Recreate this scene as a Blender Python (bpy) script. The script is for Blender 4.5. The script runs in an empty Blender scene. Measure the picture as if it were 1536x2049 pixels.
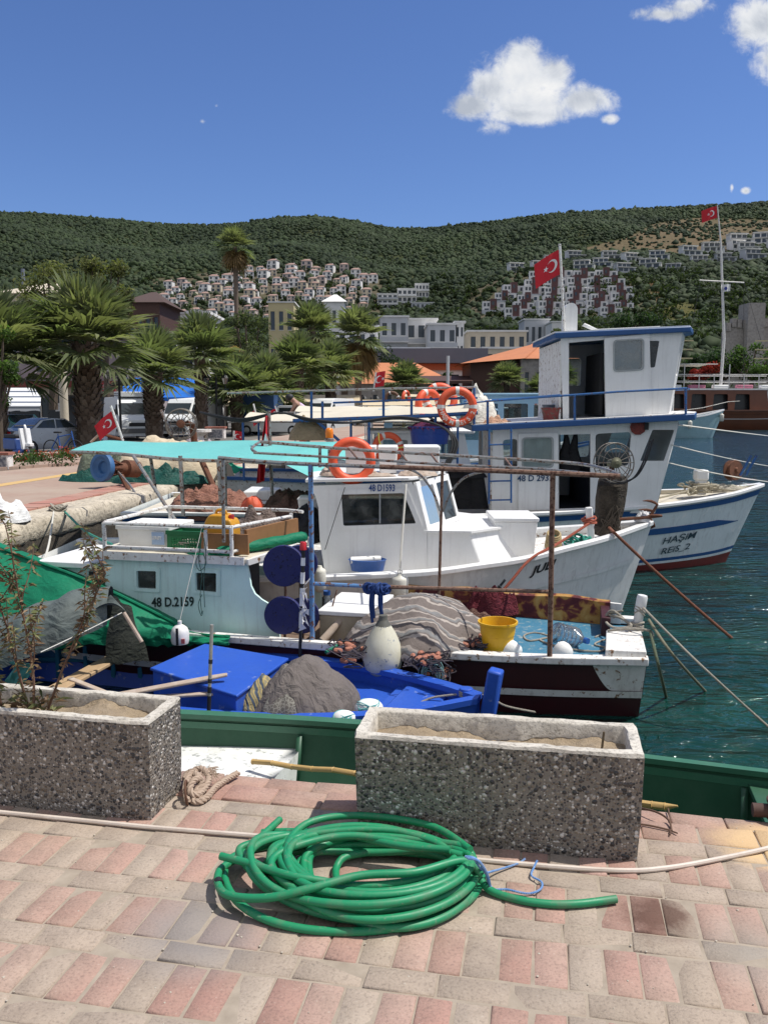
import bpy, bmesh, math, random
import numpy as np
from mathutils import Vector, Matrix, noise as mnoise
random.seed(7); rng = np.random.default_rng(11)
S = bpy.context.scene; COL = S.collection
R = math.radians
# ------------------------------------------------------------------ camera model (photo pixel -> ray)
F_, CX, CY, HOR, CH = 1725., 768., 1024.5, 808., 1.55
TH = math.atan((CY-HOR)/F_); cT, sT = math.cos(TH), math.sin(TH)
def ray(px, py):
 x = (px-CX)/F_; y = (CY-py)/F_
 return (x, cT+sT*y, -sT+cT*y)
def G(px, py, z=0.):
 r = ray(px, py); k = (z-CH)/r[2]; return (r[0]*k, r[1]*k, z)
def P(px, py, Y):
 r = ray(px, py); k = Y/r[1]; return (r[0]*k, Y, CH+r[2]*k)
def PR(X, Y, Z):
 f = cT*Y-sT*(Z-CH); u = sT*Y+cT*(Z-CH)
 return (CX+F_*X/f, CY-F_*u/f)
cam = bpy.data.cameras.new('camera'); co = bpy.data.objects.new('camera', cam); COL.objects.link(co)
cam.sensor_fit = 'VERTICAL'; cam.sensor_height = 36; cam.lens = 36*F_/2049; cam.clip_end = 6000; cam.clip_start = .05
co.location = (0, 0, CH); co.rotation_euler = (math.pi/2-TH, 0, 0); S.camera = co
S.render.resolution_x = 767; S.render.resolution_y = 1024
S.view_settings.view_transform = 'Standard'; S.view_settings.look = 'None'; S.view_settings.exposure = 0
S.cycles.use_denoising = True
S.cycles.max_bounces = 6; S.cycles.transparent_max_bounces = 16
# ------------------------------------------------------------------ frames
class Fr:
 def __init__(s, x, y, yaw):
  s.x, s.y, s.yaw = x, y, R(yaw); s.c, s.n = math.cos(s.yaw), math.sin(s.yaw)
 def w(s, p):
  a, b, z = p; return (s.x+a*s.c-b*s.n, s.y+a*s.n+b*s.c, z)
 def l(s, p):
  dx, dy = p[0]-s.x, p[1]-s.y; return (dx*s.c+dy*s.n, -dx*s.n+dy*s.c, p[2])
 def pt(s, px, py, t):                     # where the line of sight meets the vertical plane t
  r = ray(px, py); o = s.l((0, 0, CH)); d = (r[0]*s.c+r[1]*s.n, -r[0]*s.n+r[1]*s.c, r[2])
  k = (t-o[1])/d[1]; return (o[0]+d[0]*k, t, CH+d[2]*k)
 def ps(s, px, py, a):                     # ... the cross plane s = a
  r = ray(px, py); o = s.l((0, 0, CH)); d = (r[0]*s.c+r[1]*s.n, -r[0]*s.n+r[1]*s.c, r[2])
  k = (a-o[0])/d[0]; return (a, o[1]+d[1]*k, CH+d[2]*k)
 def pz(s, px, py, z): return s.l(G(px, py, z))
ID = Fr(0, 0, 0)
# ------------------------------------------------------------------ mesh builder
def V3(p): return Vector(p)
def lerp(a, b, t): return a+(b-a)*t
def frame_of(d):
 d = V3(d).normalized(); a = Vector((0, 0, 1)) if abs(d.z) < .95 else Vector((1, 0, 0))
 x = d.cross(a).normalized(); return x, x.cross(d).normalized()*-1
def fbm(x, y, z=0, o=4):
 v = 0; a = .5
 for i in range(o):
  v += a*mnoise.noise((x, y, z)); x *= 2.03; y *= 2.03; z *= 2.03; a *= .5
 return v
def smooth_path(pts, n=6):
 out = []; P_ = [V3(p) for p in pts]
 for i in range(len(P_)-1):
  p0, p1, p2, p3 = P_[max(i-1, 0)], P_[i], P_[i+1], P_[min(i+2, len(P_)-1)]
  for k in range(n):
   t = k/n
   out.append(.5*((2*p1)+(p2-p0)*t+(2*p0-5*p1+4*p2-p3)*t*t+(3*p1-p0-3*p2+p3)*t**3))
 out.append(P_[-1]); return out
def sag(p, q, d, n=10):
 p, q = V3(p), V3(q)
 return [p.lerp(q, i/n)-Vector((0, 0, d*4*(i/n)*(1-i/n))) for i in range(n+1)]
PARM = {}
class MB:
 def __init__(s, fr=None): s.v = []; s.f = []; s.fr = fr
 def add(s, vs, fs):
  b = len(s.v); s.v += [tuple(v) for v in vs]; s.f += [tuple(i+b for i in f) for f in fs]; return s
 def box(s, x0, x1, y0, y1, z0, z1):
  return s.add([(x0, y0, z0), (x1, y0, z0), (x1, y1, z0), (x0, y1, z0), (x0, y0, z1), (x1, y0, z1), (x1, y1, z1), (x0, y1, z1)],
                     [(0, 3, 2, 1), (4, 5, 6, 7), (0, 1, 5, 4), (1, 2, 6, 5), (2, 3, 7, 6), (3, 0, 4, 7)])
 def obox(s, c, ex, ey, ez):
  c, ex, ey, ez = V3(c), V3(ex), V3(ey), V3(ez)
  vs = [c+ex*a+ey*b+ez*d for d in (-1, 1) for a, b in ((-1, -1), (1, -1), (1, 1), (-1, 1))]
  return s.add(vs, [(0, 3, 2, 1), (4, 5, 6, 7), (0, 1, 5, 4), (1, 2, 6, 5), (2, 3, 7, 6), (3, 0, 4, 7)])
 def bar(s, p, q, w, h):
  p, q = V3(p), V3(q); x, y = frame_of(q-p); return s.obox((p+q)/2, (q-p)/2, x*w/2, y*h/2)
 def tube(s, pts, r, n=8, closed=False, caps=True):
  pts = [V3(p) for p in pts]; m = len(pts); rs = r if isinstance(r, (list, tuple)) else [r]*m
  vs = []; fs = []; X = None
  for i, p in enumerate(pts):
   if closed: d = pts[(i+1) % m]-pts[i-1]
   else: d = pts[min(i+1, m-1)]-pts[max(i-1, 0)]
   if d.length < 1e-9: d = Vector((0, 0, 1))
   d.normalize()
   if X is None: X, Yv = frame_of(d)
   else:
    X = X-d*X.dot(d)
    if X.length < 1e-6: X, Yv = frame_of(d)
    X.normalize(); Yv = d.cross(X)
   Yv = d.cross(X)
   for k in range(n):
    a = 2*math.pi*k/n; vs.append(p+(X*math.cos(a)+Yv*math.sin(a))*rs[i])
  for i in range(m if closed else m-1):
   j = (i+1) % m
   for k in range(n):
    l = (k+1) % n; fs.append((i*n+k, i*n+l, j*n+l, j*n+k))
  if caps and not closed: fs += [tuple(range(n))[::-1], tuple((m-1)*n+k for k in range(n))]
  return s.add(vs, fs)
 def cyl(s, p, q, r, r2=None, n=12): return s.tube([p, q], [r, r if r2 is None else r2], n)
 def lathe(s, prof, c=(0, 0, 0), ax=(0, 0, 1), n=20, caps=True, arc=None):
  ax = V3(ax).normalized(); x, y = frame_of(ax); c = V3(c); vs = []; fs = []
  for r, h in prof:
   for k in range(n):
    a = 2*math.pi*k/n; vs.append(c+ax*h+(x*math.cos(a)+y*math.sin(a))*max(r, 1e-4))
  for i in range(len(prof)-1):
   for k in range(n):
    l = (k+1) % n; fs.append((i*n+k, i*n+l, (i+1)*n+l, (i+1)*n+k))
  if caps: fs += [tuple(range(n))[::-1], tuple((len(prof)-1)*n+k for k in range(n))]
  return s.add(vs, fs)
 def prism(s, poly, off):
  poly = [V3(p) for p in poly]; off = V3(off); n = len(poly)
  vs = poly+[p+off for p in poly]
  fs = [tuple(range(n)), tuple(range(2*n-1, n-1, -1))]+[(i, n+i, n+(i+1) % n, (i+1) % n) for i in range(n)]
  return s.add(vs, fs)
 def face(s, pts): return s.add(pts, [tuple(range(len(pts)))])
 def sheet(s, g, closed=False, th=0):
  m, n = len(g), len(g[0]); vs = [p for r in g for p in r]
  fs = [(i*n+j, i*n+(j+1) % n, (i+1)*n+(j+1) % n, (i+1)*n+j) for i in range(m-1) for j in range(n if closed else n-1)]
  return s.add(vs, fs)
 def loft(s, rings, caps=True):
  n = len(rings[0]); s0 = len(s.v); s.sheet(rings, closed=True)
  if caps: s.f += [tuple(s0+k for k in range(n))[::-1], tuple(s0+(len(rings)-1)*n+k for k in range(n))]
  return s
 def sph(s, c, r, n=10, m=7, squash=1., f=None):
  r = r if isinstance(r, (tuple, list)) else (r, r, r); rings = []
  for i in range(m+1):
   th = math.pi*i/m; row = []
   for k in range(n):
    a = 2*math.pi*k/n; d = (math.sin(th)*math.cos(a), math.sin(th)*math.sin(a), math.cos(th)); q = 1 if f is None else f(d)
    row.append((c[0]+d[0]*r[0]*q, c[1]+d[1]*r[1]*q, c[2]+d[2]*r[2]*q))
   rings.append(row)
  return s.sheet(rings, closed=True)
 def torus(s, c, ax, Rr, r, n=28, m=10, a0=0, a1=2*math.pi, oval=1.):
  x, y = frame_of(ax); c = V3(c); full = abs(a1-a0-2*math.pi) < 1e-6
  k = n if full else n+1
  return s.tube([c+(x*math.cos(a0+(a1-a0)*i/n)+y*oval*math.sin(a0+(a1-a0)*i/n))*Rr for i in range(k)], r, m, closed=full)
 def mound(s, cx, cy, z, rx, ry, h, seed=0, n=22, rough=.25, rot=0, freq=3., pw=1.):      # rumpled heap, draped cloth or net
  g = []; ca, sa = math.cos(rot), math.sin(rot)
  for i in range(n+1):
   row = []
   for j in range(n+1):
    u, v = -1+2*i/n, -1+2*j/n
    d = math.sqrt(u*u*(1-v*v/2)+v*v*(1-u*u/2)); uu, vv = u*math.sqrt(1-v*v/2), v*math.sqrt(1-u*u/2)
    e = 1+.22*fbm(uu*1.3+seed, vv*1.3, seed)
    hh = h*max(0, 1-d**2)**(.55*pw)*(1+rough*2.2*fbm(uu*freq*.5+seed*3, vv*freq*.5, 1.7))+rough*h*.7*(1-d**6)*fbm(uu*freq+seed, vv*freq, seed*.7)
    X, Y = uu*rx*e, vv*ry*e
    row.append((cx+X*ca-Y*sa, cy+X*sa+Y*ca, z+max(hh, -.02)))
   g.append(row)
  return s.sheet(g)
 def build(s, name, mat, parent=None, bevel=0, ang=40, sub=0, solid=0, flat=False, segs=2):
  vs = s.v if s.fr is None else [s.fr.w(p) for p in s.v]
  if parent is not None: Mi = PARM[parent]; vs = [Mi @ Vector(v) for v in vs]; loc = (0, 0, 0)
  else:
   a = np.array(vs); mn, mx = a.min(0), a.max(0); loc = ((mn[0]+mx[0])/2, (mn[1]+mx[1])/2, mn[2])
   vs = [(v[0]-loc[0], v[1]-loc[1], v[2]-loc[2]) for v in vs]
  me = bpy.data.meshes.new(name); me.from_pydata([tuple(v) for v in vs], [], s.f)
  bm = bmesh.new(); bm.from_mesh(me); bmesh.ops.remove_doubles(bm, verts=bm.verts, dist=1e-5)
  bmesh.ops.recalc_face_normals(bm, faces=bm.faces); bm.to_mesh(me); bm.free()
  if not flat:
   me.shade_smooth(); me.set_sharp_from_angle(angle=R(ang))
  o = bpy.data.objects.new(name, me); COL.objects.link(o); o.location = loc
  if mat is not None: me.materials.append(mat)
  if parent is not None: o.parent = parent; PARM[o] = PARM[parent]
  else: PARM[o] = Matrix.Translation(Vector(loc)).inverted()
  if solid:
   md = o.modifiers.new('solid', 'SOLIDIFY'); md.thickness = solid; md.offset = 0
  if bevel:
   md = o.modifiers.new('bevel', 'BEVEL'); md.width = bevel; md.segments = segs; md.limit_method = 'ANGLE'; md.angle_limit = R(35); md.harden_normals = False
  if sub:
   md = o.modifiers.new('sub', 'SUBSURF'); md.levels = md.render_levels = sub
  return o
def tag(o, label=None, cat=None, group=None, kind=None):
 if label: o['label'] = label
 if cat: o['category'] = cat
 if group: o['group'] = group
 if kind: o['kind'] = kind
 return o
def thing(name, label, cat, loc, yaw=0., group=None):
 o = bpy.data.objects.new(name, None); COL.objects.link(o); o.location = loc; o.rotation_euler = (0, 0, yaw)
 o.empty_display_size = .2
 PARM[o] = (Matrix.Translation(Vector(loc)) @ Matrix.Rotation(yaw, 4, 'Z')).inverted()
 return tag(o, label, cat, group)
def kids(o): return [c for c in KIDS.get(o.name, [])]
def dup(o, loc=None, rz=None, sc=None, label=None, group=None, parent=None, chl=None):
 c = o.copy(); COL.objects.link(c)
 if parent is not None: c.parent = parent
 if loc is not None: c.location = loc
 if rz is not None: c.rotation_euler = (0, 0, rz)
 if sc is not None: c.scale = sc if isinstance(sc, (tuple, list)) else (sc, sc, sc)
 if label: c['label'] = label
 if group: c['group'] = group
 for ch in (o.children if chl is None else chl): dup(ch, parent=c)
 return c
# ------------------------------------------------------------------ materials
class NT:
 def __init__(s, m):
  m.use_nodes = True; s.t = m.node_tree; s.n = s.t.nodes; s.L = s.t.links
 def new(s, t, **k):
  x = s.n.new(t)
  for a, b in k.items(): setattr(x, a, b)
  return x
 def set(s, sock, v):
  if isinstance(v, bpy.types.NodeSocket): s.L.new(v, sock)
  elif v is not None:
   if isinstance(v, (tuple, list)) and len(v) == 3 and sock.type == 'RGBA': v = (*v, 1)
   sock.default_value = v
 def math(s, op, a, b=None, c=None, clamp=False):
  x = s.new('ShaderNodeMath', operation=op, use_clamp=clamp); s.set(x.inputs[0], a)
  if b is not None: s.set(x.inputs[1], b)
  if c is not None: s.set(x.inputs[2], c)
  return x.outputs[0]
 def mix(s, f, a, b, bl='MIX'):
  x = s.new('ShaderNodeMix', data_type='RGBA', blend_type=bl); s.set(x.inputs[0], f); s.set(x.inputs[6], a); s.set(x.inputs[7], b); return x.outputs[2]
 def noise(s, vec, sc, det=4, rough=.55, dist=0):
  x = s.new('ShaderNodeTexNoise'); s.set(x.inputs['Vector'], vec); x.inputs['Scale'].default_value = sc; x.inputs['Detail'].default_value = det
  x.inputs['Roughness'].default_value = rough; x.inputs['Distortion'].default_value = dist; return x.outputs[0]
 def ramp(s, f, stops, interp='LINEAR'):
  x = s.new('ShaderNodeValToRGB'); s.set(x.inputs[0], f); e = x.color_ramp.elements; x.color_ramp.interpolation = interp
  while len(e) < len(stops): e.new(.5)
  for i, (p, c) in enumerate(stops):
   e[i].position = p; c = (c, c, c) if isinstance(c, (int, float)) else c; e[i].color = (*c, 1)
  return x.outputs[0]
 def obj(s): return s.new('ShaderNodeTexCoord').outputs['Object']
 def pos(s): return s.new('ShaderNodeNewGeometry').outputs['Position']
 def map(s, v, sc=(1, 1, 1), rot=(0, 0, 0), loc=(0, 0, 0)):
  x = s.new('ShaderNodeMapping'); s.set(x.inputs[0], v); x.inputs['Scale'].default_value = sc; x.inputs['Rotation'].default_value = rot; x.inputs['Location'].default_value = loc; return x.outputs[0]
 def bump(s, h, st=.3, d=.01, nrm=None):
  x = s.new('ShaderNodeBump'); s.set(x.inputs['Height'], h); x.inputs['Strength'].default_value = st; x.inputs['Distance'].default_value = d
  if nrm is not None: s.set(x.inputs['Normal'], nrm)
  return x.outputs[0]
 def sep(s, v): x = s.new('ShaderNodeSeparateXYZ'); s.set(x.inputs[0], v); return x.outputs
 def attr(s, n): return s.new('ShaderNodeAttribute', attribute_name=n).outputs
MATS = {}
def newmat(name):
 m = bpy.data.materials.new(name); t = NT(m); t.b = t.n['Principled BSDF']; return m, t
def M(name, col=(.5, .5, .5), rough=.5, metal=0., dirt=.25, dcol=None, sc=6., bump=.15, bd=.003, streak=0., alpha=1., trans=0., spec=None, fine=60., rustc=None, rust=0., emit=None):
 """weathered surface: base colour, blotches of a second colour, vertical run marks, rust spots, fine bump"""
 if name in MATS: return MATS[name]
 m, t = newmat(name); b = t.b; p = t.pos()
 dc = dcol if dcol else tuple(c*.5 for c in col)
 n1 = t.noise(p, sc, 6, .6); f = t.ramp(n1, [(.42, 0), (.75, 1)])
 c = t.mix(t.math('MULTIPLY', f, dirt), col, dc)
 nv = t.noise(p, fine, 3); c = t.mix(.12, c, t.mix(nv, (0, 0, 0), (1, 1, 1)), 'OVERLAY')
 if streak:
  st = t.ramp(t.noise(t.map(p, (14, 14, 1.1)), 1.6, 5, .6), [(.52, 0), (.72, 1)])
  c = t.mix(t.math('MULTIPLY', st, streak), c, tuple(x*.35 for x in col[:1])+tuple(x*.3 for x in col[1:]))
 if rust:
  rf = t.ramp(t.noise(p, sc*2.3, 7, .65), [(.6-rust*.3, 0), (.66-rust*.3, 1)])
  c = t.mix(rf, c, rustc or (.13, .05, .025))
  t.set(b.inputs['Roughness'], t.mix(rf, (rough,)*3, (.85,)*3))
 else: t.set(b.inputs['Roughness'], t.math('ADD', t.math('MULTIPLY', n1, .25), rough-.12, clamp=True))
 t.set(b.inputs['Base Color'], c); b.inputs['Metallic'].default_value = metal
 if spec is not None: b.inputs['Specular IOR Level'].default_value = spec
 if alpha < 1: b.inputs['Alpha'].default_value = alpha
 if trans: b.inputs['Transmission Weight'].default_value = trans
 if emit: b.inputs['Emission Color'].default_value = (*emit, 1); b.inputs['Emission Strength'].default_value = .3
 if bump: t.set(b.inputs['Normal'], t.bump(t.noise(p, fine*.6, 4), bump, bd))
 MATS[name] = m; return m
def cloth(name, col, col2=None, fold=.5, rough=.9, sc=4., weave=900, dirt=.5, trans=0.):
 if name in MATS: return MATS[name]
 m, t = newmat(name); p = t.pos(); b = t.b
 n1 = t.noise(p, sc, 5, .6, .6)
 c = t.mix(t.math('MULTIPLY', t.ramp(n1, [(.35, 0), (.7, 1)]), dirt), col, col2 or tuple(x*.55 for x in col))
 c = t.mix(.2, c, t.mix(t.noise(p, 40, 4), (0, 0, 0), (1, 1, 1)), 'OVERLAY')
 t.set(b.inputs['Base Color'], c); b.inputs['Roughness'].default_value = rough; b.inputs['Specular IOR Level'].default_value = .2
 fo = t.noise(t.map(p, (1, 1, 1.6)), sc*2.2, 4, .5, 1.2)
 bm_ = t.bump(fo, fold, .05); t.set(b.inputs['Normal'], t.bump(t.noise(p, 120, 3), .25, .004, bm_))
 MATS[name] = m; return m
# ------------------------------------------------------------------ writing
def text(name, s, mat, parent, org, ex, ey, size, shear=0., width=1., out=.004, fr=None, bold=0., depth=.002, label=None):
 """letters as a thin mesh: org = lower left corner, ex / ey = writing direction and up, world or frame coordinates"""
 cu = bpy.data.curves.new('txt', 'FONT'); cu.body = s; cu.size = 1; cu.offset = bold; cu.resolution_u = 3
 o = bpy.data.objects.new('txt', cu); COL.objects.link(o); bpy.context.view_layer.update()
 me = bpy.data.meshes.new_from_object(o.evaluated_get(bpy.context.evaluated_depsgraph_get()))
 vs = [v.co.copy() for v in me.vertices]; fs = [tuple(p.vertices) for p in me.polygons]
 bpy.data.objects.remove(o); bpy.data.meshes.remove(me)
 ex, ey, org = V3(ex).normalized(), V3(ey).normalized(), V3(org); nz = ex.cross(ey).normalized()
 xs = [v.x for v in vs]; x0 = min(xs)
 mb = MB(fr); mb.add([org+ex*((v.x-x0)*size*width+v.y*shear*size)+ey*v.y*size+nz*out for v in vs], fs)
 ob = mb.build(name, mat, parent, flat=True)
 md = ob.modifiers.new('solid', 'SOLIDIFY'); md.thickness = depth; md.offset = 0
 if label: ob['label'] = label
 return ob
# ------------------------------------------------------------------ daylight
SUN_EL, SUN_AZ = 62., 2.        # azimuth of the direction TO the sun, degrees counter-clockwise from +X
W = bpy.data.worlds.new("World"); S.world = W; W.use_nodes = True
wt = NT(W); bg = wt.n['Background']; out = wt.n['World Output']
sky = wt.new('ShaderNodeTexSky', sky_type='NISHITA'); sky.sun_disc = False
sky.sun_elevation = R(SUN_EL); sky.sun_rotation = R(90-SUN_AZ); sky.air_density = 1.0; sky.dust_density = .35; sky.ozone_density = 2.6
dirv = wt.new('ShaderNodeTexCoord').outputs['Generated']
sx, sy, sz = wt.sep(dirv)
yy = wt.math('MAXIMUM', sy, .05)
ca_, ce_ = wt.math('DIVIDE', sx, yy), wt.math('DIVIDE', sz, yy)
cv = wt.new('ShaderNodeCombineXYZ'); wt.set(cv.inputs[0], ca_); wt.set(cv.inputs[1], ce_); cvo = cv.outputs[0]
wn = wt.noise(cvo, 22, 9, .62, .35); wn2 = wt.noise(cvo, 9, 4, .5, .2); wn3 = wt.noise(cvo, 70, 6, .7, .5)
blobs = [(1060, 205, 138, 54, 1), (1060, 228, 120, 30, 1), (1045, 150, 100, 74, 1), (1045, 112, 52, 46, 1), (1105, 150, 50, 56, 1), (985, 175, 76, 50, 1), (945, 210, 66, 36, 1), (930, 218, 50, 26, .9), (1165, 200, 80, 40, 1),
         (1218, 238, 20, 13, .8), (992, 254, 40, 20, .5), (1520, 45, 78, 72, 1), (1560, 120, 64, 60, 1),
         (1330, 28, 82, 18, .62), (1375, 12, 60, 22, .62), (1491, 382, 13, 10, .9), (1463, 376, 5, 10, .6), (405, 243, 7, 6, .4), (433, 212, 6, 5, .3)]
acc = None
for px, py, rx, ry, am in blobs:
 r0 = ray(px, py); r1 = ray(px+rx, py); r2 = ray(px, py-ry)
 cx_, cy_ = r0[0]/r0[1], r0[2]/r0[1]; ra, re = r1[0]/r1[1]-cx_, r2[2]/r2[1]-cy_
 dx = wt.math('MULTIPLY', wt.math('SUBTRACT', ca_, cx_), 1/ra); dy = wt.math('MULTIPLY', wt.math('SUBTRACT', ce_, cy_), 1/re)
 d = wt.math('SQRT', wt.math('ADD', wt.math('MULTIPLY', dx, dx), wt.math('MULTIPLY', dy, dy)))
 v = wt.math('MULTIPLY', wt.math('SUBTRACT', 1.0, d), am)
 acc = v if acc is None else wt.math('SMOOTH_MAX', acc, v, .12)
edge = wt.math('ADD', wt.math('MULTIPLY', wt.math('SUBTRACT', wn, .5), .95), wt.math('MULTIPLY', wt.math('SUBTRACT', wn3, .5), .70))
dens = wt.math('ADD', acc, edge)
mask = wt.new('ShaderNodeMapRange', interpolation_type='SMOOTHSTEP'); wt.set(mask.inputs[0], dens)
mask.inputs[1].default_value = .02; mask.inputs[2].default_value = .62
front = wt.math('GREATER_THAN', sy, .06)
mfin = wt.math('MULTIPLY', mask.outputs[0], front)
shade = wt.math('ADD', wt.math('ADD', wt.math('MULTIPLY', wn2, .75), wt.math('MULTIPLY', wn, .65)), wt.math('MULTIPLY', wt.math('SUBTRACT', .42, acc), .22))
ccol = wt.ramp(shade, [(.55, (.50, .55, .64)), (.74, (.82, .85, .90)), (.90, (1., 1., 1.))])
hsv = wt.mix(1, sky.outputs[0], (.47, .57, .81), 'MULTIPLY')
gm = wt.new('ShaderNodeGamma'); wt.set(gm.inputs[0], hsv); gm.inputs[1].default_value = 1.0
SKY_ST = .15
cl = wt.mix(1, ccol, (.92/SKY_ST,)*3, 'MULTIPLY')
bn = wt.ramp(wt.noise(dirv, 2.6, 6, .6, .3), [(.36, 0), (.60, 1)])                       # unseen cloud bank added behind the viewer to lighten the shaded hull sides
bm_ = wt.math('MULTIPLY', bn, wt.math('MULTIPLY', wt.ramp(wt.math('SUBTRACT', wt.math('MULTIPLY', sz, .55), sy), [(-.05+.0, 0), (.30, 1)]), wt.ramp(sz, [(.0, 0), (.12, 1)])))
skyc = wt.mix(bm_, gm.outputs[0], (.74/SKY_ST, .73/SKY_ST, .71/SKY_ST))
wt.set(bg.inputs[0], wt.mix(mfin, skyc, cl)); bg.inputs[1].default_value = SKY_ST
sun = bpy.data.lights.new('sun', 'SUN'); so = bpy.data.objects.new('sun', sun); COL.objects.link(so)
sun.energy = 4.8; sun.angle = R(.53); sun.color = (1, .96, .89)
sd = Vector((math.cos(R(SUN_EL))*math.cos(R(SUN_AZ)), math.cos(R(SUN_EL))*math.sin(R(SUN_AZ)), math.sin(R(SUN_EL))))
so.rotation_euler = sd.to_track_quat('Z', 'Y').to_euler(); so.location = (0, 0, 60)
# ------------------------------------------------------------------ terrain
RIDGE = [(-900, 470), (-300, 445), (0, 441), (60, 443), (150, 448), (250, 456), (330, 463), (420, 466), (500, 461), (560, 452), (640, 449), (700, 457), (780, 471), (850, 472),
         (900, 466), (1000, 456), (1080, 446), (1150, 441), (1250, 436), (1350, 431), (1430, 427), (1536, 421), (1800, 430), (2500, 470)]
rpx = np.array([p[0] for p in RIDGE], float); rpy = np.array([p[1] for p in RIDGE], float)
def ridge_el(a):
 px = CX+a*F_*1.008; py = np.interp(px, rpx, rpy); return (HOR-py)/F_*1.0
Y0, YR = 165., 760.
def terr(X, Y):
 X = np.asarray(X, float); Y = np.asarray(Y, float); a = X/np.maximum(Y, 1)
 zr = CH+ridge_el(a)*YR*1.004
 x = np.clip((Y-Y0)/(YR-Y0), 0, None)
 z = np.where(x <= 1, zr*np.power(np.clip(x, 0, 1), 1.18), zr*(1-.6*(x-1)))
 bumpy = np.sin(X*.021+Y*.013)*np.cos(Y*.017-X*.008)*5+np.sin(X*.05+1.3)*np.sin(Y*.043)*2.2
 return np.where(Y > Y0, z+bumpy*np.clip(x*4, 0, 1)*np.clip((1-x)*5, 0, 1), 0)-.5
def thit(px, py):
 r = ray(px, py)
 for k in range(1200):
  Y = 166+k*.5
  if CH+r[2]/r[1]*Y <= terr(r[0]/r[1]*Y, Y): break
 return (r[0]/r[1]*Y, Y, float(terr(r[0]/r[1]*Y, Y)))
def npmesh(name, vs, fs, mat, attr=None):
 """triangle or quad mesh straight from arrays, optional colour per vertex"""
 me = bpy.data.meshes.new(name); k = fs.shape[1]
 me.vertices.add(len(vs)); me.vertices.foreach_set('co', np.ascontiguousarray(vs, dtype=np.float32).ravel())
 me.loops.add(fs.size); me.loops.foreach_set('vertex_index', np.ascontiguousarray(fs, dtype=np.int32).ravel())
 me.polygons.add(len(fs)); me.polygons.foreach_set('loop_start', np.arange(0, fs.size, k, dtype=np.int32))
 me.update(calc_edges=True); me.validate()
 if attr is not None:
  at = me.color_attributes.new('col', 'FLOAT_COLOR', 'POINT'); c4 = np.ones((len(vs), 4), np.float32); c4[:, :3] = attr; at.data.foreach_set('color', c4.ravel())
 me.materials.append(mat); o = bpy.data.objects.new(name, me); COL.objects.link(o); PARM[o] = Matrix.Identity(4); return o
def inreg(px, py, poly):
 px, py = np.asarray(px), np.asarray(py); ins = np.zeros(px.shape, bool); n = len(poly)
 for i in range(n):
  x0, y0 = poly[i]; x1, y1 = poly[(i+1) % n]
  ins ^= ((y0 > py) != (y1 > py)) & (px < (x1-x0)*(py-y0)/((y1-y0) or 1e-9)+x0)
 return ins
def PRn(X, Y, Z):
 f = cT*Y-sT*(Z-CH); u = sT*Y+cT*(Z-CH); return CX+F_*X/f, CY-F_*u/f
BARE = [(1255, 475), (1300, 450), (1380, 436), (1540, 440), (1700, 440), (1700, 500), (1540, 488), (1440, 505), (1360, 510), (1290, 500), (1225, 515), (1150, 500)]
GRASSY = [(1285, 620), (1330, 605), (1395, 608), (1405, 640), (1340, 652), (1270, 650)]
EARTH = [(1290, 565), (1325, 560), (1335, 600), (1300, 615)]
VILL = [(300, 560), (480, 535), (640, 533), (765, 560), (770, 640), (300, 640)]
REDS = [(930, 590), (1030, 545), (1260, 548), (1290, 640), (930, 640)]
aa = np.linspace(-1.0, 1.0, 260); yy_ = np.concatenate([np.linspace(150, 760, 190), np.linspace(775, 1500, 14)])
A_, Yg = np.meshgrid(aa, yy_); Xg = A_*Yg; Zg = terr(Xg, Yg)
tv = np.stack([Xg, Yg, Zg], -1).reshape(-1, 3); nA = len(aa); nY = len(yy_)
ii, jj = np.meshgrid(np.arange(nY-1), np.arange(nA-1), indexing='ij'); b0 = (ii*nA+jj).ravel()
tf = np.stack([b0, b0+1, b0+nA+1, b0+nA], 1)
tpx, tpy = PRn(tv[:, 0], tv[:, 1], tv[:, 2])
tc = np.tile(np.array([.028, .040, .014]), (len(tv), 1))
tc[inreg(tpx, tpy, VILL) | inreg(tpx, tpy, REDS)] = (.10, .085, .06)
tc[inreg(tpx, tpy, BARE)] = (.150, .112, .070)
tc[inreg(tpx, tpy, GRASSY)] = (.10, .095, .035); tc[inreg(tpx, tpy, EARTH)] = (.20, .125, .065)
m, t = newmat('hill_soil'); p = t.pos(); nz_ = t.noise(p, .05, 6, .65)
t.set(t.b.inputs['Base Color'], t.mix(t.ramp(nz_, [(.4, 0), (.65, .55)]), t.attr('col')[0], (.085, .085, .045))); t.b.inputs['Roughness'].default_value = 1
t.b.inputs['Specular IOR Level'].default_value = .1
t.set(t.b.inputs['Normal'], t.bump(t.noise(p, .35, 5, .6), .8, 2.))
tag(npmesh('hills', tv, tf, m, tc), kind='structure')
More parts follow.
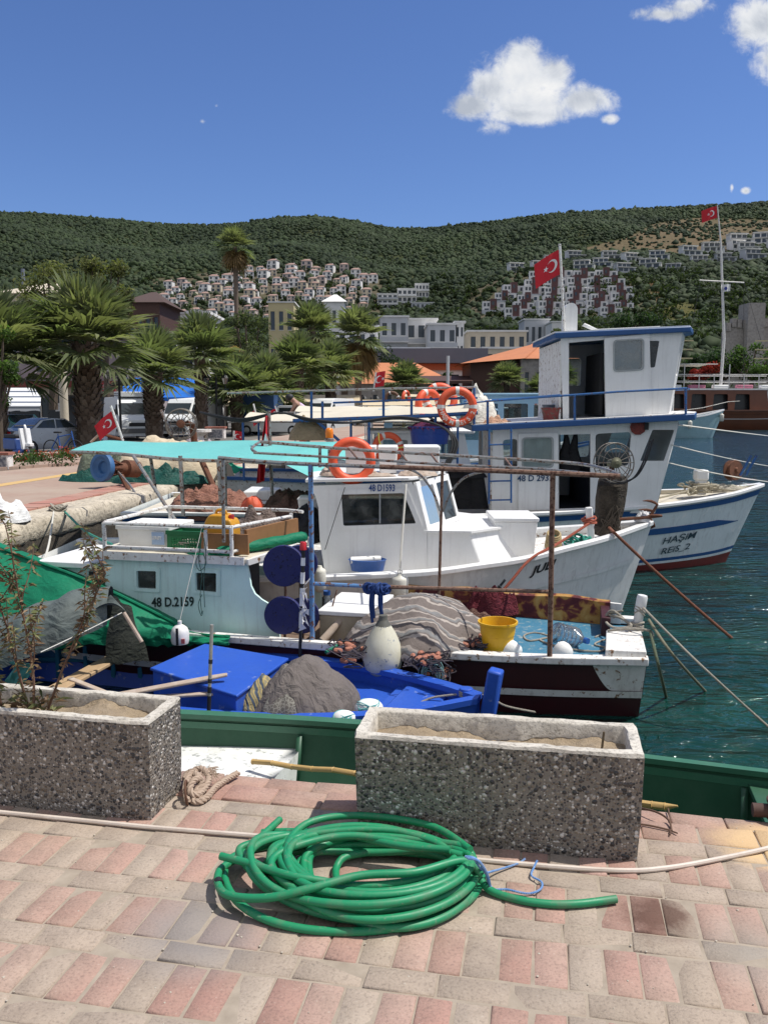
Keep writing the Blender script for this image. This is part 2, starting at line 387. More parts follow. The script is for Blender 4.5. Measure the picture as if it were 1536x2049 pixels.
# scrub: tens of thousands of low bushes reading as one mass
bmx = bmesh.new(); bmesh.ops.create_icosphere(bmx, subdivisions=1, radius=1); bmx.verts.ensure_lookup_table()
ICO_V = np.array([v.co[:] for v in bmx.verts]); ICO_F = np.array([[v.index for v in f.verts] for f in bmx.faces]); bmx.free()
def clumps(name, C, Rad, colr, mat, squash=.85, jit=.55):
 n = len(C); k = len(ICO_V)
 vv = ICO_V[None]*(1+rng.uniform(-jit, jit, (n, k, 1)))
 ang = rng.uniform(0, 6.28, n); ca, sa = np.cos(ang)[:, None], np.sin(ang)[:, None]
 vv = np.stack([vv[..., 0]*ca-vv[..., 1]*sa, vv[..., 0]*sa+vv[..., 1]*ca, vv[..., 2]*squash], -1)*Rad[:, None, None]+C[:, None, :]
 ff = (ICO_F[None]+(np.arange(n)*k)[:, None, None]).reshape(-1, 3)
 cc = np.repeat(colr, k, 0)
 return npmesh(name, vv.reshape(-1, 3), ff, mat, cc)
def leafmat(name, rough=.75, trans=.0):
 m, t = newmat(name); p = t.pos(); c = t.attr('col')[0]
 t.set(t.b.inputs['Base Color'], t.mix(.45, c, t.mix(t.noise(p, 1.2, 4, .7), (.1, .1, .1), (.95, .95, .95)), 'OVERLAY'))
 t.b.inputs['Roughness'].default_value = rough; t.b.inputs['Specular IOR Level'].default_value = .15
 if trans:
  tl = t.new('ShaderNodeBsdfTranslucent'); ms = t.new('ShaderNodeMixShader'); ms.inputs[0].default_value = trans; t.set(tl.inputs[0], t.mix(1, c, (1.5, 1.7, .8), 'MULTIPLY'))
  t.L.new(t.b.outputs[0], ms.inputs[1]); t.L.new(tl.outputs[0], ms.inputs[2]); t.L.new(ms.outputs[0], t.n['Material Output'].inputs[0])
 return m
MSCRUB = leafmat('scrub_leaves')
N = 80000
a_ = rng.uniform(-.62, .62, N); Ysc = np.sqrt(rng.uniform(175**2, 775**2, N)); Xsc = a_*Ysc; Zsc = terr(Xsc, Ysc)
spx, spy = PRn(Xsc, Ysc, Zsc)
keep = np.ones(N, bool); rr = rng.uniform(0, 1, N)
keep &= ~((inreg(spx, spy, VILL) | inreg(spx, spy, REDS)) & (rr < .72)); keep &= ~(inreg(spx, spy, BARE) & (rr < .82)); keep &= ~(inreg(spx, spy, GRASSY) & (rr < .9)); keep &= ~(inreg(spx, spy, EARTH) & (rr < .7))
Xsc, Ysc, Zsc, spx, spy = Xsc[keep], Ysc[keep], Zsc[keep], spx[keep], spy[keep]; n_ = len(Xsc)
rad = rng.uniform(.6, 1.65, n_)*np.where(rng.uniform(0, 1, n_) < .06, 1.55, 1.)
big = (spx > 1180) & (spy > 520); rad = np.where(big, rad*1.05, rad)
g_ = np.array([.031, .046, .020]); o_ = np.array([.080, .088, .056]); d_ = np.array([.018, .028, .014])
k1 = rng.uniform(0, 1, (n_, 1)); k2 = (rng.uniform(0, 1, (n_, 1)) < .25)*rng.uniform(.3, 1, (n_, 1))
lowf = np.array([fbm(x*.012, y*.012, 3., 3) for x, y in zip(Xsc, Ysc)])[:, None]
cs = lerp(d_, g_*1.25, np.clip(k1+lowf*1.2, 0, 1.2)); cs = lerp(cs, o_, k2*np.where(big, .8, .35)[:, None]*np.clip(.6+lowf*2, 0, 1))
tag(clumps('hillside_scrub', np.stack([Xsc, Ysc, Zsc+rad*.25], 1), rad, cs, MSCRUB), 'dense dark green maquis scrub covering the hills behind the town', 'scrub', kind='stuff')
# ------------------------------------------------------------------ water
m, t = newmat('harbour_water'); p = t.pos(); b = t.b
dist = t.new('ShaderNodeVectorMath', operation='LENGTH'); t.set(dist.inputs[0], p)
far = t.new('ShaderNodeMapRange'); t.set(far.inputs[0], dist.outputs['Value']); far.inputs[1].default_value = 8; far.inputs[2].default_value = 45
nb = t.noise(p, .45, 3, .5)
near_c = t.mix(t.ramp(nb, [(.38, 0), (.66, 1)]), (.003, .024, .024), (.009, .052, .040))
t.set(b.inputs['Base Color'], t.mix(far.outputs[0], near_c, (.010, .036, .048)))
b.inputs['Roughness'].default_value = .04; b.inputs['IOR'].default_value = 1.33
w1 = t.noise(t.map(p, (1, 2.4, 1), (0, 0, R(24))), 1.15, 2, .45, 1.2); w2 = t.noise(t.map(p, (1, 1.9, 1), (0, 0, R(-18))), 4.2, 3, .5, 1.2); w3 = t.noise(t.map(p, (1, 2.6, 1), (0, 0, R(6))), .55, 2)
h = t.math('ADD', t.math('ADD', t.math('MULTIPLY', w1, .55), t.math('MULTIPLY', w2, .16)), t.math('MULTIPLY', w3, .7))
t.set(b.inputs['Normal'], t.bump(h, 1., .30))
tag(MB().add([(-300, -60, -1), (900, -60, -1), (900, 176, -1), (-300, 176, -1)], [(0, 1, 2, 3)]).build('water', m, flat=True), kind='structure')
# ------------------------------------------------------------------ near quay: individual paving bricks over a sand bed
Q = Fr(-.14, 3.35, -11)
def paver_mat():
 m, t = newmat('paver_concrete'); p = t.pos(); b = t.b; c = t.attr('col')[0]
 big = t.noise(p, 1.1, 5, .6); mid = t.noise(p, 9, 6, .65); fin = t.noise(p, 110, 3, .6)
 c = t.mix(t.ramp(big, [(.34, .26), (.62, .70)]), c, (.43, .335, .262))                        # dust blown over the bricks
 c = t.mix(t.ramp(mid, [(.45, 0), (.8, .45)]), c, (.17, .13, .105))
 c = t.mix(t.ramp(fin, [(.3, .38), (.5, 0)]), c, (.10, .08, .07)); c = t.mix(t.ramp(fin, [(.63, 0), (.74, .5)]), c, (.5, .45, .38))
 sv = t.new('ShaderNodeVectorMath', operation='DISTANCE'); t.set(sv.inputs[0], p); sv.inputs[1].default_value = G(1318, 1835)
 st = t.math('ADD', sv.outputs['Value'], t.math('MULTIPLY', t.math('SUBTRACT', mid, .5), .22))
 c = t.mix(t.ramp(st, [(.06, .85), (.15, 0)]), c, (.10, .052, .038))                       # the dark spill
 for px, py, r0, r1, cc in [(1530, 1690, .10, .22, (.62, .43, .22)), (400, 1860, .1, .28, (.23, .21, .2)), (1500, 1900, .02, .2, (.3, .27, .23))]:
  s2 = t.new('ShaderNodeVectorMath', operation='DISTANCE'); t.set(s2.inputs[0], p); s2.inputs[1].default_value = G(px, py)
  c = t.mix(t.ramp(t.math('ADD', s2.outputs['Value'], t.math('MULTIPLY', t.math('SUBTRACT', mid, .5), .16)), [(r0, .75), (r1, 0)]), c, cc)
 t.set(b.inputs['Base Color'], c); b.inputs['Roughness'].default_value = .93; b.inputs['Specular IOR Level'].default_value = .25
 nb = t.bump(t.noise(p, 26, 6, .7), .5, .006); t.set(b.inputs['Normal'], t.bump(fin, .6, .0025, nb))
 return m
MPAV = paver_mat()
def bricks():
 vs = []; fs = []; cl = []
 red = [(.36, .165, .14), (.39, .20, .17), (.33, .15, .128), (.41, .24, .205)]; edg = [(.34, .14, .115), (.37, .165, .135), (.31, .125, .10)]; gry = [(.32, .275, .225), (.345, .295, .24), (.28, .245, .205), (.34, .29, .23)]
 def brick(s0, s1, t0, t1, col, dz=0., tilt=0.):
  g = .0024; b = .005; h = .05; s0 += g+random.uniform(-.0015, .0015); s1 -= g; t0 += g; t1 -= g+random.uniform(0, .002); z = random.uniform(-.0025, .0025)+dz
  k = len(vs); tx, ty = random.uniform(-.003, .003), random.uniform(-.003, .003)
  for (d, zz) in ((0, -h), (0, -b), (b, 0)):
   for a, c_ in ((s0+d, t0+d), (s1-d, t0+d), (s1-d, t1-d), (s0+d, t1-d)):
    if d == 0 and zz > -h: a += random.uniform(-.0012, .0012); c_ += random.uniform(-.0012, .0012)
    vs.append(Q.w((a, c_, z+zz+(tx*(1 if a > (s0+s1)/2 else -1)+ty*(1 if c_ > (t0+t1)/2 else -1) if zz > -h else 0)+tilt*(c_-t0)))); cl.append(col)
  for r in range(2):
   for i in range(4): fs.append((k+r*4+i, k+r*4+(i+1) % 4, k+r*4+4+(i+1) % 4, k+r*4+4+i))
  fs.append((k+8, k+9, k+10, k+11))
 def pick(l): c = random.choice(l); f = random.uniform(.9, 1.12); return tuple(x*f for x in c)
 def stretch(t0, t1, pal, off, L=.197, dz=0, tilt=0, s0=-4.2, s1=4.6):
  s = s0+off
  while s < s1: brick(s, s+L, t0, t1, pick(pal), dz, tilt); s += L
 def soldier(t0, t1, off=.034):
  n0 = -46
  for k in range(n0, 50):
   s = off+(k-.5)*.0967; brick(s, s+.0967, t0, t1, pick(gry if k % 3 == 0 else red))
 stretch(-.075, .045, edg, .05, .2, -.003, -.08); stretch(-.21, -.075, edg, .13, .2, .004)
 stretch(-.31, -.21, gry, .02); soldier(-.49, -.31, .034-.056)
 t = -.49
 for r in range(14):
  stretch(t-.097, t, gry, random.uniform(0, .19)); soldier(t-.097-.2, t-.097, .034+random.uniform(-.008, .008)); t -= .297
 return npmesh('quay_paving', np.array(vs), np.array(fs), MPAV, np.array(cl))
tag(bricks(), kind='structure')
m, t = newmat('joint_sand'); p = t.pos(); t.set(t.b.inputs['Base Color'], t.mix(t.noise(p, 14, 5, .6), (.20, .16, .12), (.46, .39, .31))); t.b.inputs['Roughness'].default_value = 1
tag(MB(Q).add([(-4.2, -4.6, -.0035), (4.6, -4.6, -.0035), (4.6, -.09, -.0035), (-4.2, -.09, -.0035)], [(0, 1, 2, 3)]).build('joint_sand', m, flat=True), kind='structure')
def concmat(name, col, col2, sc=2.5, bmp=.6):
 if name in MATS: return MATS[name]
 m, t = newmat(name); p = t.pos(); n1 = t.noise(p, sc, 7, .68); n2 = t.noise(p, sc*9, 5, .7)
 c = t.mix(t.ramp(n1, [(.35, 0), (.7, 1)]), col, col2); c = t.mix(t.ramp(n2, [(.36, .6), (.5, 0)]), c, tuple(x*.35 for x in col2))
 t.set(t.b.inputs['Base Color'], c); t.b.inputs['Roughness'].default_value = .95; t.b.inputs['Specular IOR Level'].default_value = .2
 t.set(t.b.inputs['Normal'], t.bump(t.math('ADD', n1, t.math('MULTIPLY', n2, .4)), bmp, .05)); MATS[name] = m; return m
MQW = concmat('quay_concrete', (.62, .55, .44), (.38, .33, .26), 1.6, 1.)
MQD = concmat('quay_wall_dark', (.11, .095, .075), (.055, .05, .045))  # wall faces in two dark tones, far darker than the edge concrete
tag(MB(Q).box(-9, 6, -6, .0, -1.6, -.055).build('quay_wall', MQD), kind='structure')
# pebble-dash planters
def pebble_mat(name, base, lite):
 m, t = newmat(name); p = t.obj(); b = t.b
 def vor(sc, feat='F1'):
  v = t.new('ShaderNodeTexVoronoi', feature=feat); t.set(v.inputs['Vector'], t.mix(.025, p, t.new('ShaderNodeTexNoise').outputs[1])); v.inputs['Scale'].default_value = sc; v.inputs['Randomness'].default_value = 1; return v
 v1 = vor(62); v2 = vor(105)
 def cellcol(v):
  s = t.new('ShaderNodeSeparateColor'); t.set(s.inputs[0], v.outputs['Color'])
  return t.ramp(s.outputs[0], [(0, (.035, .035, .038)), (.25, (.085, .075, .07)), (.42, (.20, .165, .13)), (.58, (.13, .12, .12)), (.66, (.30, .26, .21)), (.80, (.46, .42, .37)), (.92, (.68, .65, .60))], 'CONSTANT'), s.outputs[1]
 c1, r1 = cellcol(v1); c2, r2 = cellcol(v2)
 a1 = t.ramp(v1.outputs['Distance'], [(.42, 1), (.56, 0)]); a2 = t.ramp(v2.outputs['Distance'], [(.40, 1), (.52, 0)])
 a1 = t.math('MULTIPLY', a1, t.ramp(r1, [(.35, 0), (.36, 1)]))
 c = t.mix(a2, base, c2); c = t.mix(a1, c, c1)
 c = t.mix(lite, c, (.62, .58, .52)); n = t.noise(p, 5, 4)
 c = t.mix(t.ramp(n, [(.45, 0), (.8, .35)]), c, (.10, .09, .08))
 t.set(b.inputs['Base Color'], c); b.inputs['Roughness'].default_value = .5
 h = t.math('MAXIMUM', t.math('MULTIPLY', t.math('SUBTRACT', .6, v1.outputs['Distance']), a1), t.math('MULTIPLY', t.math('SUBTRACT', .5, v2.outputs['Distance']), t.math('MULTIPLY', a2, .6)))
 t.set(b.inputs['Normal'], t.bump(h, 1., .014)); return m
MPEB = pebble_mat('pebble_dash', (.19, .17, .145), .02)
MRIM = concmat('planter_concrete', (.64, .60, .53), (.46, .42, .36), 7, .3)
m, t = newmat('dry_soil'); p = t.pos(); n1 = t.noise(p, 18, 7, .7); n2 = t.noise(p, 90, 4, .7)
t.set(t.b.inputs['Base Color'], t.mix(n2, t.mix(t.ramp(n1, [(.3, 0), (.65, 1)]), (.20, .145, .09), (.40, .31, .21)), (.33, .26, .18))); t.b.inputs['Roughness'].default_value = 1
t.set(t.b.inputs['Normal'], t.bump(t.math('ADD', n1, t.math('MULTIPLY', n2, .4)), 1., .02)); MSOIL = m
def planter(x, y, yaw, label, heap, tpr):
 fr = Fr(x, y, yaw); L, D, H, T = 1.0, .30, .385, .042
 r = thing('concrete_planter', label, 'planter', (x, y, 0), R(yaw), 'pebble-dash planters along the quay edge')
 def ring(a, z, j=0):        # rounded, slightly irregular outline
  o = []
  n = 26
  def seg(p, q, k):
   for i in range(k):
    u = i/k; o.append((lerp(p[0], q[0], u)+random.uniform(-j, j), lerp(p[1], q[1], u)+random.uniform(-j, j), z+random.uniform(-j, j)))
  c = .008
  seg((-L+a+c, a), (-a-c, a), n); seg((-a, a+c), (-a, D-a-c), 8); seg((-a-c, D-a), (-L+a+c, D-a), n); seg((-L+a, D-a-c), (-L+a, a+c), 8)
  return o
 b = MB(fr); b.loft([ring(tpr, 0), ring(tpr*.4, .15), ring(.001, H-.02), ring(.0, H-.012, .0012)], caps=False); b.build('pebble_shell', MPEB, r, ang=60)
 b = MB(fr); b.loft([ring(.0005, H-.0115, .001), ring(.004, H, .0022), ring(T-.004, H, .0022), ring(T, H-.008, .001), ring(T+.004, .2)], caps=False); b.build('rim', MRIM, r, ang=60)
 g = []
 for i in range(61):
  row = []
  for j in range(21):
   u, v = i/60, j/20; X = lerp(-L+T, -T, u); Yv = lerp(T, D-T, v)
   row.append((X, Yv, H-.068+heap(u)+.030*fbm(X*9, Yv*9, x)+.018*fbm(X*28, Yv*28, 2)+.006*abs(fbm(X*80, Yv*80, 5))))
  g.append(row)
 MB(fr).sheet(g).build('soil', MSOIL, r, ang=80)
 return fr
PR_ = planter(.87, 2.75, -10.8, 'pebble-faced planter of bare dry soil right behind the coiled green hose', lambda u: .012*math.sin(u*9), .012)
PL_ = planter(-.87, 3.05, -11.8, 'pebble-faced planter with tall withering weeds at its left end', lambda u: .045*math.exp(-((u-.72)/.13)**2)-.005, .006)
tag(MB(PR_).tube([(-.14, .12, .30), (-.132, .118, .36), (-.128, .117, .415)], .0045, 6).build('dry_stalk', M('stalk', (.12, .085, .045))), 'short dry stick standing in the bare soil of the planter behind the hose', 'stick')
# weeds
def leafm(name, c1, c2):
 m, t = newmat(name); s = t.new('ShaderNodeObjectInfo'); g = t.new('ShaderNodeNewGeometry')
 t.set(t.b.inputs['Base Color'], t.mix(g.outputs['Random Per Island'], c1, c2)); t.b.inputs['Roughness'].default_value = .6; t.b.inputs['Specular IOR Level'].default_value = .3
 return m
MWL = leafm('weed_leaf', (.09, .12, .04), (.19, .17, .075)); MWD = leafm('weed_leaf_dry', (.11, .065, .035), (.24, .16, .085)); MSTK = M('weed_stem', (.14, .075, .045), .8)
def weed(s, t_, h, lean, nl, label, seed, dry=.5):
 random.seed(seed); fr = PL_
 base = fr.w((s, t_, .32)); r = thing('weed_plant', label, 'plant', base, 0, 'tall weeds growing in the left planter')
 st = MB(); lv = MB(); ld = MB()
 def leaf(mb, p, d, L, w):
  d = V3(d).normalized(); sd = d.cross(Vector((random.uniform(-1, 1), random.uniform(-1, 1), random.uniform(-.4, 1)))).normalized()*w; q = V3(p)+d*L*.5-Vector((0, 0, L*.06)); e = V3(p)+d*L-Vector((0, 0, L*.28))
  mb.add([V3(p), q+sd, e, q-sd], [(0, 1, 2), (0, 2, 3)])
 def branch(p, d, L, r0, n, depth):
  pts = [V3(p)]; d = V3(d).normalized()
  for i in range(n):
   d = (d+Vector((random.uniform(-.12, .12), random.uniform(-.12, .12), random.uniform(-.03, .09)))).normalized(); pts.append(pts[-1]+d*L/n)
  st.tube(pts, [lerp(r0, r0*.35, i/n) for i in range(n+1)], 5)
  for i in range(1, n+1):
   for k in range(nl if depth == 0 else nl-1):
    a = random.uniform(0, 6.28); dd = Vector((math.cos(a), math.sin(a), random.uniform(-.5, .6)))
    low = i/n < .45; leaf(ld if random.random() < (dry+.25 if low else dry-.15) else lv, pts[i]-d*random.uniform(0, L/n), dd, random.uniform(.02, .05), random.uniform(.003, .007))
   if depth == 0 and i > 2 and random.random() < .62:
    a = random.uniform(0, 6.28); branch(pts[i], (math.cos(a)*.6, math.sin(a)*.6, 1.), L*random.uniform(.2, .42), r0*.5, 5, 1)
 branch(base, lean, h, .006, 12, 0)
 for k in range(26):
  a = random.uniform(0, 6.28); leaf(lv if random.random() < .45 else ld, V3(base)+Vector((math.cos(a)*.03, math.sin(a)*.03, random.uniform(0, .07))), (math.cos(a), math.sin(a), random.uniform(.1, 1.2)), random.uniform(.04, .09), random.uniform(.004, .009))
 st.build('stem', MSTK, r); lv.build('leaves', MWL, r, flat=True)
 tag(ld.build('withered_leaves', MWD, r, flat=True), 'withered brown leaves')
for i, (px, py, top, ln, lb, dr) in enumerate([(95, 1412, 1035, (.05, 0, 1), 'tallest brown-stemmed weed, its tip rising highest over the left planter', .5), (130, 1408, 1100, (.35, .05, 1), 'weed leaning right at the right side of the weed clump', .65),
  (20, 1415, 1160, (-.05, 0, 1), 'greener weed at the left edge of the photo', .25), (62, 1418, 1080, (-.12, 0, 1), 'thin weed between the leftmost weed and the tallest one', .5)]):
 p = PL_.pz(px, py, .33); X, Yv, _ = PL_.w(p); zt = P(px, top, Yv)[2]; weed(p[0], .13 if i != 3 else .17, zt-.33, ln, 9, lb, 40+i, dr)
random.seed(21)
# ------------------------------------------------------------------ coiled green hose
def hosemat():
 m, t = newmat('green_hose'); p = t.pos(); n = t.noise(p, 11, 6, .7); f = t.noise(p, 60, 3)
 g = t.new('ShaderNodeNewGeometry'); nz = t.sep(g.outputs['Normal'])[2]
 c = t.mix(t.ramp(n, [(.5, 0), (.66, .75)]), (.012, .235, .10), (.085, .20, .11)); c = t.mix(t.ramp(f, [(.62, 0), (.7, .35)]), c, (.25, .27, .2))
 t.set(t.b.inputs['Base Color'], c); t.set(t.b.inputs['Roughness'], t.ramp(n, [(.3, .36), (.7, .62)])); t.set(t.b.inputs['Normal'], t.bump(f, .15, .002)); return m
MH = hosemat()
HF = Fr(*G(705, 1752)[:2], -4); HR = .0128
def hx(px, py, z=HR): return HF.pz(px, py, z)
def hose():
 random.seed(5)
 xr, xl = hx(968, 1745)[0], hx(432, 1770)[0]; A = (xr-xl)/2
 yf, yb = hx(800, 1872)[1], hx(700, 1662, .06)[1]
 pts = []; n = 14; K = 40
 order = [0, 6, 2, 8, 4, 10, 12, 1, 7, 13, 3, 9, 11, 5]
 lx = [xl+.0, xl+.16, xl+.09, xl+.20, xl+.05, xl+.23, xl+.13, xl+.26, xl+.10, xl+.19, xl+.15, xl+.28, xl+.07, xl+.24]
 for i, o in enumerate(order):
  ro = xr-.006-.017*(o % 6)-.01*(o//6); ff = yf+.023*(o % 6)+.012*(o//6); bb = yb-.016*(o % 5)-.014*(o//5)
  li = lx[i]; ri = ro; cx_ = (li+ri)/2; ax = (ri-li)/2
  zr = HR+.021*(o//3)+.004*(o % 3); zf = HR+.0110*o*.60; zb = HR+.012*((o*5) % 14)*.5; zl = HR+random.uniform(0, .075)*(1 if i else 0)
  for k in range(K):
   th = 2*math.pi*k/K                      # 0 = tie on the right, pi/2 = front, pi = left loop, 3pi/2 = back
   c_, s_ = math.cos(th), math.sin(th)
   fx = max(0, c_)**2; fl = max(0, -c_)**2; fs_ = max(0, s_)**2; fb = max(0, -s_)**2
   nx = o2n(i, order); k1 = k/K
   x = cx_+ax*c_; y = (lerp(0, ff, s_) if s_ > 0 else lerp(0, bb, -s_))
   z = zr*fx+zl*fl+zf*fs_+zb*fb
   x += .012*math.sin(3*th+i*1.7)*(fl+.3*fb); y += .034*math.sin(2*th+i*2.3)*fl+.010*math.sin(2*th+i*1.3)*(fs_+fb); x += .02*math.sin(2*th+i)*fb; z += .012*(1+math.sin(3*th+i*2.1))*(fl+fb*.6)
   pts.append((x, y, z))
 # gentle smoothing where one turn runs into the next
 P_ = [V3(p) for p in pts]
 for _ in range(3): P_ = [P_[0]]+[(P_[i-1]+P_[i]*2+P_[i+1])/4 for i in range(1, len(P_)-1)]+[P_[-1]]
 return P_
def o2n(i, o): return 0
b = MB(HF); hp = hose()
tail = [hx(560, 1668), hx(525, 1664)]
b.tube(smooth_path(hp, 2), HR, 10)
b.tube(smooth_path([hx(442, 1713, .085), hx(500, 1728, .09), hx(580, 1752, .10), hx(660, 1766, .085), hx(760, 1790, .05), hx(850, 1812, .03)], 8), HR, 10)                       # loose end lying over the coil
b.tube(smooth_path([hx(560, 1640, .045), hx(480, 1712, .04), hx(438, 1745, .045), hx(450, 1788, .05), hx(530, 1797, .075), hx(620, 1778, .105), hx(720, 1752, .118), hx(830, 1745, .118), hx(925, 1722, .11), hx(962, 1750, .06)], 8), HR, 10)   # crossing turn
b.tube(smooth_path([hx(524, 1666), hx(580, 1664, .03), hx(680, 1668, .07), hx(800, 1692, .095), hx(900, 1700, .11)], 8), HR, 10)
b.tube(smooth_path([hx(940, 1700, .10), hx(860, 1652, .085), hx(720, 1632, .09), hx(620, 1645, .09), hx(575, 1690, .085), hx(590, 1730, .08), hx(640, 1772, .07), hx(700, 1800, .05)], 8), HR, 10)
b.tube(smooth_path([hx(925, 1712, .09), hx(830, 1690, .09), hx(700, 1672, .10), hx(600, 1690, .095), hx(545, 1720, .09), hx(560, 1758, .08), hx(640, 1800, .06), hx(760, 1815, .05)], 8), HR, 10)
b.tube(smooth_path([hx(740, 1705, .03), hx(690, 1715, .03), hx(672, 1740, HR), hx(676, 1772, HR)], 8), HR, 10)
b.tube(smooth_path([hx(940, 1730, .06), hx(958, 1758, .03), hx(985, 1784), hx(1040, 1801), hx(1100, 1809), hx(1160, 1808), hx(1232, 1799)], 8), HR, 10)                            # loose end on the right
hz = thing('garden_hose', 'coiled green garden hose lying on the brick paving', 'hose', HF.w((0, 0, 0)), HF.yaw)
b.build('hose_coil', MH, hz, ang=70)
mb_ = MB(HF); MBT = M('black_tape', (.02, .02, .022), .5)
mb_.tube([hx(697, 1656, .0915), hx(716, 1658, .094)], HR*1.12, 10); mb_.build('joint_clamp', M('clamp', (.25, .26, .25), .4, .7), hz)
mb_ = MB(HF); mb_.tube([hx(436, 1762, .048), hx(440, 1769, .048)], HR*1.1, 10); mb_.build('tape_band', MBT, hz)
MTW = M('blue_twine', (.10, .24, .52), .85, dirt=.6, dcol=(.42, .48, .58), sc=60, fine=200)
def twist(mb, pts, r, n=3, pitch=.03):
 P_ = smooth_path(pts, 10); L = 0; acc = [0]
 for i in range(1, len(P_)): L += (P_[i]-P_[i-1]).length; acc.append(L)
 dn = max(8, int(L/pitch*7)); res = []
 for i in range(dn+1):
  l = L*i/dn; k = min(max(np.searchsorted(acc, l), 1), len(P_)-1); u = (l-acc[k-1])/max(acc[k]-acc[k-1], 1e-9); res.append((P_[k-1].lerp(P_[k], u), (P_[k]-P_[k-1]).normalized()))
 for s_ in range(n):
  q = []
  for i, (p, d) in enumerate(res):
   x, y = frame_of(d); a = 2*math.pi*(i*L/dn/pitch+s_/n); q.append(p+(x*math.cos(a)+y*math.sin(a))*r*.55)
  mb.tube(q, r*.62, 6)
 return mb
tw = MB(HF)
for k in range(3):
 zt = .135; tw.tube(smooth_path([hx(930+k*3, 1714+k*2, zt), hx(950+k*3, 1718+k*2, zt), hx(968+k*2, 1738+k*3, .09), hx(976+k*2, 1765+k*3, .03), hx(975+k, 1785+k, .006)], 6), .004, 6)
twist(tw, [hx(950, 1722, .13), hx(968, 1745, .06), hx(990, 1742, .02), hx(1035, 1728, .012), hx(1050, 1718, .02)], .0033, 3, .018)
twist(tw, [hx(962, 1735, .10), hx(975, 1755, .05), hx(985, 1778, .02), hx(1015, 1780, .015), hx(1055, 1788, .01), hx(1080, 1780, .01), hx(1083, 1765, .01), hx(1063, 1752, .012), hx(1068, 1735, .02), hx(1074, 1722, .03)], .0033, 3, .022)
tag(tw.build('blue_twine', MTW), 'blue twisted twine tying the right side of the coiled hose', 'twine')
# pale cable running along the planters
cb = MB(Q); z = .009
cpx = [(-160, 1608), (0, 1625), (150, 1640), (300, 1655), (420, 1665), (530, 1674), (640, 1688), (760, 1702), (880, 1713), (970, 1722), (1120, 1735), (1250, 1742), (1330, 1737), (1420, 1722), (1536, 1697), (1640, 1668)]
cb.tube(smooth_path([Q.pz(x, y, z) for x, y in cpx], 6), .0085, 8)
tag(cb.build('pale_cable', M('cable_white', (.60, .52, .45), .55, dirt=.5, dcol=(.36, .28, .22))), 'thin off-white cable running over the paving in front of both planters', 'cable')
# knotted mooring rope, ring, dry roots, rusty bollard
MRO = M('rope_tan', (.42, .32, .245), .95, dirt=.5, dcol=(.25, .18, .13), fine=160, bump=.6)
rp = MB(Q); q = lambda x, y, z=.02: Q.pz(x, y, z)
twist(rp, [q(376, 1602, .02), q(372, 1575, .035), q(382, 1548, .05), q(402, 1538, .06), q(418, 1552, .05), q(410, 1578, .03), q(392, 1592, .03), q(380, 1580, .05), q(388, 1562, .07), q(404, 1560, .06), q(398, 1590, .018), q(412, 1597, .016), q(430, 1577, .02), q(452, 1561, .016), q(476, 1547, .012)], .0125, 3, .05)
twist(rp, [q(370, 1560, .03), q(378, 1545, .045), q(396, 1552, .05), q(400, 1570, .04), q(386, 1600, .016), q(402, 1603, .016), q(420, 1590, .02)], .0125, 3, .05)
for k in range(34):
 a = random.uniform(-.5, 1.6); p0 = V3(q(408+random.uniform(-8, 8), 1545+random.uniform(-4, 8), .05)); rp.tube([p0, p0+Vector((.03*math.cos(a), .02*math.sin(a), .01)), p0+Vector((.06*math.cos(a), .03*math.sin(a), random.uniform(-.03, .02)))], .0016, 4)
tag(rp.build('mooring_rope', MRO), 'knotted tan mooring rope against the right end of the left planter', 'rope')
tag(MB(Q).torus(q(374, 1586, .045), (1, .35, .1), .045, .005, 20, 6).build('iron_ring', M('rust', (.12, .06, .035), .85)), 'small rusty iron ring holding the knotted tan rope', 'ring')
rt = MB(Q); rt.tube(smooth_path([q(1270, 1615, .01), q(1310, 1624, .03), q(1336, 1640, .02), q(1343, 1662, .006)], 6), .004, 6); rt.tube(smooth_path([q(1343, 1662, .008), q(1300, 1652, .012), q(1260, 1647, .01)], 6), .0035, 6); rt.tube([q(1343, 1662, .006), q(1340, 1640, .006), q(1336, 1618, .006)], .0028, 5)
for k in range(5): rt.tube([q(1340, 1662, .006), q(1340+random.uniform(-10, 22), 1662+random.uniform(-3, 9), .01)], .003, 4)
tag(rt.build('dry_rope', M('rope_dk', (.13, .075, .05), .95)), 'thin brown frayed rope curling out beside the right planter', 'rope')
bo = MB(Q); c0 = q(1560, 1636, 0)
bo.lathe([(.05, 0), (.05, .012), (.036, .02), (.032, .05), (.05, .062), (.052, .075), (.035, .085), (.0, .088)], (c0[0], c0[1], -.005), (0, 0, 1), 18); bo.cyl((c0[0]-.10, c0[1], .022), (c0[0]+.08, c0[1], .026), .026, n=12)
tag(bo.build('mooring_bollard', M('bollard_rust', (.085, .045, .035), .8, dirt=.7)), 'low rusty iron mooring bollard at the paving edge, far right', 'bollard')
peb = MB(Q)
for k in range(150):
 s_, t_ = random.uniform(-1.3, 1.6), random.uniform(-1.5, -.02)
 peb.sph((s_, t_, .001), (random.uniform(.0015, .0045),)*2+(random.uniform(.001, .003),), 5, 4)
tag(peb.build('grit', M('grit', (.45, .40, .33), .9)), 'scattered grit and pebbles on the paving', 'grit', kind='stuff')
